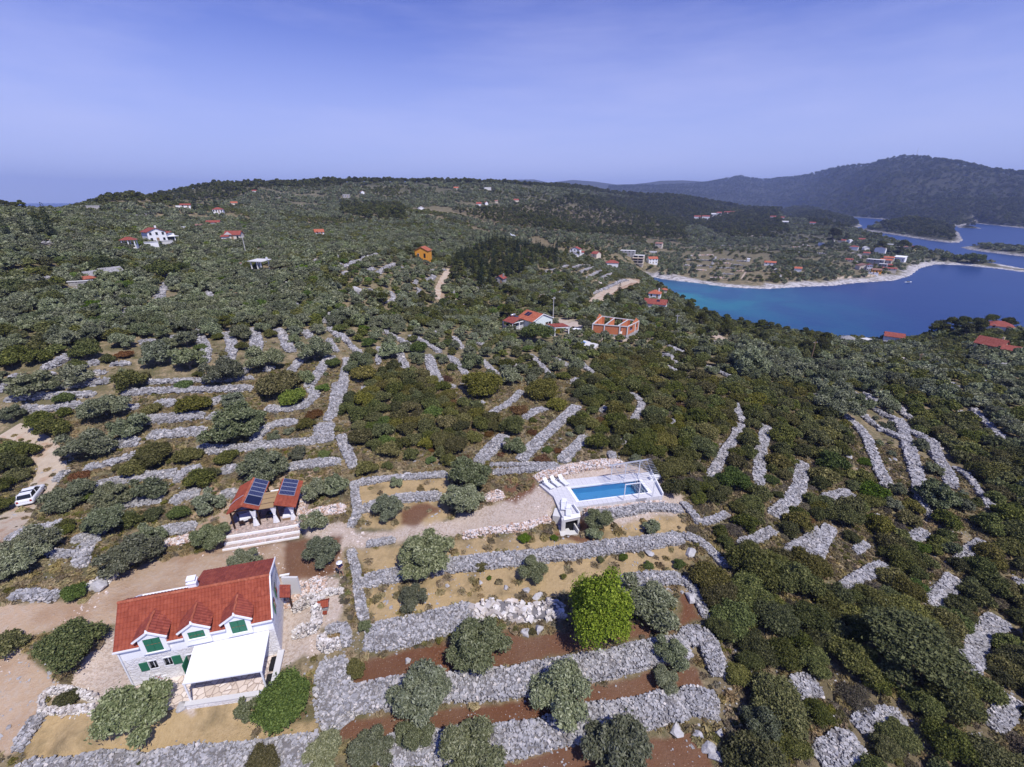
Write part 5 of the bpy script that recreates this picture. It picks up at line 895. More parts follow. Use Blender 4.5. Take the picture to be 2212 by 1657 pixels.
MB().beam((L + .1, -.1, HE + .0), (L + .1, D / 2, HE + HRr + .05), .1, .14).beam((L + .1, D / 2, HE + HRr + .05), (L + .1, YB, ZB + .03), .1, .14).build('verge', M_PLAS, hs)
m = MB(); [m.beam((x0_, -.24, HE - .08), (x1_, -.24, HE - .08), .12, .1) for x0_, x1_ in ((-.15, 1.55), (3.4, 4.5), (6.34, 7.42), (9.27, L + .1))]; g_ = m.build('gutter', M_WHITE_M, hs); MB().bar((.05, -.12, HE - .1), (.05, -.12, 0), .05).build('downpipe', M_WHITE_M, g_)
for c_, sd, ww_, hh_ in DORM:
    d_ = MB(); hw = .9; zt = HE + .82; zr = HE + 1.42; zb = HE - sd + hh_
    d_.wallseg((c_ - hw, -.20), (c_ + hw, -.20), HE - .95, zt, .4, [(hw - ww_ / 2, hw + ww_ / 2, .95 - sd, .95 - sd + hh_)]).box(c_ - hw, c_ - hw + .15, .2, 2.2, HE - .1, zt).box(c_ + hw - .15, c_ + hw, .2, 2.2, HE - .1, zt)
    d_.add([(c_ - hw, -.20, zt), (c_ + hw, -.20, zt), (c_, -.20, zr), (c_ - hw, .2, zt), (c_ + hw, .2, zt), (c_, .2, zr)], [(0, 1, 2), (5, 4, 3), (0, 2, 5, 3), (1, 4, 5, 2), (0, 3, 4, 1)])
    dm = d_.build('dormer', M_PLAS, hs); o_ = .22; yb = 2.3
    tiles('dormer_roof', (c_ - hw - o_, yb, zt - .1), (c_ - hw - o_, -.32, zt - .1), (c_, -.32, zr + .04), (c_, yb, zr + .04), M_TILE2, dm, amp=.035)
    tiles('dormer_roof', (c_ + hw + o_, -.32, zt - .1), (c_ + hw + o_, yb, zt - .1), (c_, yb, zr + .04), (c_, -.32, zr + .04), M_TILE2, dm, amp=.035)
    MB().bar((c_, -.32, zr + .09), (c_, yb - .7, zr + .09), .09, 8).build('ridge_tiles', M_TILEO, dm)
    MB().beam((c_ - hw - .24, -.36, zt - .18), (c_, -.36, zr - .02), .08, .14).beam((c_, -.36, zr - .02), (c_ + hw + .24, -.36, zt - .18), .08, .14).bar((c_, -.36, zr), (c_, -.36, zr + .24), .12, 8, .04).build('gable_trim', M_PLAS, dm)
    w_ = MB().box(c_ - ww_ / 2 - .08, c_ + ww_ / 2 + .08, -.26, -.16, HE - sd - .1, HE - sd - .015).build('window', M_PLAS, hs)
    for s_ in (-1, 1): MB().box(c_ + (.012 if s_ > 0 else -ww_ / 2), c_ + (ww_ / 2 if s_ > 0 else -.012), -.18, -.13, HE - sd + .01, HE - sd + hh_ - .01).build('shutter', M_GREEN, w_)
for x0, x1, sh0, sh1 in ((1.55, 2.1, .95, 1.5), (2.55, 3.1, 3.16, 3.75)):
    w_ = MB().box(x0 - .05, x0, -.03, .2, 1.5, 2.4).box(x1, x1 + .05, -.03, .2, 1.5, 2.4).box(x0 - .05, x1 + .05, -.05, .2, 1.47, 1.55).box(x0 - .05, x1 + .05, -.03, .2, 2.35, 2.42).box((x0 + x1) / 2 - .02, (x0 + x1) / 2 + .02, .1, .15, 1.55, 2.35).build('window', M_WHITE_M, hs)
    MB().box(x0, x1, .16, .18, 1.55, 2.35).build('pane', M_GLASS, w_); MB().box(sh0, sh1, -.08, -.02, 1.52, 2.38).build('shutter', M_GREEN, w_)
dr = MB().box(4.07, 4.15, -.04, .3, 0, 2.2).box(5.0, 5.08, -.04, .3, 0, 2.2).box(4.07, 5.08, -.04, .3, 2.15, 2.23).build('door', M_WHITE_M, hs)
MB().box(4.10, 4.16, -.86, -.03, .05, 2.12).build('shutter', M_GREEN, dr); MB().box(4.93, 4.98, .0, .5, .05, 2.1).build('shutter', M_GREEN, dr)
w_ = MB().box(6.2, 6.9, .2, .24, .9, 2.1).build('window', M_GLASS, hs); dr = MB().box(8.3, 9.2, .2, .26, 0, 2.1).build('door', M_GREEN, hs)
for yy in (1.9, 3.6):
    w_ = MB().box(L + .01, L + .06, yy - .35, yy + .35, 3.2, 4.2).build('window', M_GLASS, hs); MB().box(L + .06, L + .1, yy - .62, yy - .36, 3.2, 4.2).build('shutter', M_GREEN, w_)
ch = MB().box(4.75, 5.35, D / 2 + .1, D / 2 + .65, HE + .9, HE + HRr + .55).build('chimney', M_PLAS, hs)
MB().box(4.68, 5.42, D / 2 + .03, D / 2 + .72, HE + HRr + .55, HE + HRr + .66).box(4.80, 5.30, D / 2 + .15, D / 2 + .6, HE + HRr + .66, HE + HRr + .85).box(4.72, 5.38, D / 2 + .08, D / 2 + .67, HE + HRr + .85, HE + HRr + .93).build('chimney_cap', M_PLAS, ch)
for o_s in [q for q in bpy.data.objects if q.type == 'MESH' and (q.parent is hs or (q.parent and q.parent.parent is hs))]:      # the gables stand a little skew to the front
    for v in o_s.data.vertices: v.co.x -= .15 * max(v.co.y, 0)
# terrace of the house
def lc(o, x, y, z=0):
    c, s = math.cos(o.rotation_euler[2]), math.sin(o.rotation_euler[2]); return (o.location.x + x * c - y * s, o.location.y + x * s + y * c, o.location.z + z)
tr = thing('stone_terrace', 'flagstone terrace with low white parapet in front of the white house', 'terrace', (-29.90, 23.05, Z0), R15)
MB().prism([(-2.2, -.02), (-2.4, -1.6), (.3, -2.6), (4.7, -2.7), (10.9, -3.35), (10.9, -.02)], -1.2, .06).build('paving', M_FLAG, tr)
m = MB(); m.prism([(4.7, -3.0), (10.9, -3.7), (10.9, -3.36), (4.7, -2.71)], -1.6, .42); m.prism([(10.55, -3.3), (10.9, -3.34), (10.9, -.03), (10.55, -.03)], -1, .42); m.build('parapet', M_MASON, tr)
m = MB(); m.prism([(4.6, -3.05), (11.0, -3.76), (11.0, -3.34), (4.6, -2.68)], .42, .50); m.prism([(10.5, -3.3), (11.0, -3.34), (11.0, -.03), (10.5, -.03)], .423, .503); m.build('coping', M_LIGHTC, tr)
MB().box(10.05, 10.5, -2.9, -1.9, .07, .35).box(10.05, 10.5, -1.5, -.4, .07, .35).build('planter', M_DARK, tr)
HOUSES_XY.append([lc(tr, *q)[:2] for q in ((-2.6, -.02), (-2.8, -1.9), (.3, -2.9), (4.7, -3.3), (11.3, -4), (11.3, 0))])
aw = thing('white_awning', 'large white canopy on slim white posts over the house terrace', 'awning', lc(hs, 4.9, -.05), R15)
cv = [(.0, 0, 2.98), (5.4, 0, 2.98), (5.4, -3.0, 2.40), (.0, -2.55, 2.40)]
nx_ = 14; V = []; 
for j in range(9):
    for i in range(nx_ + 1):
        u, v_ = i / nx_, j / 8; a_ = np.array(cv[0]) * (1 - u) + np.array(cv[1]) * u; b_ = np.array(cv[3]) * (1 - u) + np.array(cv[2]) * u; q = a_ * (1 - v_) + b_ * v_; q[2] -= .07 * math.sin(math.pi * v_) * math.sin(math.pi * u); V.append(q)
ii = np.arange(len(V)).reshape(9, nx_ + 1); Q = np.stack([ii[:-1, :-1], ii[1:, :-1], ii[1:, 1:], ii[:-1, 1:]], -1).reshape(-1, 4)
Vb = np.array(V) - [0, 0, .04]; link('canopy', np_mesh('canopy', np.vstack([V, Vb]), np.vstack([Q, Q[:, ::-1] + len(V)]), True), M_CLOTH, aw)
for x, y in ((.05, -2.62), (5.35, -3.06)): MB().box(x - .05, x + .05, y - .05, y + .05, .3, 2.42).build('post', M_WHITE_M, aw)
MB().beam((-.05, -2.62, 2.36), (5.45, -3.07, 2.36), .1, .1).build('front_beam', M_WHITE_M, aw)
for x in (0.02, 5.38): MB().beam((x, -.06, 2.9), (x, -2.6 - x * .08, 2.34), .08, .1).build('side_beam', M_WHITE_M, aw)
def slat_chair(loc, rz, label, mt, group):
    t_ = thing('folding_chair', label, 'chair', loc, rz, group); s_ = MB()
    for k in range(5): s_.box(-.23, .23, -.2 + k * .09, -.14 + k * .09, .42, .445)
    s_.build('seat', mt, t_); bk_ = MB()
    for k in range(6): z = .5 + k * .09; bk_.box(-.22, .22, .25 + k * .022, .27 + k * .022, z, z + .06)
    bk_.build('backrest', mt, t_)
    for sx in (-1, 1):
        MB().beam((sx * .24, .18, .42), (sx * .24, .40, 1.04), .03, .035).build('back_frame', mt, t_); MB().beam((sx * .24, -.22, 0), (sx * .24, .22, .43), .03, .035).build('leg', mt, t_); MB().beam((sx * .21, .28, 0), (sx * .21, -.2, .43), .03, .035).build('leg', mt, t_)
    return t_
P = up('H', 540, 1340, Z0 + .3); slat_chair((P[0], P[1], Z0 + .06), R15 - 1.9, 'white folding chair left of the small blue white table', M_PLASTIC, 'folding chairs on the house terrace')
P = up('H', 730, 1310, Z0 + .3); slat_chair((P[0], P[1], Z0 + .06), R15 + .15, 'white folding chair right of the small table, beside the door', M_PLASTIC, 'folding chairs on the house terrace')
P = up('H', 645, 1265, Z0 + .75); tb = thing('garden_table', 'small square pale table with red legs on the house terrace', 'table', (P[0], P[1], Z0 + .06), R15)
MB().box(-.36, .36, -.36, .36, .70, .74).build('tabletop', M_LIGHTC, tb); M_REDP = plain('red_paint', (.30, .04, .03), .6)
for sx, sy in ((1, 1), (-1, 1), (1, -1), (-1, -1)): MB().beam((sx * .3, sy * .3, 0), (-sx * .25, sy * .3, .7), .03, .03).build('leg', M_REDP, tb)
for k, (x, y, rz, w_) in enumerate(((1230, 1330, .3, 'left'), (1360, 1315, -.4, 'right'))):
    P = up('H', x, y, Z0 + .3); slat_chair((P[0], P[1] + .25, Z0 + .06), R15 + rz, 'black chair half hidden under the front of the white canopy, %s one' % w_, M_BLACK, 'black chairs under the canopy')
# lean-to at the right gable
P = [up('T', x, y, Z0 + h_) for x, y, h_ in ((45, 375, 2.25), (345, 375, 2.25), (338, 598, 1.95), (40, 600, 1.95))]
lo = thing('lean_to_shelter', 'small red tiled lean-to against the right gable of the white house', 'shelter', (P[3][0], P[3][1], Z0))
loc_ = lambda q, z: (q[0] - P[3][0], q[1] - P[3][1], z)
tiles('roof', loc_(P[3], 1.95), loc_(P[2], 1.95), loc_(P[1], 2.25), loc_(P[0], 2.25), M_TILE2, lo); MB().box(loc_(P[2], 0)[0] - .15, loc_(P[2], 0)[0] - .03, .05, .17, -.3, 1.9).build('post', M_WOODD, lo)
MB().box(0, 1.5, 1.75, 1.95, -.3, 2.5).build('back_wall', M_LIGHTC, lo)
# stove of red tiles, pruned twigs, bench block
P = gp('T', 935, 800); sv_ = thing('tile_oven', 'small outdoor oven roofed with red tiles between the two ruins', 'oven', P, .25)
MB().box(-.38, .38, -.3, .4, -.1, .62).build('body', M_MASONG, sv_); tiles('roof', (-.5, -.42, .62), (.5, -.42, .62), (.5, .05, 1.0), (-.5, .05, 1.0), M_TILE, sv_, pitch=.2, row=.2); tiles('roof', (.5, .5, .62), (-.5, .5, .62), (-.5, .05, 1.0), (.5, .05, 1.0), M_TILE, sv_, pitch=.2, row=.2)
tiles('hearth_tiles', (-.32, -.75, .12), (.32, -.75, .12), (.32, -.42, .2), (-.32, -.42, .2), M_TILE, sv_, pitch=.2, row=.16)
MB().box(-.32, .32, -.72, -.3, -.1, .11).build('hearth', M_MASONG, sv_)
P = gp('T', 250, 240); bb = thing('stone_bench', 'pale stone bench block on red soil behind the house', 'bench', P, .25); MB().box(-.45, .45, -.1, .1, .2, .3).build('seat', M_PLAS, bb); [MB().box(x, x + .12, -.08, .08, -.05, .2).build('leg', M_MASONG, bb) for x in (-.4, .28)]
P = gp('T', 1070, 275); br = MB(); br.bar((-.6, -.1, .35), (.5, .15, .38), .02, 5).bar((-.1, 0, .36), (-.25, -.4, .36), .018, 5).bar((-.6, -.1, .35), (-.8, -.3, .34), .015, 5); tw = br.build('dry_branch', M_BARK); tw.location = P; tag(tw, 'dry forked branch lying on the pale rubble heap', 'branch', kind='thing')
# ---------------------------------------------------------------- person with a white hat
def skin_figure(name, pts_, edges, rad, mt, parent):
    me = bpy.data.meshes.new(name); me.from_pydata(pts_, edges, []); o = link(name, me, mt, parent); md = o.modifiers.new('skin', 'SKIN'); md.use_smooth_shade = True
    for v_, r_ in zip(me.skin_vertices[0].data, rad): v_.radius = (r_, r_) if not isinstance(r_, tuple) else r_
    me.skin_vertices[0].data[0].use_root = True; sb_ = o.modifiers.new('sub', 'SUBSURF'); sb_.levels = 1; sb_.render_levels = 2; return o
P = gp('R', 500, 585); pe = thing('person', 'person in white hat, navy shirt and beige shorts holding a camera', 'person', P, .15)
M_SKIN, _t, _b = mat('skin', (.48, .27, .18), .6, .3); M_NAVY = plain('navy_shirt', (.03, .03, .10), .9, .1); M_BEIGE = plain('beige_shorts', (.42, .33, .23), .9, .1)
bp = [(0, 0, .95), (0, 0, 1.12), (0, .0, 1.32), (0, 0, 1.45), (0, -.02, 1.54), (0, -.03, 1.64), (0, -.03, 1.74), (.19, 0, 1.42), (.27, -.06, 1.18), (.12, -.30, 1.22), (.05, -.34, 1.26), (-.19, 0, 1.42), (-.27, -.06, 1.18), (-.12, -.30, 1.22), (-.05, -.34, 1.26),
      (.10, 0, .88), (.13, -.03, .50), (.15, .02, .09), (.17, -.13, .04), (-.10, 0, .88), (-.14, .03, .50), (-.16, .08, .09), (-.18, -.07, .04)]
be = [(0, 1), (1, 2), (2, 3), (3, 4), (4, 5), (5, 6), (3, 7), (7, 8), (8, 9), (9, 10), (3, 11), (11, 12), (12, 13), (13, 14), (0, 15), (15, 16), (16, 17), (17, 18), (0, 19), (19, 20), (20, 21), (21, 22)]
bo = skin_figure('body', bp, be, [.14, .13, .15, .10, .05, .085, .08, .06, .045, .032, .03, .06, .045, .032, .03, .085, .055, .04, .035, .085, .055, .04, .035], M_SKIN, pe)
for sx in (-1, 1):      # five fingers of each hand round the controller
    for k in range(5): MB().bar((sx * .055, -.35, 1.25 + .012 * k), (sx * (.02 - .002 * k), -.39 + .006 * abs(k - 2), 1.235 + .016 * k), .009, 5, .006).build('finger', M_SKIN, bo)
skin_figure('shirt', [(0, 0, .92), (0, 0, 1.12), (0, 0, 1.34), (0, 0, 1.46), (.20, 0, 1.42), (.265, -.05, 1.24), (-.20, 0, 1.42), (-.265, -.05, 1.24)], [(0, 1), (1, 2), (2, 3), (3, 4), (4, 5), (3, 6), (6, 7)], [.165, .155, .175, .10, .08, .07, .08, .07], M_NAVY, pe)
skin_figure('shorts', [(0, 0, .93), (.10, 0, .84), (.13, -.02, .54), (-.10, 0, .84), (-.14, .02, .54)], [(0, 1), (1, 2), (0, 3), (3, 4)], [.16, .11, .09, .11, .09], M_BEIGE, pe)
hat = MB(); a_ = np.linspace(0, 2 * np.pi, 20, endpoint=False); rings = [(.30, 1.70), (.29, 1.715), (.13, 1.735), (.12, 1.82), (.06, 1.86)]; V = [(r_ * math.cos(q), -.03 + r_ * math.sin(q), z) for r_, z in rings for q in a_]; hat.add(V, [(i * 20 + j, i * 20 + (j + 1) % 20, (i + 1) * 20 + (j + 1) % 20, (i + 1) * 20 + j) for i in range(4) for j in range(20)] + [tuple(range(80, 100))]); hat.build('hat', M_CLOTH, pe, True)
MB().box(-.025, .025, -.06, -.13, 1.62, 1.66).build('nose', M_SKIN, bo)
P2 = (P[0] + .05, P[1] - .37, P[2] + 1.24); rc = thing('remote_controller', 'small dark controller in the hands of the person with the white hat', 'remote control', P2, .15); MB().box(-.08, .08, -.05, .05, -.02, .02).build('case', M_BLACK, rc); [MB().bar((x, .05, .0), (x, .12, .05), .006, 5).build('antenna', M_BLACK, rc) for x in (-.05, .05)]
# ---------------------------------------------------------------- pavilion with solar panels
ZP = 40.32; pv = thing('roofed_pavilion', 'timber pavilion with two red tiled roofs and a reed mat roof between them', 'pavilion', (-31.6, 40.15, ZP), R15)
HOUSES_XY.append([lc(pv, *q)[:2] for q in ((-1.2, -2.6), (7.8, -2.6), (7.8, 6), (-1.2, 6))])
EL, RL_, xr = 2.35, 3.15, 1.38
rl = tiles('roof', (-.25, 5.1, EL), (-.25, -.4, EL), (xr, -.4, RL_), (xr, 5.1, RL_), M_TILE, pv); rr_ = tiles('roof', (3.0, -.4, EL), (3.0, 5.1, EL), (xr, 5.1, RL_), (xr, -.4, RL_), M_TILE, pv)
MB().bar((xr, -.42, RL_ + .05), (xr, 5.1, RL_ + .05), .12, 8).build('ridge_tiles', M_TILEO, pv)
r3 = tiles('roof', (6.85, -.55, 2.02), (6.85, 4.75, 2.02), (4.62, 4.75, 2.80), (4.62, -.55, 2.80), M_TILE, pv)
MB().quadslab([(2.85, -.35, 2.36), (4.75, -.35, 2.36), (4.75, 2.7, 2.46), (2.85, 2.7, 2.46)], .06).build('reed_mat_roof', M_REED, pv)
for x, y, h_ in ((0, 0, 2.3), (2.65, 0, 2.3), (4.72, 0, 2.65), (6.5, 0, 2.0), (0, 4.8, 2.3), (2.7, 4.8, 2.3), (4.75, 4.6, 2.6), (6.45, 4.5, 2.0), (6.45, 2.2, 2.0)):
    MB().box(x - .08, x + .08, y - .08, y + .08, -.15, h_).build('post', M_WOODD, pv)
for a_, b_ in (((-.1, 0, 2.28), (2.9, 0, 2.28)), ((4.5, 0, 2.72), (6.7, 0, 2.0)), ((2.9, .02, 2.24), (4.6, .02, 2.24)), ((0, 0, 2.3), (0, 5, 2.3)), ((2.8, 0, 2.26), (2.8, 5, 2.26)), ((6.6, -.4, 1.96), (6.6, 4.6, 1.96)), ((4.68, -.4, 2.66), (4.68, 4.6, 2.66)), ((0.05, -.05, 1.7), (.6, -.05, 2.25)), ((2.6, -.05, 1.7), (2.05, -.05, 2.25)), ((6.45, -.05, 1.5), (5.9, -.05, 2.15))): MB().beam(a_, b_, .1, .12).build('beam', M_WOODD, pv)
for y in (.4, 1.35, 2.2): MB().beam((3.0, y, 2.47), (4.3, y + .1, 2.5), .04, .04).build('batten', M_WOODL, pv)
fl = thing('paved_platform', 'cobbled platform and three wide steps edged in white under the pavilion', 'platform', (-31.6, 40.15, ZP), R15)
MB().prism([(-.5, -1.1), (7.3, -1.1), (7.6, 5.4), (-.3, 5.4)], -1.0, -.02).build('paving', M_PAV, fl)
for k, (y0, y1, z_) in enumerate(((-1.28, -1.1, -.02), (-2.0, -1.1, -.22), (-2.18, -2.0, -.22), (-2.75, -2.0, -.42), (-2.9, -2.75, -.42))):
    if k in (0, 2, 4): MB().box(-.55, 7.15, y0, y1, -1.2, z_ + .05).build('step_nosing', M_PLAS, fl)
    else: MB().box(-.55, 7.15, y0 + .02, y1 - .18 + .0, -1.2, z_).build('step', M_PAV, fl)
HOUSES_XY.append([lc(pv, *q)[:2] for q in ((-1, -3.4), (7.8, -3.4), (7.8, -2), (-1, -2))])
def panel(e0, e1, r1, r0, label, group, mt=M_PVC, nm='solar_panel'):
    """framed panel lying on a slope, corners given in pavilion axes"""
    e0, e1, r1, r0 = [np.array(v, float) for v in (e0, e1, r1, r0)]; n_ = np.cross(e1 - e0, r0 - e0); n_ /= np.linalg.norm(n_); o = empty(nm, e0); o.parent = pv; o['label'] = label; X_ = (e1 - e0) / np.linalg.norm(e1 - e0); Y_ = np.cross(n_, X_)
    Rm = Matrix(((X_[0], Y_[0], n_[0]), (X_[1], Y_[1], n_[1]), (X_[2], Y_[2], n_[2]))); o.rotation_euler = Rm.to_euler(); w_ = np.linalg.norm(e1 - e0); h_ = np.linalg.norm(r0 - e0)
    MB().box(.04, w_ - .04, .04, h_ - .04, .10, .125).build('cells', mt, o); MB().box(0, w_, 0, .04, .07, .14).box(0, w_, h_ - .04, h_, .07, .14).box(0, .04, .04, h_ - .04, .07, .14).box(w_ - .04, w_, .04, h_ - .04, .07, .14).build('frame', M_ALU, o); return o
def on_r(y0, y1, t0, t1): f = lambda y, t_: (3.0 + (xr - 3.0) * t_, y, EL + (RL_ - EL) * t_); return f(y0, t0), f(y1, t0), f(y1, t1), f(y0, t1)
def on_s(y0, y1, t0, t1): f = lambda y, t_: (6.85 + (4.62 - 6.85) * t_, y, 2.02 + .78 * t_); return f(y0, t0), f(y1, t0), f(y1, t1), f(y0, t1)
ORD = ['lowest', 'second from the bottom', 'third from the bottom', 'topmost']
for k in range(4): panel(*on_r(1.75 + k * .82, 2.55 + k * .82, .07, .93), '%s blue solar panel on the left pavilion roof' % ORD[k], 'solar panels on the left pavilion roof')
panel(*on_r(.1, 1.7, .05, .93), 'large plain dark solar water heater on the left pavilion roof', None, M_THERM, 'solar_heater')
for k in range(4): panel(*on_s(1.35 + k * .82, 2.15 + k * .82, .22, .93), '%s blue solar panel on the right pavilion roof' % ORD[k], 'solar panels on the right pavilion roof')
pp = MB().bar((1.1, 1.75, 3.15), (.2, 1.5, 2.75), .03).bar((.2, 1.5, 2.75), (-.3, .9, 2.5), .03).build('water_pipe', M_ALU, pv)
tw = thing('dining_table', 'dining table with white cloth under the left pavilion roof', 'table', lc(pv, 1.3, 1.15, -.02), R15 + .3)
MB().box(-.9, .9, -.5, .5, .72, .76).build('tabletop', M_WOODD, tw); [MB().box(sx * .78 - .04, sx * .78 + .04, sy * .4 - .04, sy * .4 + .04, 0, .72).build('leg', M_WOODD, tw) for sx in (-1, 1) for sy in (-1, 1)]
cl = MB().box(-.95, .95, -.55, .55, .765, .775).box(-.96, .96, -.565, -.55, .5, .775).box(-.96, .96, .55, .565, .5, .775).build('tablecloth', M_CLOTH); cl.location = lc(pv, 1.3, 1.15, -.02); cl.rotation_euler[2] = R15 + .3; tag(cl, 'white cloth draped over the pavilion dining table', 'tablecloth', kind='thing')
for k, (x, y, rz, wh) in enumerate(((.75, .3, 3.3, 'front left of'), (1.7, .45, 3.4, 'front right of'), (.35, 1.5, 1.9, 'at the left end of'), (2.2, 1.0, -1.3, 'at the right end of'))): slat_chair(lc(pv, x, y, -.02), R15 + rz, 'dark wooden chair %s the pavilion dining table' % wh, M_WOODD, 'dark chairs at the pavilion table')
bt = thing('black_table', 'black square table under the reed mat roof', 'table', lc(pv, 3.65, .95, -.02), R15); MB().box(-.45, .45, -.4, .4, .7, .74).build('tabletop', M_BLACK, bt); [MB().box(sx * .4 - .03, sx * .4 + .03, sy * .35 - .03, sy * .35 + .03, 0, .7).build('leg', M_BLACK, bt) for sx in (-1, 1) for sy in (-1, 1)]
M_BLUE = plain('blue_glaze', (.03, .16, .55), .3, .5); a_ = MB().bar((0, 0, 0), (0, 0, .09), .06, 12, .13).build('blue_bowl', M_BLUE, None, True); a_.location = lc(pv, 3.7, .8, .72); tag(a_, 'small blue bowl on the black table', 'bowl', kind='thing')
bd = thing('daybed', 'white daybed with pillows under the right pavilion roof', 'bed', lc(pv, 5.6, .9, -.02), R15); MB().box(-.6, .6, -.85, .95, .0, .3).build('base', M_WOODL, bd); MB().box(-.58, .58, -.82, .92, .3, .5).build('mattress', M_CLOTH, bd); [MB().box(x, x + .5, .5, .85, .5, .64).build('pillow', M_CLOTH, bd) for x in (-.55, .05)]
def curtain(x, y, h_, label):
    o = thing('curtain', label, 'curtain', lc(pv, x, y, -.02), R15, 'white tied curtains of the pavilion'); V, F_ = [], []; n_ = 20; zz = np.linspace(0, 1, 12)
    for i, z_ in enumerate(zz):
        wd = .10 + .26 * abs(z_ - .52) ** .8 * 1.5
        for j in range(n_): q = 2 * math.pi * j / n_; r_ = wd * (1 + .18 * math.cos(5 * q)); V.append((r_ * math.cos(q), .35 * r_ * math.sin(q), .05 + z_ * (h_ - .1)))
    for i in range(11):
        for j in range(n_): F_.append((i * n_ + j, i * n_ + (j + 1) % n_, (i + 1) * n_ + (j + 1) % n_, (i + 1) * n_ + j))
    MB().add(V, F_).build('drape', M_CLOTH, o, True); MB().bar((0, 0, .05 + .50 * (h_ - .1)), (0, 0, .05 + .55 * (h_ - .1)), .125, 12).build('tie', M_CLOTH, o)
curtain(2.25, -.12, 2.2, 'white curtain tied beside the second pavilion post from the left'); curtain(4.35, -.12, 2.3, 'white curtain tied beside the middle pavilion post'); curtain(6.2, -.12, 1.95, 'white curtain tied beside the right front pavilion post')
gl = thing('stone_grill', 'stone barbecue hearth with pale slab behind the pavilion', 'grill', lc(pv, 3.6, 4.3, -.02), R15); MB().box(-.9, .9, -.6, .7, -.3, .75).build('base', M_MASON, gl); MB().box(-.2, .7, -.62, -.6, .1, .6).build('fire_hollow_shade', M_DARK, gl); MB().box(-.7, .95, .2, .75, 1.05, 1.15).build('slab', M_PLAS, gl); MB().box(-.6, -.45, .3, .6, .75, 1.05).box(.6, .75, .3, .6, .75, 1.05).build('pillar', M_MASON, gl)  # shade of the fire hollow is a near-black sheet on the solid base
# ---------------------------------------------------------------- swimming pool and its deck
ZD = 41.0; O_ = np.array([*up('Q', 610, 525, ZD), ZD]); pl = thing('swimming_pool', 'rectangular blue swimming pool set in a pale tiled deck', 'pool', O_)
q_ = lambda x, y, z=ZD: tuple(up('Q', x, y, z) - O_[:2])
outer = [q_(*v) for v in ((130, 465), (500, 400), (1140, 335), (1820, 282), (2002, 640), (690, 812), (745, 932), (495, 985), (350, 650))]
hole = [q_(*v) for v in ((600, 518), (1640, 398), (1785, 588), (738, 722))]
def grow(P, d):
    c = np.mean(P, axis=0); return [tuple(np.array(v) + (np.array(v) - c) / np.linalg.norm(np.array(v) - c) * d) for v in P]
from mathutils.geometry import tessellate_polygon
def plate(name, outer, inner, z0, z1, mt, parent):
    loops = [outer, inner]; tri = tessellate_polygon([[Vector((*v, 0)) for v in l] for l in loops]); V = [(*v, z1) for l in loops for v in l]; n = len(V); V += [(v[0], v[1], z0) for v in V]
    F_ = []
    for f in tri:
        a, b_, c_ = [np.array(V[i][:2]) for i in f]; F_.append(tuple(f) if np.cross(b_ - a, c_ - a) > 0 else tuple(f[::-1]))
    for l0, l1 in ((0, len(outer)), (len(outer), n)):
        k = l1 - l0
        for i in range(k): F_.append((l0 + i, l0 + (i + 1) % k, l0 + (i + 1) % k + n, l0 + i + n))
    return MB().add(V, F_).build(name, mt, parent)
M_DECK, t, b = mat('deck_tiles', rough=.7, spec=.3); p = obco(t); bk = nd(t, 'ShaderNodeTexBrick'); bk.offset = 0; bk.inputs['Scale'].default_value = 1; bk.inputs['Brick Width'].default_value = .6; bk.inputs['Row Height'].default_value = .3; bk.inputs['Mortar Size'].default_value = .012
bk.inputs['Color1'].default_value = (.66, .655, .665, 1); bk.inputs['Color2'].default_value = (.62, .615, .625, 1); bk.inputs['Mortar'].default_value = (.34, .34, .36, 1); mp_ = nd(t, 'ShaderNodeMapping'); mp_.inputs['Rotation'].default_value = (0, 0, -.18); t.links.new(p, mp_.inputs[0]); t.links.new(mp_.outputs[0], bk.inputs[0]); t.links.new(bk.outputs[0], b.inputs['Base Color'])
cop = grow(hole, .42); plate('deck', outer, grow(hole, .40), -1.5, 0.0, M_DECK, pl); plate('coping', cop, hole, -.25, .03, M_PLAS, pl)
m = MB(); n_ = 4
ho = grow(hole, .02)
m.add([(*v, -1.5) for v in ho] + [(*v, -.22) for v in ho], [(0, 1, 2, 3) if 0 else (3, 2, 1, 0)] + [((i + 1) % 4, i, i + 4, (i + 1) % 4 + 4) for i in range(4)]); m.build('basin', M_POOL, pl)
m = MB(); hb = grow(hole, .012); m.add([(*v, -.36) for v in hb] + [(*v, -.02) for v in hb], [((i + 1) % 4, i, i + 4, (i + 1) % 4 + 4) for i in range(4)]); m.build('tile_band', M_POOLD, pl)
hw_ = grow(hole, .01); V = [(*v, -.17) for v in hw_] ; MB().add(V, [(3, 2, 1, 0)]).build('water', M_WATER, pl)
a_, b_ = np.array(hole[1]), np.array(hole[2]); c_, d_ = np.array(hole[0]), np.array(hole[3])
for k, (f0, f1, z_) in enumerate(((.0, .035, -.30), (.035, .07, -.55), (.07, .10, -.8))):
    MB().prism([tuple(a_ + (c_ - a_) * f0), tuple(b_ + (d_ - b_) * f0), tuple(b_ + (d_ - b_) * f1), tuple(a_ + (c_ - a_) * f1)], -1.49, z_).build('entry_step', M_LIGHTC, pl)
MB().prism([tuple(np.array(hole[3])), tuple(np.array(hole[3]) + [1.1, .12]), tuple(np.array(hole[3]) + [-.02, .35])], -1.49, -.35).build('corner_step', M_LIGHTC, pl)
for A_p, B_p in ((('Q', 1820, 282), ('Q', 2002, 640)), (('Q', 740, 928), ('Q', 650, 800))):
    a_, b_ = up(*A_p, ZD) - O_[:2], up(*B_p, ZD) - O_[:2]; MB().beam((*a_, .2), (*b_, .2), .14, .4).build('low_wall', M_PLAS, pl)
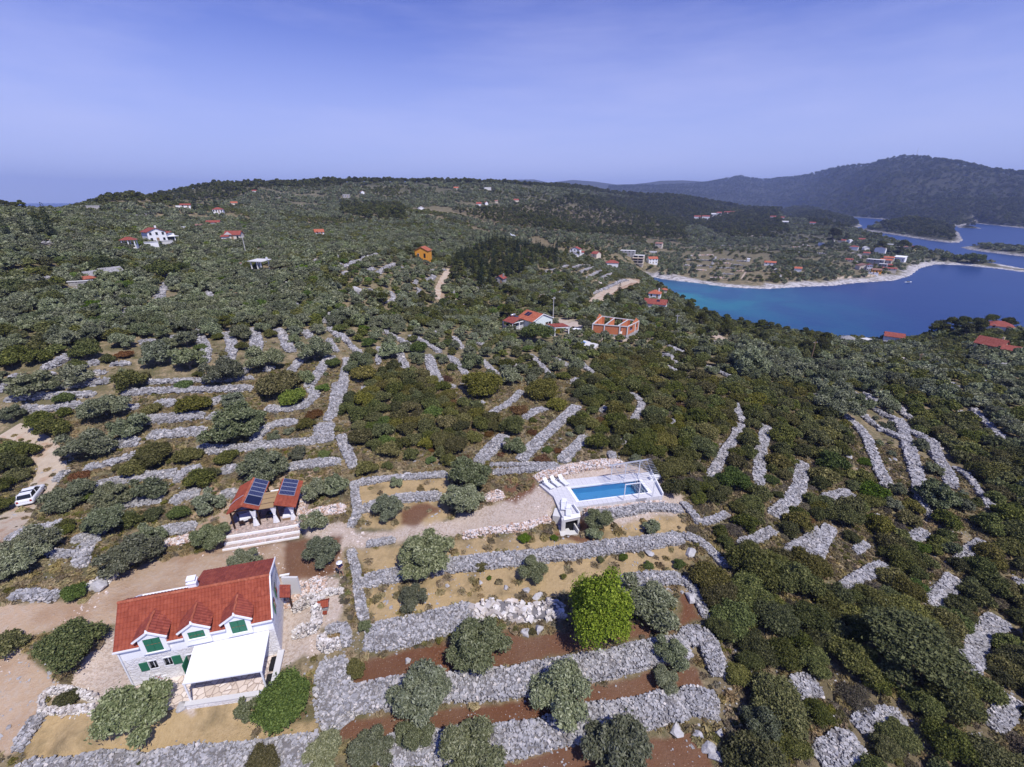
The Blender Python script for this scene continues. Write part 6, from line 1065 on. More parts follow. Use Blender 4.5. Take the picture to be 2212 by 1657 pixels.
# pump room under the lounger deck
a_, b_ = q_(495, 985), q_(745, 932); d = np.array(b_) - np.array(a_); Lr = np.linalg.norm(d); m = MB(); m.wallseg((a_[0], a_[1] - .45), (b_[0], b_[1] - .45), -1.95, .10, .2, [(.28, Lr - .25, .1, 1.70)]); m.wallseg((a_[0], a_[1] - .45), (a_[0], a_[1] + .0), -1.95, .1, .2); m.wallseg((b_[0], b_[1] + .0), (b_[0], b_[1] - .45), -1.95, .1, -.2); m.quadslab([(a_[0], a_[1] - .25, .10), (b_[0], b_[1] - .25, .10), (b_[0], b_[1] + .02, .10), (a_[0], a_[1] + .02, .10)], .15); m.build('pump_room_front', M_LIGHTC, pl); MB().wallseg((a_[0] + .2, a_[1] - .06), (b_[0] - .2, b_[1] - .06), -1.95, -.05, .03).build('opening_shade_panel', M_DARK, pl)  # near-black panel behind the hole stands in for the shade of the room
MB().quadslab([(a_[0] + .05, a_[1] - .48, .14), (b_[0] + .03, b_[1] - .49, .14), (b_[0] + .03, b_[1] + .2, .14), (a_[0] + .05, a_[1] + .2, .14)], .05).build('deck_edge', M_PLAS, pl)
MB().prism([q_(335, 1010, 40.0), q_(495, 1075, 39.6), q_(492, 985), q_(385, 740)], -1.8, -.35).build('side_ramp', M_LIGHTC, pl)
zs = 39.45; st = thing('concrete_stairwell', 'pale concrete slab with sunken stair slot below the pool pump room', 'stairwell', (*up('Q', 420, 1065, zs), zs)); o2 = np.array(st.location[:2]); s_ = lambda x, y: tuple(up('Q', x, y, zs) - o2)
plate('slab', [s_(*v) for v in ((410, 1065), (640, 1000), (735, 1220), (460, 1258))], [s_(*v) for v in ((530, 1060), (600, 1040), (682, 1168), (600, 1172))], -.5, .05, M_LIGHTC, st)
MB().beam((*s_(600, 1010), .3), (*s_(728, 1222), .3), .15, .45).build('side_wall', M_LIGHTC, st); MB().prism([s_(525, 1060), s_(600, 1040), s_(682, 1168), s_(600, 1172)], -.5, -.38).build('step', M_GREYC, st)
HOUSES_XY.append([tuple(np.array(v) + O_[:2]) for v in outer]); HOUSES_XY.append([tuple(np.array(v) + o2) for v in [s_(*v) for v in ((330, 1000), (740, 960), (735, 1230), (400, 1270))]])
# pergola of white steel at the right end
ph = 2.25; pg = thing('steel_pergola', 'white steel pergola frame spanning the right end of the pool', 'pergola', O_)
back = [q_(*v) for v in ((1217, 405), (1425, 385), (1633, 335))]; front = [q_(*v) for v in ((1412, 712), (1635, 685), (1848, 655))]
for v in back + front: MB().box(v[0] - .05, v[0] + .05, v[1] - .05, v[1] + .05, 0, ph).build('post', M_WHITE_M, pg)
A_, B_ = np.array(back[0]), np.array(back[2]); du = (B_ - A_) / np.linalg.norm(B_ - A_); E0, E1 = np.array(front[0]), np.array(front[2]); dv = (E1 - E0) / np.linalg.norm(E1 - E0)
MB().beam((*(A_ - du * .3), ph + .06), (*(B_ + du * 1.2), ph + .06), .09, .09).build('back_beam', M_WHITE_M, pg); MB().beam((*(E0 - dv * .05), ph + .06), (*(E1 + dv * .1), ph + .06), .09, .09).build('front_beam', M_WHITE_M, pg)
for v, w_ in zip(back, front): MB().beam((v[0], v[1], ph + .14), (w_[0], w_[1], ph + .14), .035, .06).build('cross_bar', M_ALU, pg)
MB().beam((*(B_ + du * .9), ph + .14), (*(E1 + dv * .02), ph + .14), .035, .06).build('cross_bar', M_ALU, pg)
for k in range(13):
    f = .02 + k / 12 * .9; a_ = A_ * (1 - f) + E0 * f - du * (.9 - f * .6); b_ = B_ * (1 - f) + E1 * f + du * (1.5 - f * .5)
    if f > .55: a_ = a_ * .45 + b_ * .55
    MB().beam((*a_, ph + .21), (*b_, ph + .21), .035, .035).build('rafter', M_ALU, pg)
P = up('Q', 1880, 355, ZD + .3); bx = thing('white_box', 'white storage box at the far right corner of the pool deck', 'box', (P[0], P[1], ZD), .2); MB().box(-.7, .7, -.25, .25, 0, .4).build('body', M_PLASTIC, bx); MB().box(-.73, .73, -.28, .28, .403, .45).build('lid', M_PLASTIC, bx)
def lounger(x, y, rz, label, fold=False, z=ZD):
    P = up('Q', x, y, ZD + .3); o = thing('sun_lounger', label, 'sun lounger', (P[0], P[1], z), rz, 'white sun loungers by the pool')
    fr2 = MB().box(-.32, -.27, -.95, .95, .28, .34).box(.27, .32, -.95, .95, .28, .34).box(-.27, .27, -.95, -.9, .28, .34).build('frame', M_PLASTIC, o)
    s_ = MB()
    for k in range(11): yy = -.88 + k * .105; s_.box(-.27, .27, yy, yy + .08, .33, .355)
    s_.build('seat', M_PLASTIC, o); bk_ = MB(); ang = .75 if not fold else .15
    for k in range(7): d0 = k * .105; bk_.quadslab([(-.28, .3 + d0 * math.cos(ang), .37 + d0 * math.sin(ang)), (.28, .3 + d0 * math.cos(ang), .37 + d0 * math.sin(ang)), (.28, .3 + (d0 + .085) * math.cos(ang), .37 + (d0 + .085) * math.sin(ang)), (-.28, .3 + (d0 + .085) * math.cos(ang), .37 + (d0 + .085) * math.sin(ang))], .03)
    bk_.build('backrest', M_PLASTIC, o)
    for sx in (-1, 1):
        for yy in (-.8, .75): MB().box(sx * .3 - .03, sx * .3 + .03, yy - .04, yy + .04, 0, .28).build('leg', M_PLASTIC, o)
        MB().beam((sx * .34, .1, .5), (sx * .34, .55, .5), .05, .04).box(sx * .34 - .02, sx * .34 + .02, .1, .14, .3, .5).build('armrest', M_PLASTIC, o)
    return o
lounger(270, 470, .62, 'white sun lounger, leftmost of three at the near left corner of the pool'); lounger(375, 438, .60, 'white sun lounger, middle of the row of three left of the pool'); lounger(495, 418, .55, 'white sun lounger, closest of the three to the pool water')
lounger(508, 775, -.15, 'white sun lounger stacked folded on the pump room, rear one', True); lounger(578, 865, -.12, 'white sun lounger at the front edge above the pump room', True)
# ---------------------------------------------------------------- white car on the track
Pc = np.array([-61.15, 46.45]); zc = float(H(*Pc)); car = thing('parked_car', 'white hatchback car half hidden by an olive on the dirt track', 'car', (Pc[0], Pc[1], zc + .06), 118 * D2R)
def sect(xs, prof):       # loft of cross sections along x: prof rows of (half width, z) lists
    V, F_ = [], []; n_ = len(prof[0]) * 2
    for x, pr in zip(xs, prof):
        row = [(x, w_, z_) for w_, z_ in pr] + [(x, -w_, z_) for w_, z_ in pr[::-1]]; V += row
    for i in range(len(xs) - 1):
        for j in range(n_): F_.append((i * n_ + j, (i + 1) * n_ + j, (i + 1) * n_ + (j + 1) % n_, i * n_ + (j + 1) % n_))
    F_ += [tuple(range(n_)), tuple(range((len(xs) - 1) * n_, len(xs) * n_))[::-1]]; return V, F_
M_CARW, _t, _b = mat('white_car_paint', (.78, .79, .80), .25, .5); M_TYRE = plain('tyre_rubber', (.02, .02, .02), .9)
xs = [-2.02, -1.95, -1.5, -.6, .5, 1.1, 1.7, 2.0]; body = [[(.70, .32), (.80, .45), (.80, .70), (.74, .86), (.60, .88)], [(.74, .26), (.84, .42), (.84, .75), (.78, .93), (.62, .95)], [(.78, .22), (.86, .42), (.86, .78), (.80, .95), (.66, .97)], [(.78, .22), (.86, .42), (.86, .78), (.80, .94), (.66, .96)], [(.78, .22), (.86, .42), (.86, .76), (.80, .91), (.66, .93)], [(.78, .22), (.86, .42), (.86, .72), (.78, .86), (.62, .89)], [(.74, .24), (.83, .40), (.82, .64), (.72, .76), (.56, .79)], [(.60, .30), (.68, .40), (.68, .56), (.60, .64), (.48, .66)]]
V, F_ = sect(xs, body); bdy = MB().add(V, F_).build('body', M_CARW, car, True)
V, F_ = sect([-1.78, -1.45, -.6, .15, .95], [[(.66, .93), (.66, 1.08)], [(.72, .93), (.62, 1.40)], [(.74, .93), (.63, 1.44)], [(.74, .92), (.61, 1.41)], [(.70, .86), (.66, .93)]]); MB().add(V, F_).build('glasshouse', M_GLASS, car)
MB().quadslab([(-1.5, -.60, 1.425), (.20, -.58, 1.44), (.20, .58, 1.44), (-1.5, .60, 1.425)], .03).build('roof', M_CARW, car, False)
for sx in (-1, 1):
    for xa, xb in (((-1.78, .68, .95), (-1.46, .64, 1.41)), ((-.52, .765, .94), (-.48, .65, 1.43)), ((.95, .72, .9), (.18, .63, 1.42))): MB().beam((xa[0], sx * xa[1], xa[2]), (xb[0], sx * xb[1], xb[2]), .07, .05).build('pillar', M_CARW, car)
    for x in (-1.25, 1.25):
        w_ = MB().bar((x, sx * .70, .31), (x, sx * .88, .31), .31, 18).build('wheel', M_TYRE, car); MB().bar((x, sx * .87, .31), (x, sx * .895, .31), .19, 12).build('rim', M_ALU, w_)
    MB().box(-2.03, -1.9, sx * .62 - .1, sx * .62 + .1, .62, .88).build('tail_light', plain('tail_lamp', (.35, .02, .02), .3), car); MB().box(1.85, 1.98, sx * .52 - .12, sx * .52 + .12, .55, .66).build('headlight', M_GLASS, car)
    MB().box(.55, .68, sx * .88 - .08, sx * .88 + .08, .92, 1.04).build('mirror', M_CARW, car)
MB().box(-2.08, -1.98, -.72, .72, .36, .52).build('bumper', M_PLASTIC, car)
HOUSES_XY.append([tuple(Pc + v) for v in ((-1, -2), (1.2, -2), (1, 2), (-1.5, 2))])
# ---------------------------------------------------------------- villa, shell and the other houses
def frame(A, B):      # rotation of the axis A -> B
    return math.atan2(B[1] - A[1], B[0] - A[0])
def win(parent, x0, x1, z0, z1, y=-.02, m_=None, shut=None):
    w_ = MB().box(x0 - .06, x1 + .06, y - .03, y + .05, z0 - .08, z0).box(x0 - .06, x1 + .06, y - .02, y + .05, z1, z1 + .06).box(x0 - .06, x0, y - .02, y + .05, z0, z1).box(x1, x1 + .06, y - .02, y + .05, z0, z1).build('window', m_ or M_WHITE_M, parent); MB().box(x0, x1, y - .005, y + .03, z0, z1).build('pane', M_GLASS, w_); return w_
zv = float(H(9.5, 145)) + 1.7 ; hv = 3.0
A = up('U', 1180, 605, zv + hv); B = up('U', 1715, 490, zv + hv); C_ = up('U', 780, 470, zv + hv); rz = frame(A, B); W_v = np.linalg.norm(B - A); Lv = max(7.5, np.linalg.norm(C_ - A)); zb_ = -3
vi = thing('white_villa', 'white villa with orange tiled gable roof behind the bright green tree', 'house', (A[0], A[1], zv), rz); footprint(vi, -7, W_v + .5, -3.5, Lv + .5)
m = MB(); m.wallseg((0, 0), (W_v, 0), zb_, hv, .3, [(1.6, 2.4, -zb_ + .0, -zb_ + 2.1), (5.7, 6.6, -zb_ + 1.0, -zb_ + 1.9), (7.0, 7.9, -zb_ + 1.0, -zb_ + 1.9)]); m.box(0, .3, .3, Lv, zb_, hv).box(W_v - .3, W_v, .3, Lv, zb_, hv).box(.3, W_v - .3, Lv - .3, Lv, zb_, hv)
m.add([(0, 0, hv), (W_v, 0, hv), (W_v * .5, 0, hv + 1.75), (0, .3, hv), (W_v, .3, hv), (W_v * .5, .3, hv + 1.75)], [(0, 1, 2), (5, 4, 3), (0, 2, 5, 3), (1, 4, 5, 2)]); m.build('wall', M_PLASG, vi)
for s_ in (0, 1):
    xe = -.35 if s_ == 0 else W_v + .35; xm = W_v / 2
    if s_ == 0: tiles('roof', (xe, Lv + .2, hv - .12), (xe, -.25, hv - .12), (xm, -.25, hv + 1.85), (xm, Lv + .2, hv + 1.85), M_TILEO, vi, .5, .7, .07)
    else: tiles('roof', (xe, -.25, hv - .12), (xe, Lv + .2, hv - .12), (xm, Lv + .2, hv + 1.85), (xm, -.25, hv + 1.85), M_TILEO, vi, .5, .7, .07)
MB().beam((-.35, -.3, hv - .1), (W_v / 2, -.3, hv + 1.88), .12, .2).beam((W_v / 2, -.3, hv + 1.88), (W_v + .35, -.3, hv - .1), .12, .2).build('verge', M_PLAS, vi)
dr = MB().box(1.6, 2.4, .1, .15, 0, 2.1).build('door', M_GLASS, vi)
for x0 in (5.7, 7.0): w_ = MB().box(x0, x0 + .9, .1, .13, 1.0, 1.9).build('window', M_GLASS, vi); MB().box(x0 - .25, x0 - .02, -.04, .02, .98, 1.92).build('shutter', M_WOODL, w_)
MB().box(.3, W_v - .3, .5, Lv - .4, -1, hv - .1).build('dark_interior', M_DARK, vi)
for k in range(2):
    y0 = Lv * .52 + k * 1.25; t0, t1 = .42, .80; f = lambda t_, y: (-.35 + (W_v / 2 + .35) * t_, y, hv - .12 + 1.97 * t_ + .16); MB().quadslab([f(t0, y0), f(t1, y0), f(t1, y0 + 1.0), f(t0, y0 + 1.0)], .06).build('solar_panel', M_THERM, vi)
# porch on the left with white rails
zpv = zv + .0; a_ = up('U', 615, 650, zv + 2.5); b_ = up('U', 350, 570, zv + 2.5); c_ = up('U', 1000, 560, zv + 2.5); pr = thing('raised_porch', 'raised porch with red roof and white railings on the left of the villa', 'porch', (a_[0], a_[1], zv), frame(a_, c_)); wp = np.linalg.norm(c_ - a_); dp = np.linalg.norm(b_ - a_)
tiles('roof', (-.1, dp, 2.5), (-.1, -.2, 2.5), (wp * .55, -.2, 3.5), (wp * .55, dp, 3.5), M_TILER, pr, .5, .7, .06); tiles('roof', (wp + .1, -.2, 2.6), (wp + .1, dp, 2.6), (wp * .55, dp, 3.5), (wp * .55, -.2, 3.5), M_TILER, pr, .5, .7, .06)
MB().box(0, wp, 0, dp, -3.5, 0).build('base', M_MASONG, pr); [MB().box(x - .12, x + .12, y - .12, y + .12, 0, 2.5).build('post', M_PLAS, pr) for x, y in ((.12, .12), (wp * .5, .12), (wp - .12, .12), (.12, dp - .12))]
for z_ in (.35, .7, 1.05): MB().box(.2, wp - .2, .02, .1, z_, z_ + .14).build('rail', M_PLAS, pr); MB().box(.02, .1, .2, dp - .2, z_, z_ + .14).build('rail', M_PLAS, pr)
MB().box(0, wp, -.02, .2, 2.3, 2.5).box(-.02, .18, .2, dp, 2.3, 2.5).build('beam', M_PLAS, pr)
wt = thing('water_heater', 'silver tank solar water heater on the porch roof of the villa', 'water heater', lc(pr, wp * .6, dp * .8, 3.45), frame(a_, c_)); MB().bar((-.9, 0, .5), (.9, 0, .5), .32, 12).build('tank', M_ALU, wt, True); MB().beam((0, -.2, .1), (1.2, -1.4, .0), 1.0, .08).build('collector', M_THERM, wt); [MB().box(x, x + .06, -.05, .05, -.2, .4).build('leg', M_ALU, wt) for x in (-.6, .55)]
zc_ = float(H(15, 132)) + .5; a_ = up('U', 1790, 760, zc_ + 2.7); c_ = up('U', 2170, 740, zc_ + 2.7); b_ = up('U', 1530, 700, zc_ + 2.7); cpo = thing('garden_carport', 'white open shelter with flat red roof beside the villa pool', 'shelter', (a_[0], a_[1], zc_), frame(a_, c_)); wc_ = np.linalg.norm(c_ - a_); dc_ = 4.0
HOUSES_XY.append([(a_[0] - 3, a_[1] - 4), (c_[0] + 3, c_[1] - 4), (c_[0] + 3, c_[1] + 5), (a_[0] - 3, a_[1] + 5)]); sk = (b_ - a_); cs_, sn_ = math.cos(-frame(a_, c_)), math.sin(-frame(a_, c_)); bx_ = sk[0] * cs_ - sk[1] * sn_; by_ = sk[0] * sn_ + sk[1] * cs_
tiles('roof', (-.2, -.2, 2.82), (wc_ + .2, -.2, 2.82), (wc_ + .2 + bx_ * .6, by_, 3.1), (bx_, by_, 3.1), M_TILER, cpo, .5, .7, .05); MB().box(-.2, wc_ + .2, -.15, .1, 2.45, 2.75).build('beam', M_PLAS, cpo)
[MB().box(x - .15, x + .15, 0, .3, -1.5, 2.5).build('post', M_PLAS, cpo) for x in (0.0, wc_)]; MB().quadslab([(0, .3, 2.7), (0, .1, 2.7), (bx_, by_, 2.7), (bx_ + .3, by_, 2.7)], 3.5).build('side_wall', M_PLASG, cpo); MB().box(wc_ * .2, wc_ * .45, 1.4, 1.5, .3, 1.6).build('yellow_cover', M_YEL, cpo)
zz = 36.0
for _ in range(3): Pp = [up('X', x, y, zz) for x, y in ((1095, 448), (1495, 562), (1440, 610), (1290, 580), (1040, 470))]; zz = max(float(H(*v)) for v in Pp) + .3
Pp = [up('X', x, y, zz) for x, y in ((1095, 448), (1495, 562), (1440, 610), (1290, 580), (1040, 470))]; vp = thing('villa_pool', 'bright blue villa pool with pale paving seen between trees', 'pool', (*Pp[0], zz)); rel = lambda x, y: tuple(up('X', x, y, zz) - Pp[0])
MB().prism([tuple(v - Pp[0]) for v in Pp], -1.5, 0).build('deck', M_LIGHTC, vp); MB().prism([rel(1060, 462), rel(1150, 478), rel(1325, 535), rel(1262, 553), rel(1100, 500)], -.2, .03).build('water', plain('villa_pool_water', (.02, .22, .62), .15, .5), vp); HOUSES_XY.append([tuple(v) for v in grow([tuple(v) for v in Pp], 3.0)])
def boat(name, loc, rz, Lb, label, cab=True, mast=False, mt=None, group='boats on the water'):
    o = thing(name, label, 'boat', loc, rz, group); wb = Lb * .16; xs = np.array([-.5, -.3, 0, .25, .42, .5]) * Lb; ws = np.array([.8, .95, 1, .8, .4, .02]) * wb
    V, F_ = sect(list(xs), [[(w_ * .55, -.12 * wb), (w_, .35 * wb + .12 * wb * k), (w_ * .9, .40 * wb + .12 * wb * k)] for k, w_ in enumerate(ws)]); MB().add(V, F_).build('hull', mt or M_PLASTIC, o)
    if cab: MB().box(-.15 * Lb, .15 * Lb, -.6 * wb, .6 * wb, .5 * wb, 1.25 * wb).build('cabin', M_GLASS if mt is None else M_PLASTIC, o)
    if mast: MB().bar((0, 0, .4 * wb), (0, 0, Lb * 1.1), .08).build('mast', M_WHITE_M, o); MB().bar((0, 0, wb), (-.42 * Lb, 0, wb), .1).build('boom', M_CLOTH, o)
    return o
P = up('U', 2300, 850, zv - .5); bo_ = boat('rubber_boat', (P[0], P[1], float(H(*P)) + .9), -.45, 5.2, 'white rubber boat parked on land right of the villa shelter', False, False, None, None); MB().bar((2.3, 0, .55), (-2.4, .85, .45), .26, 10).build('tube', M_PLASTIC, bo_, True); MB().bar((2.3, 0, .55), (-2.4, -.85, .45), .26, 10).build('tube', M_PLASTIC, bo_, True); MB().box(-.6, .1, -.3, .3, .4, 1.2).build('console', M_WOODD, bo_)
# brick shell
zs_ = float(H(35, 146)) + 1.5 ; S_ = lambda x, y, h_=2.9: up('S', x, y, zs_ + h_); cs4 = [S_(255, 565), S_(1430, 655), S_(1805, 460), S_(560, 305)]; o4 = cs4[1]
sh_ = thing('brick_shell_building', 'unfinished roofless building of orange hollow brick with concrete ring beams', 'building', (*o4, zs_)); r4 = [tuple(v - o4) for v in cs4]; HOUSES_XY.append([tuple(v) for v in grow([tuple(v) for v in cs4], 2.4)])
L4 = [np.linalg.norm(np.array(r4[(i + 1) % 4]) - np.array(r4[i])) for i in range(4)]
def lerp2(a, b, t_): return tuple(np.array(a) * (1 - t_) + np.array(b) * t_)
MB().wallseg(r4[0], r4[1], 0, 2.7, .25, [(L4[0] * .80, L4[0] * .86, 0, 2.3)]).build('front_wall', M_BRICK, sh_)
MB().wallseg(r4[1], r4[2], 0, 2.7, .25, [(L4[1] * .20, L4[1] * .48, .9, 2.2), (L4[1] * .74, L4[1] * .9, .9, 2.2)]).build('side_wall', M_BRICK, sh_)
MB().wallseg(r4[2], r4[3], 0, 2.7, .25, [(L4[2] * .06, L4[2] * .22, 0, 2.7), (L4[2] * .42, L4[2] * .66, 0, 2.7), (L4[2] * .76, L4[2] * .92, 0, 2.7)]).build('back_wall', M_BRICK, sh_)
MB().wallseg(r4[3], r4[0], 0, 2.7, .25, [(L4[3] * .5, L4[3] * .62, 0, 2.3)]).build('side_wall', M_BRICK, sh_)
for f in (.36, .72):
    a_, b_ = lerp2(r4[0], r4[1], f), lerp2(r4[3], r4[2], f); Lx = np.linalg.norm(np.array(b_) - np.array(a_)); MB().wallseg(a_, b_, 0, 2.7, .2, [(Lx * .28, Lx * .42, 0, 2.3)]).build('inner_wall', M_BRICK, sh_); MB().beam((*a_, 2.82), (*b_, 2.82), .26, .24).build('ring_beam', M_LIGHTC, sh_)
for i in range(4): MB().beam((*r4[i], 2.825), (*r4[(i + 1) % 4], 2.825), .3, .26).build('ring_beam', M_LIGHTC, sh_)
for v in [r4[0], r4[1], r4[2], r4[3], lerp2(r4[0], r4[1], .34), lerp2(r4[0], r4[1], .78), lerp2(r4[1], r4[2], .7)]: MB().box(v[0] - .17, v[0] + .17, v[1] - .17, v[1] + .17, -.5, 2.7).build('column', M_LIGHTC, sh_)
for i, j in ((0, 3), (1, 2)):    # stepped gables standing on the side walls
    a_, b_ = np.array(r4[i]), np.array(r4[j]); g2 = MB()
    for k in range(6): f0 = .42 + k * .09; hgt = .35 + .28 * k if k < 4 else 1.2 - .45 * (k - 3); g2.add([], []); pa, pb = a_ + (b_ - a_) * f0, a_ + (b_ - a_) * (f0 + .09); g2.wallseg(pa, pb, 2.95, 2.95 + hgt, .25)
    g2.build('gable', M_BRICK, sh_)
MB().prism(r4, -3.0, -.02).build('base', M_GREYC, sh_); MB().prism([lerp2(v, (np.mean([q[0] for q in r4]), np.mean([q[1] for q in r4])), .05) for v in r4], -.01, .06).build('floor', M_LIGHTC, sh_)
P = gp('S', 1960, 900); an = thing('low_walled_court', 'low pale walled court with rubble right of the brick shell', 'court', P, .35); MB().wallseg((-2.2, -1.2), (2.6, -1.4), -.4, .5, .25).build('wall', M_LIGHTC, an); MB().wallseg((2.6, -1.4), (2.3, 2.8), -.4, .9, .25).build('wall', M_LIGHTC, an); MB().wallseg((2.3, 2.8), (-2.4, 2.9), -.4, .9, .25).build('wall', M_LIGHTC, an)
# ---- generic background house
def house(k, x, y, w, d, h, rz, roof, mw, mr, label, rh=None, nw=3, ch=False, nm='house', chx=.3, gp_=None, cat='house'):
    P = gp(k, x, y)
    if P is None: return
    dh_ = math.hypot(P[0], P[1]); P[2] += 1.3 if 100 < dh_ < 420 else .8 if dh_ > 100 else 0
    fa = math.atan2(P[0], P[1]); o = thing(nm, label, cat, P, -fa + rz, gp_); footprint(o, -w / 2, w / 2, -3.2, d, .9); dist = math.hypot(P[0], P[1]); rh = rh if rh is not None else min(w, d) * .22
    m = MB(); m.box(-w / 2, w / 2, 0, d, -4 if dist < 900 else -6, h)
    if roof == 'gable_x': m.add([(s_ * (w / 2 - .003), yy, zz_) for s_ in (-1, 1) for yy, zz_ in ((0, h), (d, h), (d / 2, h + rh))], [(0, 2, 1), (3, 4, 5), (0, 3, 5, 2), (1, 2, 5, 4)])
    if roof == 'gable_y': m.add([(xx, yy, zz_) for yy in (.003, d - .003) for xx, zz_ in ((-w / 2, h), (w / 2, h), (0, h + rh))], [(0, 1, 2), (3, 5, 4), (0, 2, 5, 3), (1, 4, 5, 2)])
    m.build('wall', mw, o); e = .35; q = .12
    R_ = MB()
    if roof == 'gable_x': R_.quadslab([(-w / 2 - e, -e, h - q), (w / 2 + e, -e, h - q), (w / 2 + e, d / 2, h + rh + .05), (-w / 2 - e, d / 2, h + rh + .05)], .16).quadslab([(-w / 2 - e, d / 2, h + rh + .05), (w / 2 + e, d / 2, h + rh + .05), (w / 2 + e, d + e, h - q), (-w / 2 - e, d + e, h - q)], .16)
    elif roof == 'gable_y': R_.quadslab([(-w / 2 - e, -e, h - q), (0, -e, h + rh + .05), (0, d + e, h + rh + .05), (-w / 2 - e, d + e, h - q)], .16).quadslab([(0, -e, h + rh + .05), (w / 2 + e, -e, h - q), (w / 2 + e, d + e, h - q), (0, d + e, h + rh + .05)], .16)
    elif roof == 'hip':
        a = w / 2 + e; r_ = max(0.3, (w - d) / 2); V = [(-a, -e, h), (a, -e, h), (a, d + e, h), (-a, d + e, h), (-r_, d / 2, h + rh), (r_, d / 2, h + rh)]; R_.add(V, [(0, 1, 5, 4), (1, 2, 5), (2, 3, 4, 5), (3, 0, 4), (3, 2, 1, 0)])
    elif roof == 'shed': R_.quadslab([(-w / 2 - e, -e, h), (w / 2 + e, -e, h), (w / 2 + e, d + e, h + rh), (-w / 2 - e, d + e, h + rh)], .16)
    else: R_.box(-w / 2 - .15, w / 2 + .15, -.15, d + .15, h + .003, h + .18)
    rf_ = R_.build('roof', mr, o)
    if ch: MB().box(w * chx - .3, w * chx + .3, d * .55, d * .55 + .6, h, h + rh + .8).build('chimney', mw, rf_)
    st_ = 2 if h > 4.5 else 1
    if nw and dist < 750:
        for f in range(st_):
            for i in range(nw):
                xx = -w / 2 + w * (i + .5) / nw; z0 = .9 + f * h / st_
                if i == nw // 2 and f == 0: MB().box(xx - .5, xx + .5, -.04, .02, 0, 2.1).build('door', M_WOODL if mw is not M_OCHRE else M_DARK, o)
                elif dist < 330: win(o, xx - .45, xx + .45, z0, z0 + 1.15)
                else: MB().box(xx - .5, xx + .5, -.04, .02, z0, z0 + 1.2).build('window', M_GLASS, o)
    return o
WP, CP_, OC, SM_, GC = M_PLAS, M_PLASC, M_OCHRE, M_MASONG, M_GREYC; TR, TO, TG, TB = M_TILER, M_TILEO, M_TILEG, M_TILEB
h1 = house('L', 610, 320, 7.0, 6, 4.6, .35, 'gable_y', WP, TR, 'big white two storey house with chimney and balconies on the left slope', 1.5, 3, True, chx=.2)
MB().box(3.5, 7.0, 1.0, 6, -4, 3.4).box(3.5, 8.4, .4, 5, 2.2, 2.35).build('wing', M_PLAS, h1); MB().quadslab([(3.4, .3, 3.5), (6, .3, 4.4), (6, 6, 4.4), (3.4, 6, 3.5)], .15).build('wing_roof', M_TILER, h1); MB().box(3.4, 7, -.6, 1.0, -4, .2).build('porch', M_LIGHTC, h1); MB().box(4.0, 6.6, .9, 1.02, .3, 2.0).build('window', M_GLASS, h1)
house('L', 530, 385, 4.6, .4, 2.2, .1, 'flat', WP, M_LIGHTC, 'white retaining wall below the big white house', nw=0, nm='garden_wall', cat='wall'); house('L', 700, 345, 5, .4, 1.6, .1, 'flat', M_LIGHTC, M_LIGHTC, 'pale lower wall in front of the big white house porch', nw=0, nm='garden_wall', cat='wall')
P = gp('L', 250, 375); P[2] += 1.4; gz = thing('garden_pavilion', 'white garden pavilion with red hip roof left of the big white house', 'pavilion', P, .45); footprint(gz, -2.5, 2.5, 0, 4, 1); MB().box(-2.2, 2.2, 0, 3.6, -3, .5).build('base', M_PLAS, gz); [MB().box(x - .15, x + .15, y - .15, y + .15, .5, 2.4).build('column', M_PLAS, gz) for x in (-2, 0, 2) for y in (.15, 3.4)]
MB().add([(-2.7, -.4, 2.4), (2.7, -.4, 2.4), (2.7, 4, 2.4), (-2.7, 4, 2.4), (-.6, 1.8, 3.5), (.6, 1.8, 3.5)], [(0, 1, 5, 4), (1, 2, 5), (2, 3, 4, 5), (3, 0, 4), (3, 2, 1, 0)]).build('roof', M_TILER, gz)
h2 = house('L', 1500, 285, 7.2, 6, 2.7, -.35, 'gable_x', CP_, TR, 'single storey pale house with red roof and front porch on the left slope', 1.7, 3, False); MB().box(-4.6, -1.2, -2.2, 0, -3, 1.9).build('porch', M_PLAS, h2); MB().quadslab([(-4.9, -2.5, 1.9), (-1.0, -2.5, 1.9), (-1.0, 0, 2.7), (-4.9, 0, 2.7)], .15).build('porch_roof', M_TILER, h2); MB().add([(-3.6, -.6, 2.7), (0.2, -.6, 2.7), (-1.7, -.6, 4.1)], [(0, 1, 2)]).build('gable', M_LIGHTC, h2)
house('L', 1260, 95, 8, 4, 2.0, -.2, 'gable_x', WP, TR, 'long low white house with red roof high on the left slope', 1.1, 2); house('L', 1095, 130, 3.6, 3, 1.6, 0, 'shed', SM_, TB, 'small dark red roofed shed among olives on the left slope', .7, 0, nm='shed', cat='shed'); house('L', 900, 145, 2.6, 2, 1.0, 0, 'flat', WP, M_PLAS, 'tiny white flat roofed hut on the left slope', nw=0, nm='hut', cat='hut')
P = gp('L', 1790, 625); P[2] += 1.6; cf = thing('open_shelter', 'open shelter with flat grey concrete roof on white posts among olives', 'shelter', P, -.35); footprint(cf, -4, 4, -1, 4, 1); MB().quadslab([(-3.6, -.6, 1.95), (3.3, -.6, 2.05), (3.6, 4, 2.5), (-3.4, 4, 2.4)], .22).build('roof', M_LIGHTC, cf); [MB().box(x - .15, x + .15, y - .15, y + .15, -1, 1.8).build('post', M_PLAS, cf) for x, y in ((-2.6, 0), (.4, 0), (2.2, 0), (-2.6, 3.4), (2.5, 3.4))]
di = thing('satellite_dish', 'round white dish at the right end of the flat roofed shelter', 'dish', lc(cf, 3.6, 2.0, 2.1), -.2); MB().bar((0, 0, 0), (0, 0, .5), .05).build('stand', M_ALU, di); MB().bar((0, -.05, .85), (0, .1, .85), .55, 16, .3).build('reflector', M_PLASTIC, di)
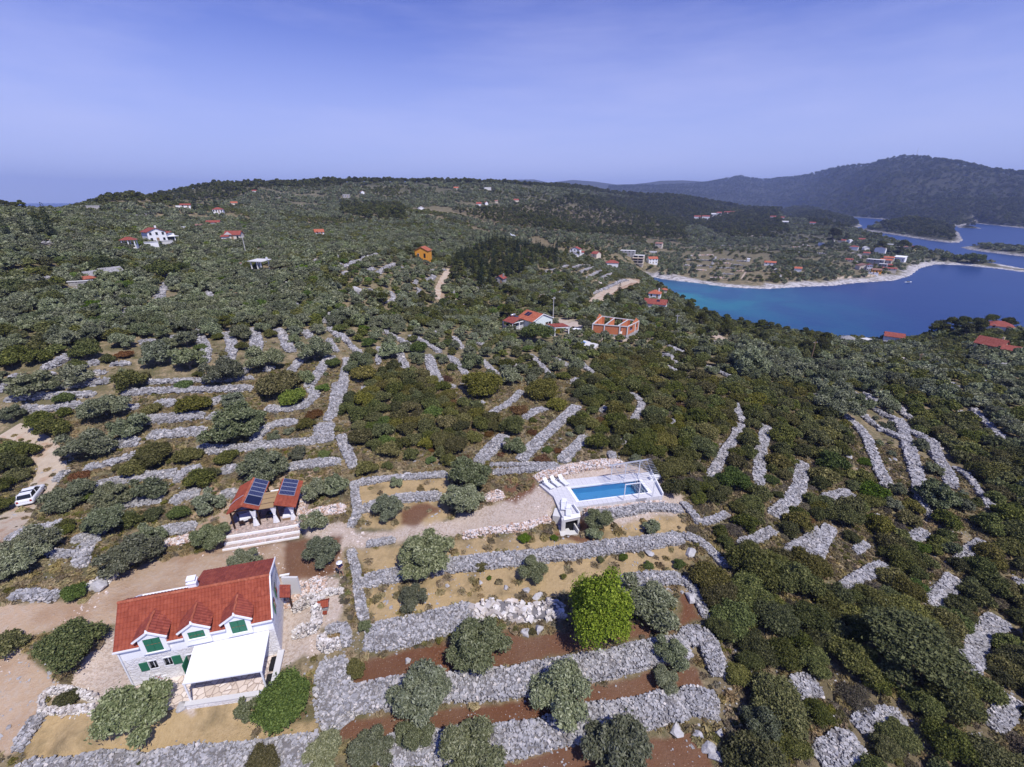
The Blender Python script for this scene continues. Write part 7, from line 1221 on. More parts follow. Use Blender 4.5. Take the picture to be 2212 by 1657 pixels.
P = gp('L', 1590, 600); oc = thing('garden_oven', 'white chimney oven with orange top left of the flat roofed shelter', 'oven', P, 0); MB().box(-.6, .6, 0, .8, -1, 1.2).box(-.3, .3, .1, .6, 1.2, 2.0).build('body', M_PLAS, oc); MB().box(-.35, .35, .05, .65, 2.003, 2.3).build('top', M_TILEO, oc)
house('a', 620, 690, 2.8, 2.6, .6, .5, 'gable_x', SM_, TG, 'small old stone house with grey slab roof in the left olive grove', 1.0, 0); house('a', 745, 665, 5, 3, .5, .4, 'gable_x', SM_, TG, 'larger old stone house with collapsing grey roof in the left olive grove', 1.2, 0); house('a', 600, 720, 2.4, 2, .9, .5, 'shed', SM_, TO, 'low shed with orange roof beside the old stone house', .4, 0, nm='shed', cat='shed')
house('a', 530, 725, 5, .5, .2, -.3, 'flat', SM_, M_LIGHTC, 'pale ruined wall left of the old stone houses', nw=0, nm='ruined_wall', cat='wall')
house('a', 1205, 215, 7, 4, 2.0, -.1, 'gable_x', WP, TR, 'low white house with long wall beside cypresses on the upper left slope', .9, 2); house('a', 1160, 212, 4, .5, 1, 0, 'flat', WP, M_PLAS, 'low white wall at the cypress house', nw=0, nm='garden_wall', cat='wall'); house('a', 1520, 192, 6.5, 4, 1.6, 0, 'gable_x', CP_, TO, 'low house with bright orange roof right of the cypresses', 1.3, 0)
house('a', 1415, 250, 7.4, 5.5, 2.6, -.2, 'hip', WP, TR, 'white house with red hip roof and veranda below the cypresses', 1.6, 4); house('a', 2075, 398, 5.6, 5, 1.8, .1, 'gable_x', WP, TO, 'small white house with vivid orange red roof in the upper olive grove', 1.6, 2); house('a', 1650, 112, 5, 4, 1.6, 0, 'gable_x', WP, TR, 'tiny white house near the left skyline', 1, 0); house('a', 600, 222, 8, 4, 1.6, -.1, 'flat', GC, M_LIGHTC, 'low grey flat building on the far upper left slope', nw=0)
house('b', 35, 145, 10, 6, 3.6, 0, 'flat', GC, M_LIGHTC, 'grey flat roofed block below the left centre skyline', nw=4); house('b', 140, 122, 5, 5, 2.6, .3, 'gable_y', WP, TB, 'tiny white gabled house near the centre skyline', 1.3, 0); house('b', 522, 232, 6.5, 5, 2.4, .2, 'gable_y', WP, M_LIGHTC, 'lone small white house in the central valley groves', 1.8, 0)
house('b', 892, 200, 6.5, 5, 2.4, 0, 'gable_x', WP, TR, 'small house with pinkish red roof in the central valley', 2.0, 0); house('b', 943, 193, 4, 4, 2.6, .3, 'gable_y', WP, TR, 'tiny white house right of the pinkish red roofed one', 1.6, 0); house('b', 1135, 172, 8, 5, 2.0, .2, 'gable_x', CP_, TR, 'tiny red roofed house on the central hillside', 1.6, 0); house('b', 1005, 178, 4.5, 4, 1.8, 0, 'gable_x', CP_, TB, 'tiny brown roofed hut on the central hillside', 1.2, 0)
house('b', 745, 93, 7, 5, 2, 0, 'gable_x', CP_, TO, 'tiny orange roofed house under the centre skyline', 1.6, 0); house('b', 950, 95, 12, 7, 3.5, .3, 'flat', M_LIGHTC, M_LIGHTC, 'pale unfinished building under the centre skyline', nw=0)
house('b', 522, 552, 6.6, 6, 3.5, -.35, 'gable_y', OC, TO, 'bright orange plastered house with orange tiled roof in the valley', 1.7, 2); house('b', 1022, 716, 4.4, 4.5, 2.3, -.4, 'gable_y', SM_, TR, 'small old stone house with chimney among cypresses', 1.3, 2, True); house('b', 1150, 470, 3, 3, 1.5, 0, 'flat', SM_, M_LIGHTC, 'tiny pale hut hidden in the cypress wood', nw=0, nm='hut', cat='hut')
house('Y', 312, 215, 9, 7, 4.6, -.25, 'gable_y', WP, TR, 'white two storey house with dark red roof above the bay', 1.8, 3); house('Y', 330, 262, 5, 4, 2.6, .2, 'gable_y', M_MASON, TG, 'small stone house just below the white two storey house above the bay', 1.4, 1); house('Y', 405, 215, 3, 4, 2, 0, 'gable_x', WP, TR, 'tiny red roofed annex beside the white two storey house above the bay', .8, 0)
house('Y', 545, 238, 6.4, 6.5, 2.4, -.7, 'gable_x', CP_, TR, 'cream house with crimson gable roof at the forest edge above the bay', 1.9, 1); house('Y', 762, 355, 11, 8, 2.0, 0, 'hip', WP, TR, 'house with wide crimson hip roof above the head of the bay', 2.2, 0)
h3 = house('Y', 1075, 325, 12, 9, 8.5, -.1, 'flat', CP_, M_LIGHTC, 'cream three level building with balconies at the head of the bay', nw=0)
for z_ in (.6, 3.4, 6.2): MB().box(-6.2, 6.2, -1.6, -.02, z_ - .3, z_).build('balcony', M_PLASC, h3); MB().box(-5, -.6, -.06, -.02, z_ + .4, z_ + 2.3).build('window', M_GLASS, h3); MB().box(.4, 5, -.06, -.02, z_ + .4, z_ + 2.3).build('window', M_GLASS, h3)
MB().quadslab([(-6.3, -1.9, 5.6), (6.3, -1.9, 5.6), (6.3, 0, 6.2), (-6.3, 0, 6.2)], .15).build('awning', M_TILEB, h3)
house('Y', 950, 222, 16, 8, 4.6, -.1, 'flat', GC, M_LIGHTC, 'unfinished grey concrete building behind the three level building', nw=4); house('Y', 1325, 130, 9, 7, 5.2, -.2, 'gable_x', CP_, TB, 'house with pale brick roof highest above the head of the bay', 1.6, 2); house('Y', 1262, 325, 10, 7, 5.2, .35, 'gable_x', WP, TO, 'white house with orange roof and terraces near the bay jetty', 2, 3); house('Y', 1260, 190, 9, 3, 1.2, 0, 'flat', M_LIGHTC, M_PLAS, 'low white flat roof beside the pale quarry yard', nw=0)
house('Y', 1270, 762, 6.2, 6, 2.4, -.1, 'hip', WP, TO, 'white house with orange hip roof behind two slim cypresses', 1.7, 2, True); house('Y', 1390, 700, 3.4, 4, 2.2, 0, 'hip', CP_, TO, 'small orange roof to the right of the cypress house', 1, 0); h4 = house('Y', 1275, 872, 10.4, 5.5, 1.6, -.12, 'gable_x', WP, TR, 'long house with pinkish red roof and one solar panel near the bay', 1.9, 0); MB().quadslab([(.5, 1.2, 2.6), (2.0, 1.2, 2.6), (2.0, 2.2, 3.2), (.5, 2.2, 3.2)], .05).build('solar_panel', M_THERM, h4)
house('c', 1358, 1285, 7.5, 6, 2.6, .1, 'gable_x', WP, TR, 'house showing only a flat red roof against the bay water', 1.4, 0); house('c', 1060, 1285, 5, 5, 1.2, 0, 'hip', SM_, TG, 'low house with grey stone roof behind the thicket on the right', 1.4, 0); house('c', 1185, 1285, 6, 4, .8, -.6, 'flat', GC, M_LIGHTC, 'pale flat concrete slab right of the grey stone roof', nw=0, nm='concrete_slab', cat='slab')
house('c', 2048, 1210, 9, 7, 1.6, .2, 'hip', WP, TR, 'house with broad red hip roof behind the shoreline pines', 1.9, 2); house('c', 1958, 1345, 7.2, 5.5, 2.0, -.25, 'gable_x', plain('yellow_plaster', (.72, .62, .36), .9), TR, 'yellow house with large red roof near the right edge', 2.2, 3, True); house('c', 2130, 1360, 5.5, 5, .6, 0, 'gable_x', WP, TR, 'low red roof at the right edge beside the yellow house', 1.0, 0)
# headland village
VIL = [(270, 322, 8, 5, 2.8, 0, 'flat', WP, M_PLAS, 'white box house alone left of the headland village'), (265, 478, 8, 5, 1.4, 0, 'flat', GC, M_LIGHTC, 'low shed with pale flat roof in the headland fields'), (455, 258, 6, 4, 1.8, -.3, 'gable_x', WP, M_LIGHTC, 'small white shed by the channel side'),
 (615, 268, 11, 6, 2.6, -.3, 'gable_x', CP_, TR, 'long house with red roof on the channel side'), (722, 278, 6, 7, 3.4, -.5, 'gable_y', WP, M_LIGHTC, 'white gabled house beside the long red roof'), (955, 243, 10, 6, 2.2, .1, 'gable_x', plain('yellow_wall', (.75, .6, .25), .9), TR, 'yellow gabled house with red roof at the water behind the village'),
 (815, 395, 11, 6, 3.6, -.1, 'hip', WP, TR, 'house with red roof and white awning at the head of the village lane'), (1035, 415, 7, 6, 4.0, .5, 'gable_y', WP, M_LIGHTC, 'bright white gabled house in the middle of the village'), (1245, 465, 13, 8, 7.0, -.15, 'gable_y', WP, TB, 'largest white house of the village with balconies'),
 (1480, 352, 16, 7, 3.4, -.1, 'flat', CP_, M_PLAS, 'long house with brilliant white flat roof in the village'), (1690, 388, 7, 6, 3.0, 0, 'hip', CP_, TB, 'small brown hip roofed house near the yellow one'), (1775, 405, 8, 6, 4.2, -.4, 'gable_y', plain('yellow_house_wall', (.78, .66, .30), .9), TR, 'yellow house at the right end of the village'),
 (1575, 590, 12, 6, 4.5, -.3, 'shed', WP, M_PLAS, 'white house with pale mono pitch roof nearest the point'), (1160, 645, 18, 8, 5.0, -.15, 'flat', SM_, M_LIGHTC, 'large grey stone building at the centre of the village'), (1400, 578, 11, 6, 3.0, -.1, 'gable_x', CP_, TO, 'upper of two houses with bright orange roofs'), (1350, 625, 12, 6, 3.4, -.1, 'gable_x', CP_, TO, 'lower of two houses with bright orange roofs'),
 (1015, 740, 13, 9, 4.0, .5, 'gable_y', CP_, TB, 'broad brown tiled barn at the lane end of the village'), (1075, 760, 5, 6, 6.0, .2, 'gable_y', WP, TR, 'tall narrow white house end against the brown barn'), (1200, 790, 9, 5, 3.0, .2, 'gable_x', OC, TB, 'ochre house with brown roof above the shore path'), (1150, 808, 9, 1.5, 1.2, .1, 'flat', WP, M_PLAS, 'low white wall house above the shore path'),
 (1420, 745, 13, 4, 1.8, .1, 'gable_x', CP_, TR, 'low long red roof facing the shore rocks'), (1300, 690, 8, 5, 3.0, -.1, 'flat', SM_, M_LIGHTC, 'small grey stone house under the orange roofs'), (1400, 682, 7, 4, 1.8, 0, 'gable_x', CP_, TR, 'little red roof right of the small grey stone house'), (1030, 478, 8, 5, 1.8, -.1, 'gable_x', CP_, TR, 'small red roofed shed among village gardens'), (740, 590, 8, 5, 1.6, 0, 'gable_x', CP_, TR, 'small red and white shed left of the village lane')]
for x, y, w, d, h_, rz, ro, mw, mr, lb in VIL: house('N', x, y, w * .9, d, h_, rz, ro, mw, mr, lb, nw=3)
for x, y, w, ro, mr, lb in ((565, 775, 14, 'gable_x', TO, 'white two level house with orange roof in the headland field'), (745, 815, 8, 'gable_x', TO, 'small shed with vivid orange roof in the headland field'), (425, 750, 4, 'flat', M_PLAS, 'tiny white tank like hut in the headland field'), (460, 590, 26, 'flat', M_PLASC, 'low pale excavated terrace building on the headland hill'), (390, 575, 22, 'flat', M_PLASC, 'upper pale excavated terrace building on the headland hill')):
    house('c', x, y, w * .8, 6, 2.6 if w < 20 else 1.2, 0, ro, WP if w < 20 else CP_, mr, lb, nw=3 if w > 12 and w < 20 else 0)
for x, y, w, c_ in ((95, 475, 16, 'leftmost'), (150, 474, 18, 'second from left'), (200, 458, 12, 'third from left'), (235, 450, 12, 'fourth from left'), (285, 446, 14, 'fifth from left'), (318, 444, 12, 'rightmost')): house('c', x, y, w, 10, 6, 0, 'gable_x', WP, TR if x != 200 else M_LIGHTC, 'white house with red roof, %s in the distant hill village' % c_, nw=0)
for x, y, w, lb in ((585, 470, 16, 'distant house with red roof at the start of the far channel'), (645, 476, 10, 'distant pale house with brown roof by the far channel'), (718, 468, 14, 'distant white house with red roof on the wooded peninsula'), (840, 512, 14, 'distant red roofed house on the channel shore of the peninsula'), (660, 505, 18, 'distant low white boathouse on the channel shore'), (780, 393, 30, 'far white building across the second channel'), (868, 412, 26, 'far row building on the mountain shore'), (1635, 503, 8, 'tiny white hut on top of the wooded islet')):
    house('c', x, y, w * .8, 8, 4, 0, 'gable_x', WP, TR if x not in (660, 1635) else M_LIGHTC, lb, nw=0)
# boats, gull, poles, masts
def atsea(k, x, y): v = sea(cp(k, x, y))[0]; return (v[0], v[1], .1)
boat('sailing_boat', atsea('c', 790, 548), .3, 14, 'white sailing boat with tall mast anchored in the channel', True, True)
for k, x, y, L_, lb, mt in (('c', 865, 533, 11, 'white motor boat moored right of the sailing boat', None), ('c', 890, 531, 7, 'small white boat farthest right beside the moored motor boat', None), ('N', 860, 138, 12, 'pale motor boat crossing the channel', None), ('N', 1215, 256, 12, 'dark hulled boat behind the headland pines', M_BLACK), ('c', 1462, 885, 7, 'small white boat moored off the headland rocks', None), ('Y', 1335, 488, 5, 'small white dinghy in the shallow head of the bay', None), ('Y', 1160, 468, 6, 'grey boat tied at the bay jetty', M_GREYC)):
    boat('motor_boat', atsea(k, x, y), .1, L_, lb, L_ > 6, False, mt)
jt = atsea('Y', 1180, 452); je = thing('stone_jetty', 'pale stone jetty at the head of the bay', 'jetty', jt, 0); MB().box(-14, 4, -1.5, 1.5, -2, .6).build('quay', M_LIGHTC, je); MB().box(-24, -14, 1.5, 5, -2, 1.4).build('landing', M_PLASC, je)
X_, Y_, Z_ = rayd(*cp('b', 1103, 388)); s_ = 70.0; gu = thing('flying_gull', 'white gull gliding over the dark valley woods', 'bird', (X_ * s_, Y_ * s_, CZ - Z_ * s_), .6)
gb = skin_figure('body', [(-.28, 0, 0), (-.12, 0, .01), (.08, 0, .02), (.2, 0, .04), (.29, 0, .04), (-.05, .18, .06), (-.12, .42, .16), (-.28, .72, .10), (-.05, -.18, .06), (-.12, -.42, .16), (-.28, -.72, .10)], [(0, 1), (1, 2), (2, 3), (3, 4), (1, 5), (5, 6), (6, 7), (1, 8), (8, 9), (9, 10)], [(.04, .02), (.07, .06), (.08, .07), (.04, .045), (.015, .012), (.02, .09), (.015, .08), (.01, .03), (.02, .09), (.015, .08), (.01, .03)], M_PLASTIC, gu); gu.rotation_euler = (.35, -.1, 2.4)
MB().bar((.29, 0, .04), (.36, 0, .03), .014, 5, .004).build('beak', M_YEL, gu)
def pole(k, x, y, hpx, label, mt=None, lamp=False):
    P = gp(k, x, y); s_ = CROP[k][2] if len(CROP[k]) > 2 else .3331; dep = proj(*P)[2]; hm = hpx * s_ * dep / F / max(.5, math.cos(math.atan2(CZ - P[2], math.hypot(P[0], P[1])))); o = thing('utility_pole', label, 'pole', P, rng.uniform(-.3, .3), 'utility poles')
    MB().bar((0, 0, -.5), (0, 0, hm), .16, 8, .10).build('shaft', mt or M_WOODL, o); MB().box(-.7, .7, -.05, .05, hm - .5, hm - .38).build('crossarm', mt or M_WOODL, o); [MB().bar((x_, 0, hm - .38), (x_, 0, hm - .2), .05, 6).build('insulator', M_PLASTIC, o) for x_ in (-.6, 0, .6)]
    if lamp: MB().box(-.1, .5, -.12, .12, hm - .05, hm + .08).build('lamp_head', M_PLASTIC, o)
    return (P[0], P[1], P[2] + hm - .2)
P1 = pole('f', 822, 235, 155, 'leaning wooden utility pole beside the asphalt road'); P2_ = pole('f', 1520, 245, 90, 'wooden utility pole in the olives right of the road'); P3 = pole('b', 2168, 1000, 95, 'pale concrete utility pole right of the brick shell', M_LIGHTC); P4 = pole('b', 1373, 925, 130, 'slim pole with lamp behind the white villa', M_LIGHTC, True)
pole('b', 707, 840, 60, 'utility pole in the olives left of the villa'); pole('a', 1595, 510, 110, 'utility pole below the single storey pale house', M_LIGHTC); pole('b', 1160, 535, 80, 'utility pole in the cypress valley'); pole('f', 2010, 270, 50, 'utility pole at the right edge olives')
for a_, b_ in ((P1, P2_), (P3, P1)):
    cu = bpy.data.meshes.new('power_line'); n_ = 24; wv = []
    for i in range(n_ + 1): t_ = i / n_; wv.append((a_[0] * (1 - t_) + b_[0] * t_, a_[1] * (1 - t_) + b_[1] * t_, a_[2] * (1 - t_) + b_[2] * t_ - 1.5 * 4 * t_ * (1 - t_)))
    w_ = MB(); [w_.bar(wv[i], wv[i + 1], .012, 4) for i in range(n_)]; o = w_.build('power_line', M_BLACK); tag(o, 'thin dark power line from the leaning roadside pole to the ' + ('pole in the olives' if a_ is P1 else 'concrete pole'), 'cable', kind='thing')
X_, Y_, Z_ = rayd(*cp('c', 1512, 72)); a_ = math.atan2(X_, Y_); rr_ = np.linspace(1500, 4200, 500); hh_ = H(np.sin(a_) * rr_, np.cos(a_) * rr_); k = np.argmax((hh_ - CZ) / rr_); mx = thing('radio_mast', 'thin radio mast on the summit of the dark mountain', 'mast', (math.sin(a_) * rr_[k], math.cos(a_) * rr_[k], hh_[k])); MB().bar((0, 0, 0), (0, 0, 55), 1.2, 6, .4).build('shaft', M_LIGHTC, mx); MB().bar((0, 0, 35), (0, 0, 38), 2.2, 8).build('antenna', M_PLASTIC, mx)
# ---------------------------------------------------------------- the rest of the vegetation, by zones traced on the ground
BLOCK = []       # world polygons where nothing grows: filled from traced yards, houses add theirs before this runs
def blk(k, *p, lift=0):
    q = trace(k, *p)
    if len(q) > 2: BLOCK.append([tuple(v) for v in q])
for P in TAN[:4] + RED + [DIRT[0], DIRT[1], DIRT[2]] + GRAV:
    q = [ground(*v) for v in P]; BLOCK.append([tuple(v[:2]) for v in q if v is not None])
for cc, w in WALLS: pass
WPTS = np.vstack([np.column_stack([c_, np.full(len(c_), w)]) for c_, w in WALLS])
RPTS = []
for P, w_, m_, l_ in RD + [(trace('d', (-60, 1460), (20, 1330), (90, 1220), (170, 1130), (240, 1060), (300, 980), (340, 880), (300, 800), (220, 730), (150, 680), (60, 655)), 4.2, 0, 0)]:
    if len(P) > 1: c_ = resample(P, 1.0); RPTS.append(np.column_stack([c_, np.full(len(c_), w_ / 2)]))
APTS = np.vstack([WPTS] + RPTS); 
class Grid:
    def __init__(s, P, cell=4.0):
        s.c = cell; s.d = {}
        for q in P: s.d.setdefault((int(q[0] // cell), int(q[1] // cell)), []).append(q)
    def near(s, x, y):
        i, j = int(x // s.c), int(y // s.c); o = []
        for a in (-1, 0, 1):
            for b_ in (-1, 0, 1): o += s.d.get((i + a, j + b_), [])
        return o
    def add(s, q): s.d.setdefault((int(q[0] // s.c), int(q[1] // s.c)), []).append(q)
GW = Grid(APTS.tolist(), 5.0); GT = Grid([t_[:3] for t_ in TREES], 9.0)
# zones in picture units (2211 x 1657): polygon, kinds with weights, radius range, spacing factor, wall clearance factor
Z = lambda k, *p: [cp(k, x, y) for x, y in p]
ZONES = [
 (Z('e',(0,480),(120,420),(200,300),(400,260),(590,330),(740,470),(850,490),(960,570),(1000,690),(850,760),(700,850),(550,860),(300,820),(110,770),(100,640)), dict(bush=6,juniper=4,rust=.3,green=.6), (1.3,2.2), 1.15, .3),
 (Z('e',(1480,420),(1560,330),(1650,230),(1800,170),(2230,190),(2230,1080),(2100,1060),(2050,930),(1960,870),(1860,850),(1780,800),(1640,830),(1560,700),(1500,620)), dict(bush=7,juniper=3,grey=.5,rust=.2), (1.1,2.5), 1.12, .6),
 (Z('f',(-10,320),(200,330),(500,350),(800,420),(980,520),(1060,640),(1100,760),(1000,880),(1080,960),(1290,960),(1300,1200),(1200,1430),(-20,1430)), dict(bush=8,juniper=3,grey=.8,green=.4), (1.1,2.7), 1.14, .66),
 (Z('f',(1340,400),(1500,400),(1750,540),(2230,830),(2230,1430),(2150,1430),(1980,1130),(1700,870),(1500,700),(1480,560)), dict(bush=8,juniper=1), (1.4,2.4), 1.15, .5),
 (Z('f',(1280,1000),(1480,1120),(1800,1060),(2100,1300),(2100,1430),(1200,1430)), dict(bush=6,juniper=1,olive=2,grey=1), (1.0,2.3), 1.5, .65),
 (Z('i',(150,280),(400,130),(700,170),(830,250),(1000,400),(1300,280),(1500,60),(1900,-20),(2300,-20),(2300,1650),(300,1650),(380,1500),(300,1200),(260,900),(180,600),(140,400)), dict(bush=9,juniper=3,green=.5,olive=.3,grey=.6), (1.1,2.8), 1.06, .5),
 (Z('c',(0,1060),(500,1110),(1000,1190),(1600,1220),(2300,1230),(2300,1300),(1500,1290),(1200,1270),(950,1250),(900,1400),(560,1330),(380,1270),(0,1150)), dict(bush=9,pine=.8,olive=.6), (2.0,3.2), 1.05, .3),
 (Z('b',(980,760),(1300,560),(1500,640),(1640,830),(1900,700),(2030,640),(2230,760),(2230,1100),(1950,1060),(1640,880),(1380,900),(1040,900),(600,980),(100,960),(200,860),(600,820)), dict(olive=5,bush=5,green=.8,pine=.3), (1.7,2.8), 1.15, .4),
 (Z('b',(700,560),(1000,430),(1400,500),(1400,640),(1250,760),(900,740),(720,640)), dict(pine=4,cypress=1.3,bush=4,olive=1), (1.5,2.6), 1.1, .4),
 (Z('b',(1480,340),(1900,250),(2230,260),(2230,440),(1950,480),(1750,560),(1450,480)), dict(pine=5,bush=5), (2.2,3.6), 1.1, .4),
 (Z('b',(-10,330),(700,300),(1300,420),(1330,520),(1000,430),(700,540),(450,500),(-10,560)), dict(olive=9,bush=1,green=.5), (1.9,2.7), 1.15, .4),
 (Z('d',(-20,0),(700,-10),(1100,-10),(1000,60),(700,120),(560,200),(480,160),(300,230),(-20,300)), dict(olive=8,bush=2), (1.7,2.6), 1.12, .5),
 (Z('a',(-20,330),(900,400),(2230,420),(2230,920),(1800,960),(1400,1000),(900,1080),(500,1120),(-20,1240)), dict(olive=9,bush=.7,green=.7), (1.8,2.6), 1.12, .5),
 (Z('a',(-20,250),(800,230),(2230,240),(2230,420),(900,400),(-20,330)), dict(olive=8,bush=1.5,green=.5), (2.0,2.9), 1.2, .4),
 (Z('f',(-20,60),(500,130),(1100,240),(1300,220),(2230,250),(2230,800),(1750,540),(1350,400),(1000,380),(600,330),(-20,260)), dict(olive=9,bush=.6), (1.9,2.6), 1.25, .75),
 (Z('f',(850,80),(2230,90),(2230,250),(1100,240)), dict(olive=5,bush=4), (2,2.9), 1.1, .4),
 (Z('e',(40,0),(1700,0),(2230,130),(2230,200),(1650,240),(1500,330),(1100,400),(1000,330),(600,250),(150,160),(-10,120)), dict(olive=8,bush=2,green=.5), (1.3,2.1), 1.75, .8),
 (Z('d',(-20,300),(1000,280),(1650,280),(2210,420),(2210,800),(1800,850),(1400,980),(1000,1400),(200,1423),(400,900),(100,600)), dict(olive=5,bush=3,juniper=2,green=.7,rust=.6,grey=1.5), (.7,1.7), 2.7, .9),
 (Z('b',(-10,460),(700,600),(620,800),(100,850),(-10,1000)), dict(olive=8,bush=2,green=.5), (1.6,2.3), 1.6, .7),
 (Z('b',(1290,560),(1900,600),(1900,700),(1650,800),(1400,790)), dict(olive=6,bush=4), (1.4,2.2), 1.6, .8),
]
def zone_of(px, py):
    z = np.full(len(px), -1)
    for i in range(len(ZONES) - 1, -1, -1):
        z[sdist(px, py, ZONES[i][0]) > 0] = i
    return z
cand = []
# candidate spots: uniform over ground areas, near ring and mid ring
def cloud(n, r0, r1):
    r = np.sqrt(rng.uniform(r0 * r0, r1 * r1, n)); a = rng.uniform(-72 * D2R, 72 * D2R, n); return r * np.sin(a), r * np.cos(a)
SP = []
for n, r0, r1 in ((105000, 16, 150), (105000, 150, 420)):
    x, y = cloud(n, r0, r1); h = H(x, y); px, py, dep = proj(x, y, h)
    k = (px > -700) & (px < 2950) & (py < 2150) & (h > .7); x, y, px, py = x[k], y[k], px[k], py[k]; z = zone_of(px, py); NZ1 = fbm(x / 13, y / 13, 3, 61); NZ2 = fbm(x / 26, y / 26, 3, 62)
    for i in range(len(x)):
        zi = z[i]; d = math.hypot(x[i], y[i])
        if zi < 0:
            if px[i] > 2200 and d < 150: kd, (ra, rb), sp, wc = (dict(bush=8, juniper=3, olive=1), (1.1, 2.6), 1.3, .4)
            elif d < 110 or rng.random() > .9: kd, (ra, rb), sp, wc = (dict(grey=3, grass=2, olive=1, bush=1), (.4, 1.0), 3.2, 1.0)
            else: kd, (ra, rb), sp, wc = (dict(olive=6, bush=3, pine=.5), (1.8, 2.7), 1.3, .5)
        else: _, kd, (ra, rb), sp, wc = ZONES[zi]
        ks = list(kd); w = np.array([kd[q] for q in ks]); kk = ks[int(rng.choice(len(ks), p=w / w.sum()))]
        if d > 95 and NZ1[i] < .41 and rng.random() < .8: continue
        if d <= 95 and 1 <= zi <= 4 and NZ1[i] < .37 and rng.random() < .6: continue
        if kk == 'olive' and d > 95 and NZ2[i] > .57 and rng.random() < .6: kk = 'bush'
        R = rng.uniform(ra, rb)
        if kk in ('rust', 'grey', 'grass'): R *= .55
        if kk == 'cypress': R = rng.uniform(.8, 1.3)
        ok = True
        for q in GT.near(x[i], y[i]):
            if (q[0] - x[i]) ** 2 + (q[1] - y[i]) ** 2 < ((q[2] + R) * .5 * sp) ** 2: ok = False; break
        if not ok: continue
        for q in GW.near(x[i], y[i]):
            if (q[0] - x[i]) ** 2 + (q[1] - y[i]) ** 2 < (q[2] + R * wc) ** 2: ok = False; break
        if not ok: continue
        GT.add((x[i], y[i], R)); SP.append((x[i], y[i], R, kk, px[i], py[i], zi))
SPX = np.array([s[0] for s in SP]); SPY = np.array([s[1] for s in SP]); keep = np.ones(len(SP), bool)
for P in BLOCK + HOUSES_XY:
    if len(P) > 2: keep &= sdist(SPX, SPY, P) < np.array([s[2] for s in SP]) * .55
SP = [s for s, k in zip(SP, keep) if k]
# the largest 300 of a kind become objects, the others one mass per kind
def where_(px, py, zi):
    side = 'left' if px < 740 else 'middle' if px < 1480 else 'right'; dep = 'near' if py > 1100 else 'middle ground' if py > 760 else 'far'
    return side, dep
DESC = dict(oak='', olive='grey green olive tree', bush='dark green macchia bush', juniper='olive brown juniper bush', green='mid green leafy tree', pine='dark pine tree', cypress='slim dark cypress', rust='rusty brown shrub', grey='grey brown dry shrub', grass='tuft of dry grass', lime='')
POS = {('left', 'near'): 'around the white house at lower left', ('left', 'middle ground'): 'on the left stone terraces', ('left', 'far'): 'in the olive groves on the far left slope',
       ('middle', 'near'): 'on the terraces below the pool', ('middle', 'middle ground'): 'between the pool and the white villa', ('middle', 'far'): 'on the slope beyond the white villa',
       ('right', 'near'): 'in the dark thicket at lower right', ('right', 'middle ground'): 'on the walled slope at the right', ('right', 'far'): 'toward the bay at the right'}
MASS = {}
for kk in [q for q in DESC if DESC[q]]:
    L_ = sorted([s for s in SP if s[3] == kk], key=lambda s: -s[2] / math.hypot(s[0], s[1])); have = sum(1 for t_ in TREES if t_[3] == kk)
    inview = [s for s in L_ if -20 < s[4] < 2231 and s[5] < 1720]; lim = max(0, 285 - have); 
    if kk in ('grass', 'grey'): lim = 200 if kk == 'grey' else 0
    chosen = set(id(s) for s in inview[:lim])
    for s in L_:
        if id(s) in chosen:
            q = where_(s[4], s[5], s[6]); plant(kk, s[0], s[1], s[2], DESC[kk] + ' ' + POS[q], DESC[kk] + 's ' + POS[q], hz=rng.uniform(.85, 1.15))
        else: MASS.setdefault(kk, []).append(s[:3])
print('scatter', {k: len(v) for k, v in MASS.items()}, 'objects', len(TREES))
# far woods and groves: r > 420
def far_points(n, r0, r1, sp, pxlim=(-450, 2700)):
    r = np.sqrt(rng.uniform(r0 * r0, r1 * r1, n)); a = rng.uniform(-64 * D2R, 64 * D2R, n); x, y = r * np.sin(a), r * np.cos(a); h = H(x, y); px, py, _ = proj(x, y, h)
    k = (h > 1.6) & (px > pxlim[0]) & (px < pxlim[1]); x, y, h, px, py = x[k], y[k], h[k], px[k], py[k]
    # thin to a cell grid
    key = np.floor(x / sp).astype(np.int64) * 100003 + np.floor(y / sp).astype(np.int64); _, u = np.unique(key, return_index=True); return x[u], y[u], h[u], px[u], py[u]
FARM = dict(olive=[], bush=[], pine=[])
PINEZ = [Z('b',(-10,-20),(2300,40),(2230,180),(1950,150),(1500,90),(1000,60),(600,50),(-10,60)), Z('b',(700,240),(1300,200),(1500,130),(2230,170),(2230,420),(1500,380),(1100,330)), Z('b',(0,180),(400,190),(430,300),(150,290),(0,250)), Z('a',(300,180),(1500,30),(2230,20),(2230,70),(1700,90),(1500,170),(500,190)),
         Z('c',(-10,300),(300,340),(600,420),(700,560),(660,610),(340,600),(100,520),(-10,520)), Z('c',(1280,470),(1790,470),(1800,610),(1640,605),(1300,540)), Z('c',(780,420),(1100,460),(1160,540),(1000,530),(830,500))]
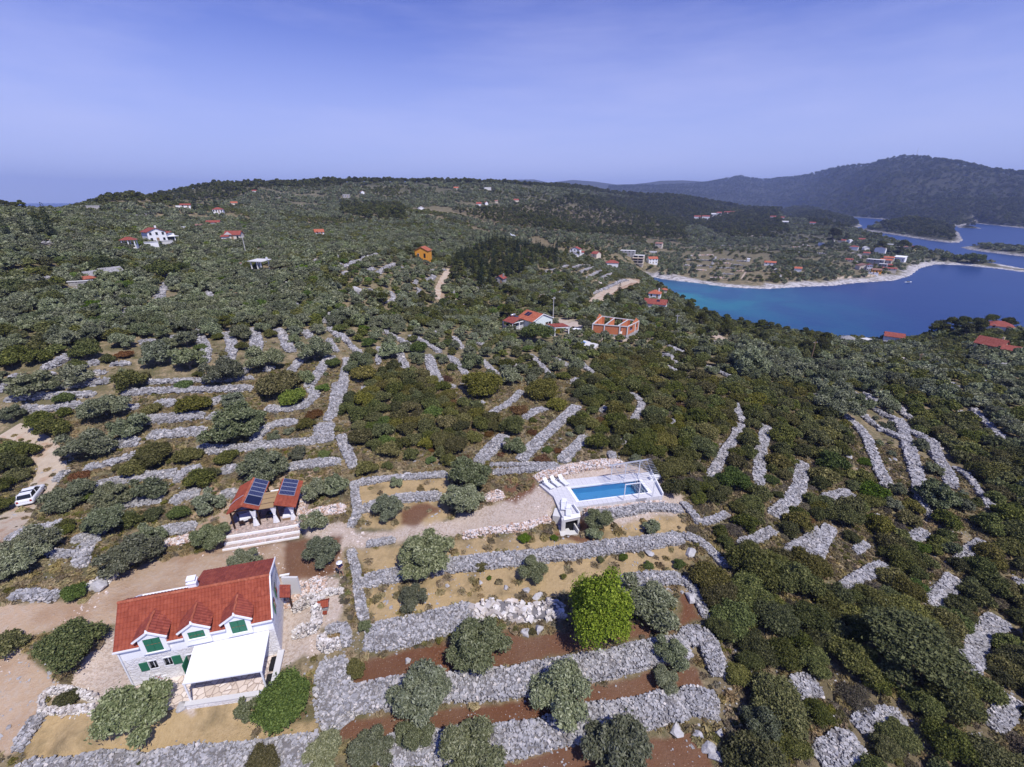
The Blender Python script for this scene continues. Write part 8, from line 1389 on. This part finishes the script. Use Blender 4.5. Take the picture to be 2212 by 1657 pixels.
for n, r0, r1, sp, R0 in ((60000, 420, 800, 5.2, 2.7), (60000, 800, 1500, 7.5, 3.8), (50000, 1500, 2600, 12, 6.0), (100000, 2600, 6300, 21, 9.5)):
    x, y, h, px, py = far_points(n, r0, r1, sp)
    pz = np.zeros(len(x), bool)
    for P in PINEZ: pz |= sdist(px, py, P) > 0
    pz |= np.hypot(x, y) > 1700
    nz = fbm(x / 45, y / 45, 3, 77); gap = fbm(x / 28, y / 28, 2, 88); hb_ = np.zeros(len(x), bool)
    for P in HOUSES_XY:
        if len(P) > 2: hb_ |= sdist(x, y, P) > -1
    for P in FIELDS: hb_ |= (sdist(px, py, P) > 0) & (rng.random(len(x)) < .62)
    isl = np.full(len(x), -99.)
    for P, *_ in ISL: isl = np.maximum(isl, sdist(x, y, P))
    hb_ |= ((sdist(x, y, BAY) > -8 - 9 * rng.random(len(x))) | (sdist(x, y, CHAN) > -7)) & ~(isl > 9 + 6 * rng.random(len(x)))
    gr = GR_far(x, y) if 'GR_far' in globals() else None
    R = R0 * rng.uniform(.7, 1.25, len(x))
    for i in np.where(~hb_)[0]:
        if pz[i]:
            if gap[i] > .22: FARM['pine' if rng.random() < .75 else 'bush'].append((x[i], y[i], R[i] * (.95 if nz[i] > .5 else .8)))
        elif gap[i] > .30: FARM['olive' if nz[i] > .40 and rng.random() < .85 else 'bush'].append((x[i], y[i], R[i] * .85))
print('far', {k: len(v) for k, v in FARM.items()})
def mass(name, kind, P, lod, label):
    """one object: geometry nodes put a plant on every point"""
    if len(P) == 0: return
    P = np.array(P, float); n = len(P); me = bpy.data.meshes.new(name); me.vertices.add(n)
    me.vertices.foreach_set('co', np.column_stack([P[:, 0], P[:, 1], H(P[:, 0], P[:, 1])]).astype(np.float32).ravel())
    sc = me.attributes.new('sc', 'FLOAT', 'POINT'); sc.data.foreach_set('value', P[:, 2].astype(np.float32))
    rz = me.attributes.new('rz', 'FLOAT', 'POINT'); rz.data.foreach_set('value', rng.uniform(0, 6.28, n).astype(np.float32))
    ix = me.attributes.new('ix', 'INT', 'POINT'); ix.data.foreach_set('value', rng.integers(0, 4, n).astype(np.int32)); me.update()
    ob = link(name, me); g = bpy.data.node_groups.new(name, 'GeometryNodeTree')
    g.interface.new_socket('Geometry', in_out='INPUT', socket_type='NodeSocketGeometry'); g.interface.new_socket('Geometry', in_out='OUTPUT', socket_type='NodeSocketGeometry')
    gi = g.nodes.new('NodeGroupInput'); go = g.nodes.new('NodeGroupOutput'); iop = g.nodes.new('GeometryNodeInstanceOnPoints'); jn = g.nodes.new('GeometryNodeJoinGeometry')
    for cm, tm, jm in proto(kind, lod):
        po = bpy.data.objects.new(name + '_source', jm if lod < 3 else cm); oi = g.nodes.new('GeometryNodeObjectInfo'); oi.inputs['Object'].default_value = po; oi.inputs['As Instance'].default_value = True
        g.links.new(oi.outputs['Geometry'], jn.inputs[0])
    iop.inputs['Pick Instance'].default_value = True
    def attr(nm, ty):
        a = g.nodes.new('GeometryNodeInputNamedAttribute'); a.data_type = ty; a.inputs['Name'].default_value = nm; return [s for s in a.outputs if s.enabled][0]
    cx_ = g.nodes.new('ShaderNodeCombineXYZ'); g.links.new(attr('rz', 'FLOAT'), cx_.inputs[2])
    g.links.new(gi.outputs[0], iop.inputs['Points']); g.links.new(jn.outputs[0], iop.inputs['Instance']); g.links.new(attr('ix', 'INT'), iop.inputs['Instance Index'])
    g.links.new(cx_.outputs[0], iop.inputs['Rotation']); g.links.new(attr('sc', 'FLOAT'), iop.inputs['Scale']); g.links.new(iop.outputs[0], go.inputs[0])
    md = ob.modifiers.new('plants', 'NODES'); md.node_group = g
    return tag(ob, label, None, None, 'stuff')
MN = dict(olive=('olive_grove', 'grey green olive grove covering the middle distance'), bush=('macchia_thicket', 'dark green macchia thicket of countless bushes'), juniper=('juniper_scrub', 'olive brown juniper scrub'),
          green=('leafy_undergrowth', 'fresh green undergrowth'), pine=('pine_wood', 'dark pine wood'), cypress=('cypress_wood', 'dark cypress wood on the hillside'), rust=('rusty_scrub', 'rusty low scrub'), grey=('dry_scrub', 'grey brown dry scrub'), grass=('dry_grass', 'dry grass tufts'))
for kk, P in MASS.items(): mass(MN[kk][0], kk, P, 2 if kk not in ('grass',) else 2, MN[kk][1])
for kk, P in FARM.items():
    mass('far_' + MN[kk][0], kk, [p_ for p_ in P if math.hypot(p_[0], p_[1]) < 800], 3, 'distant ' + MN[kk][1])
    mass('distant_' + MN[kk][0], kk, [p_ for p_ in P if math.hypot(p_[0], p_[1]) >= 800], 3, 'very distant ' + MN[kk][1])
# low growth over open ground near the camera: grass and weeds nobody could count
x, y = cloud(52000, 16, 95); h = H(x, y); px, py, dep = proj(x, y, h); k = (px > -40) & (px < 2250) & (py < 1720); x, y, px, py = x[k], y[k], px[k], py[k]
tan_ = np.zeros(len(x)); hard = np.zeros(len(x), bool)
for P in TAN: tan_ = np.maximum(tan_, sdist(px, py, P) > 0)
for P in RED[:6] + DIRT[:4] + GRAV: hard |= sdist(px, py, P) > -2
for P in HOUSES_XY:
    if len(P) > 2: hard |= sdist(x, y, P) > -.3
q = np.array([any((a - u[0]) ** 2 + (b_ - u[1]) ** 2 < (u[2] * .9) ** 2 for u in GW.near(a, b_)) for a, b_ in zip(x, y)]); cl = fbm(x / 4, y / 4, 3, 55)
ok = ~hard & (~q | (rng.random(len(x)) < .10))
a_ = ok & (tan_ == 0) & (cl > .42); mass('dry_scrub_ground_cover', 'grey', np.column_stack([x, y, rng.uniform(.14, .42, len(x))])[a_ & (rng.random(len(x)) < .55)], 3, 'low brown scrub and weeds over the uncultivated terraces')
mass('green_weed_ground_cover', 'juniper', np.column_stack([x, y, rng.uniform(.12, .38, len(x))])[a_ & (cl > .5) & (rng.random(len(x)) < .30)], 3, 'low green weeds over the uncultivated terraces')
mass('dry_grass_ground_cover', 'grass', np.column_stack([x, y, rng.uniform(.25, .6, len(x))])[ok & (rng.random(len(x)) < np.where(tan_ > 0, .10, .5))], 3, 'short dry grass on the terraces')

# loose stones lying about on the terraces
sv_, sq_ = zip(*[stones(np.zeros((1, 3)), np.array([1.0])) for _ in range(4)]); SP_ = []
for v, q_ in zip(sv_, sq_): m_ = np_mesh('loose_stone', v, q_, False); m_.materials.append(M_STONE); SP_.append((m_, m_, m_))
PROTO[('stone', 3)] = SP_; SP2 = []
for v, q_ in zip(sv_, sq_): m_ = np_mesh('loose_stone', v, q_, False); m_.materials.append(M_PINK); SP2.append((m_, m_, m_))
PROTO[('pinkstone', 3)] = SP2
x, y = cloud(60000, 16, 85); h = H(x, y); px, py, dep = proj(x, y, h); k = (px > -40) & (px < 2250) & (py < 1720); x, y, px, py = x[k], y[k], px[k], py[k]; hs2 = np.zeros(len(x), bool); red_ = np.zeros(len(x), bool); gr_ = np.zeros(len(x), bool)
for P in HOUSES_XY:
    if len(P) > 2: hs2 |= sdist(x, y, P) > -.2
for P in RED + TAN: red_ |= sdist(px, py, P) > 0
for P in GRAV + DIRT[:1]: gr_ |= sdist(px, py, P) > 0
cl = fbm(x / 3, y / 3, 3, 91); a = ~hs2 & ~gr_ & (cl > np.where(red_, .62, .50)) & (rng.random(len(x)) < .55); mass('loose_stones', 'stone', np.column_stack([x, y, rng.lognormal(-2.2, .5, len(x)).clip(.05, .45)])[a], 3, 'loose grey stones strewn over the terraces')
a = ~hs2 & gr_ & (cl > .50) & (rng.random(len(x)) < .8); mass('loose_rubble', 'pinkstone', np.column_stack([x, y, rng.lognormal(-2.4, .5, len(x)).clip(.05, .4)])[a], 3, 'loose pale rubble on the yard and by the pool')
# ---------------------------------------------------------------- the air: one box of thin even haze round everything
m = MB().box(-9800, 9800, -300, 11500, -16, 470); hzm = bpy.data.materials.new('haze'); hzm.use_nodes = True; t = hzm.node_tree; t.nodes.clear()
o_ = nd(t, 'ShaderNodeOutputMaterial'); v_ = nd(t, 'ShaderNodeVolumePrincipled'); v_.inputs['Color'].default_value = (.46, .59, 1.0, 1); v_.inputs['Density'].default_value = .000105; v_.inputs['Anisotropy'].default_value = 0
t.links.new(v_.outputs[0], o_.inputs['Volume']); tag(m.build('haze', hzm), 'thin bluish haze filling the air over land and sea', kind='stuff')
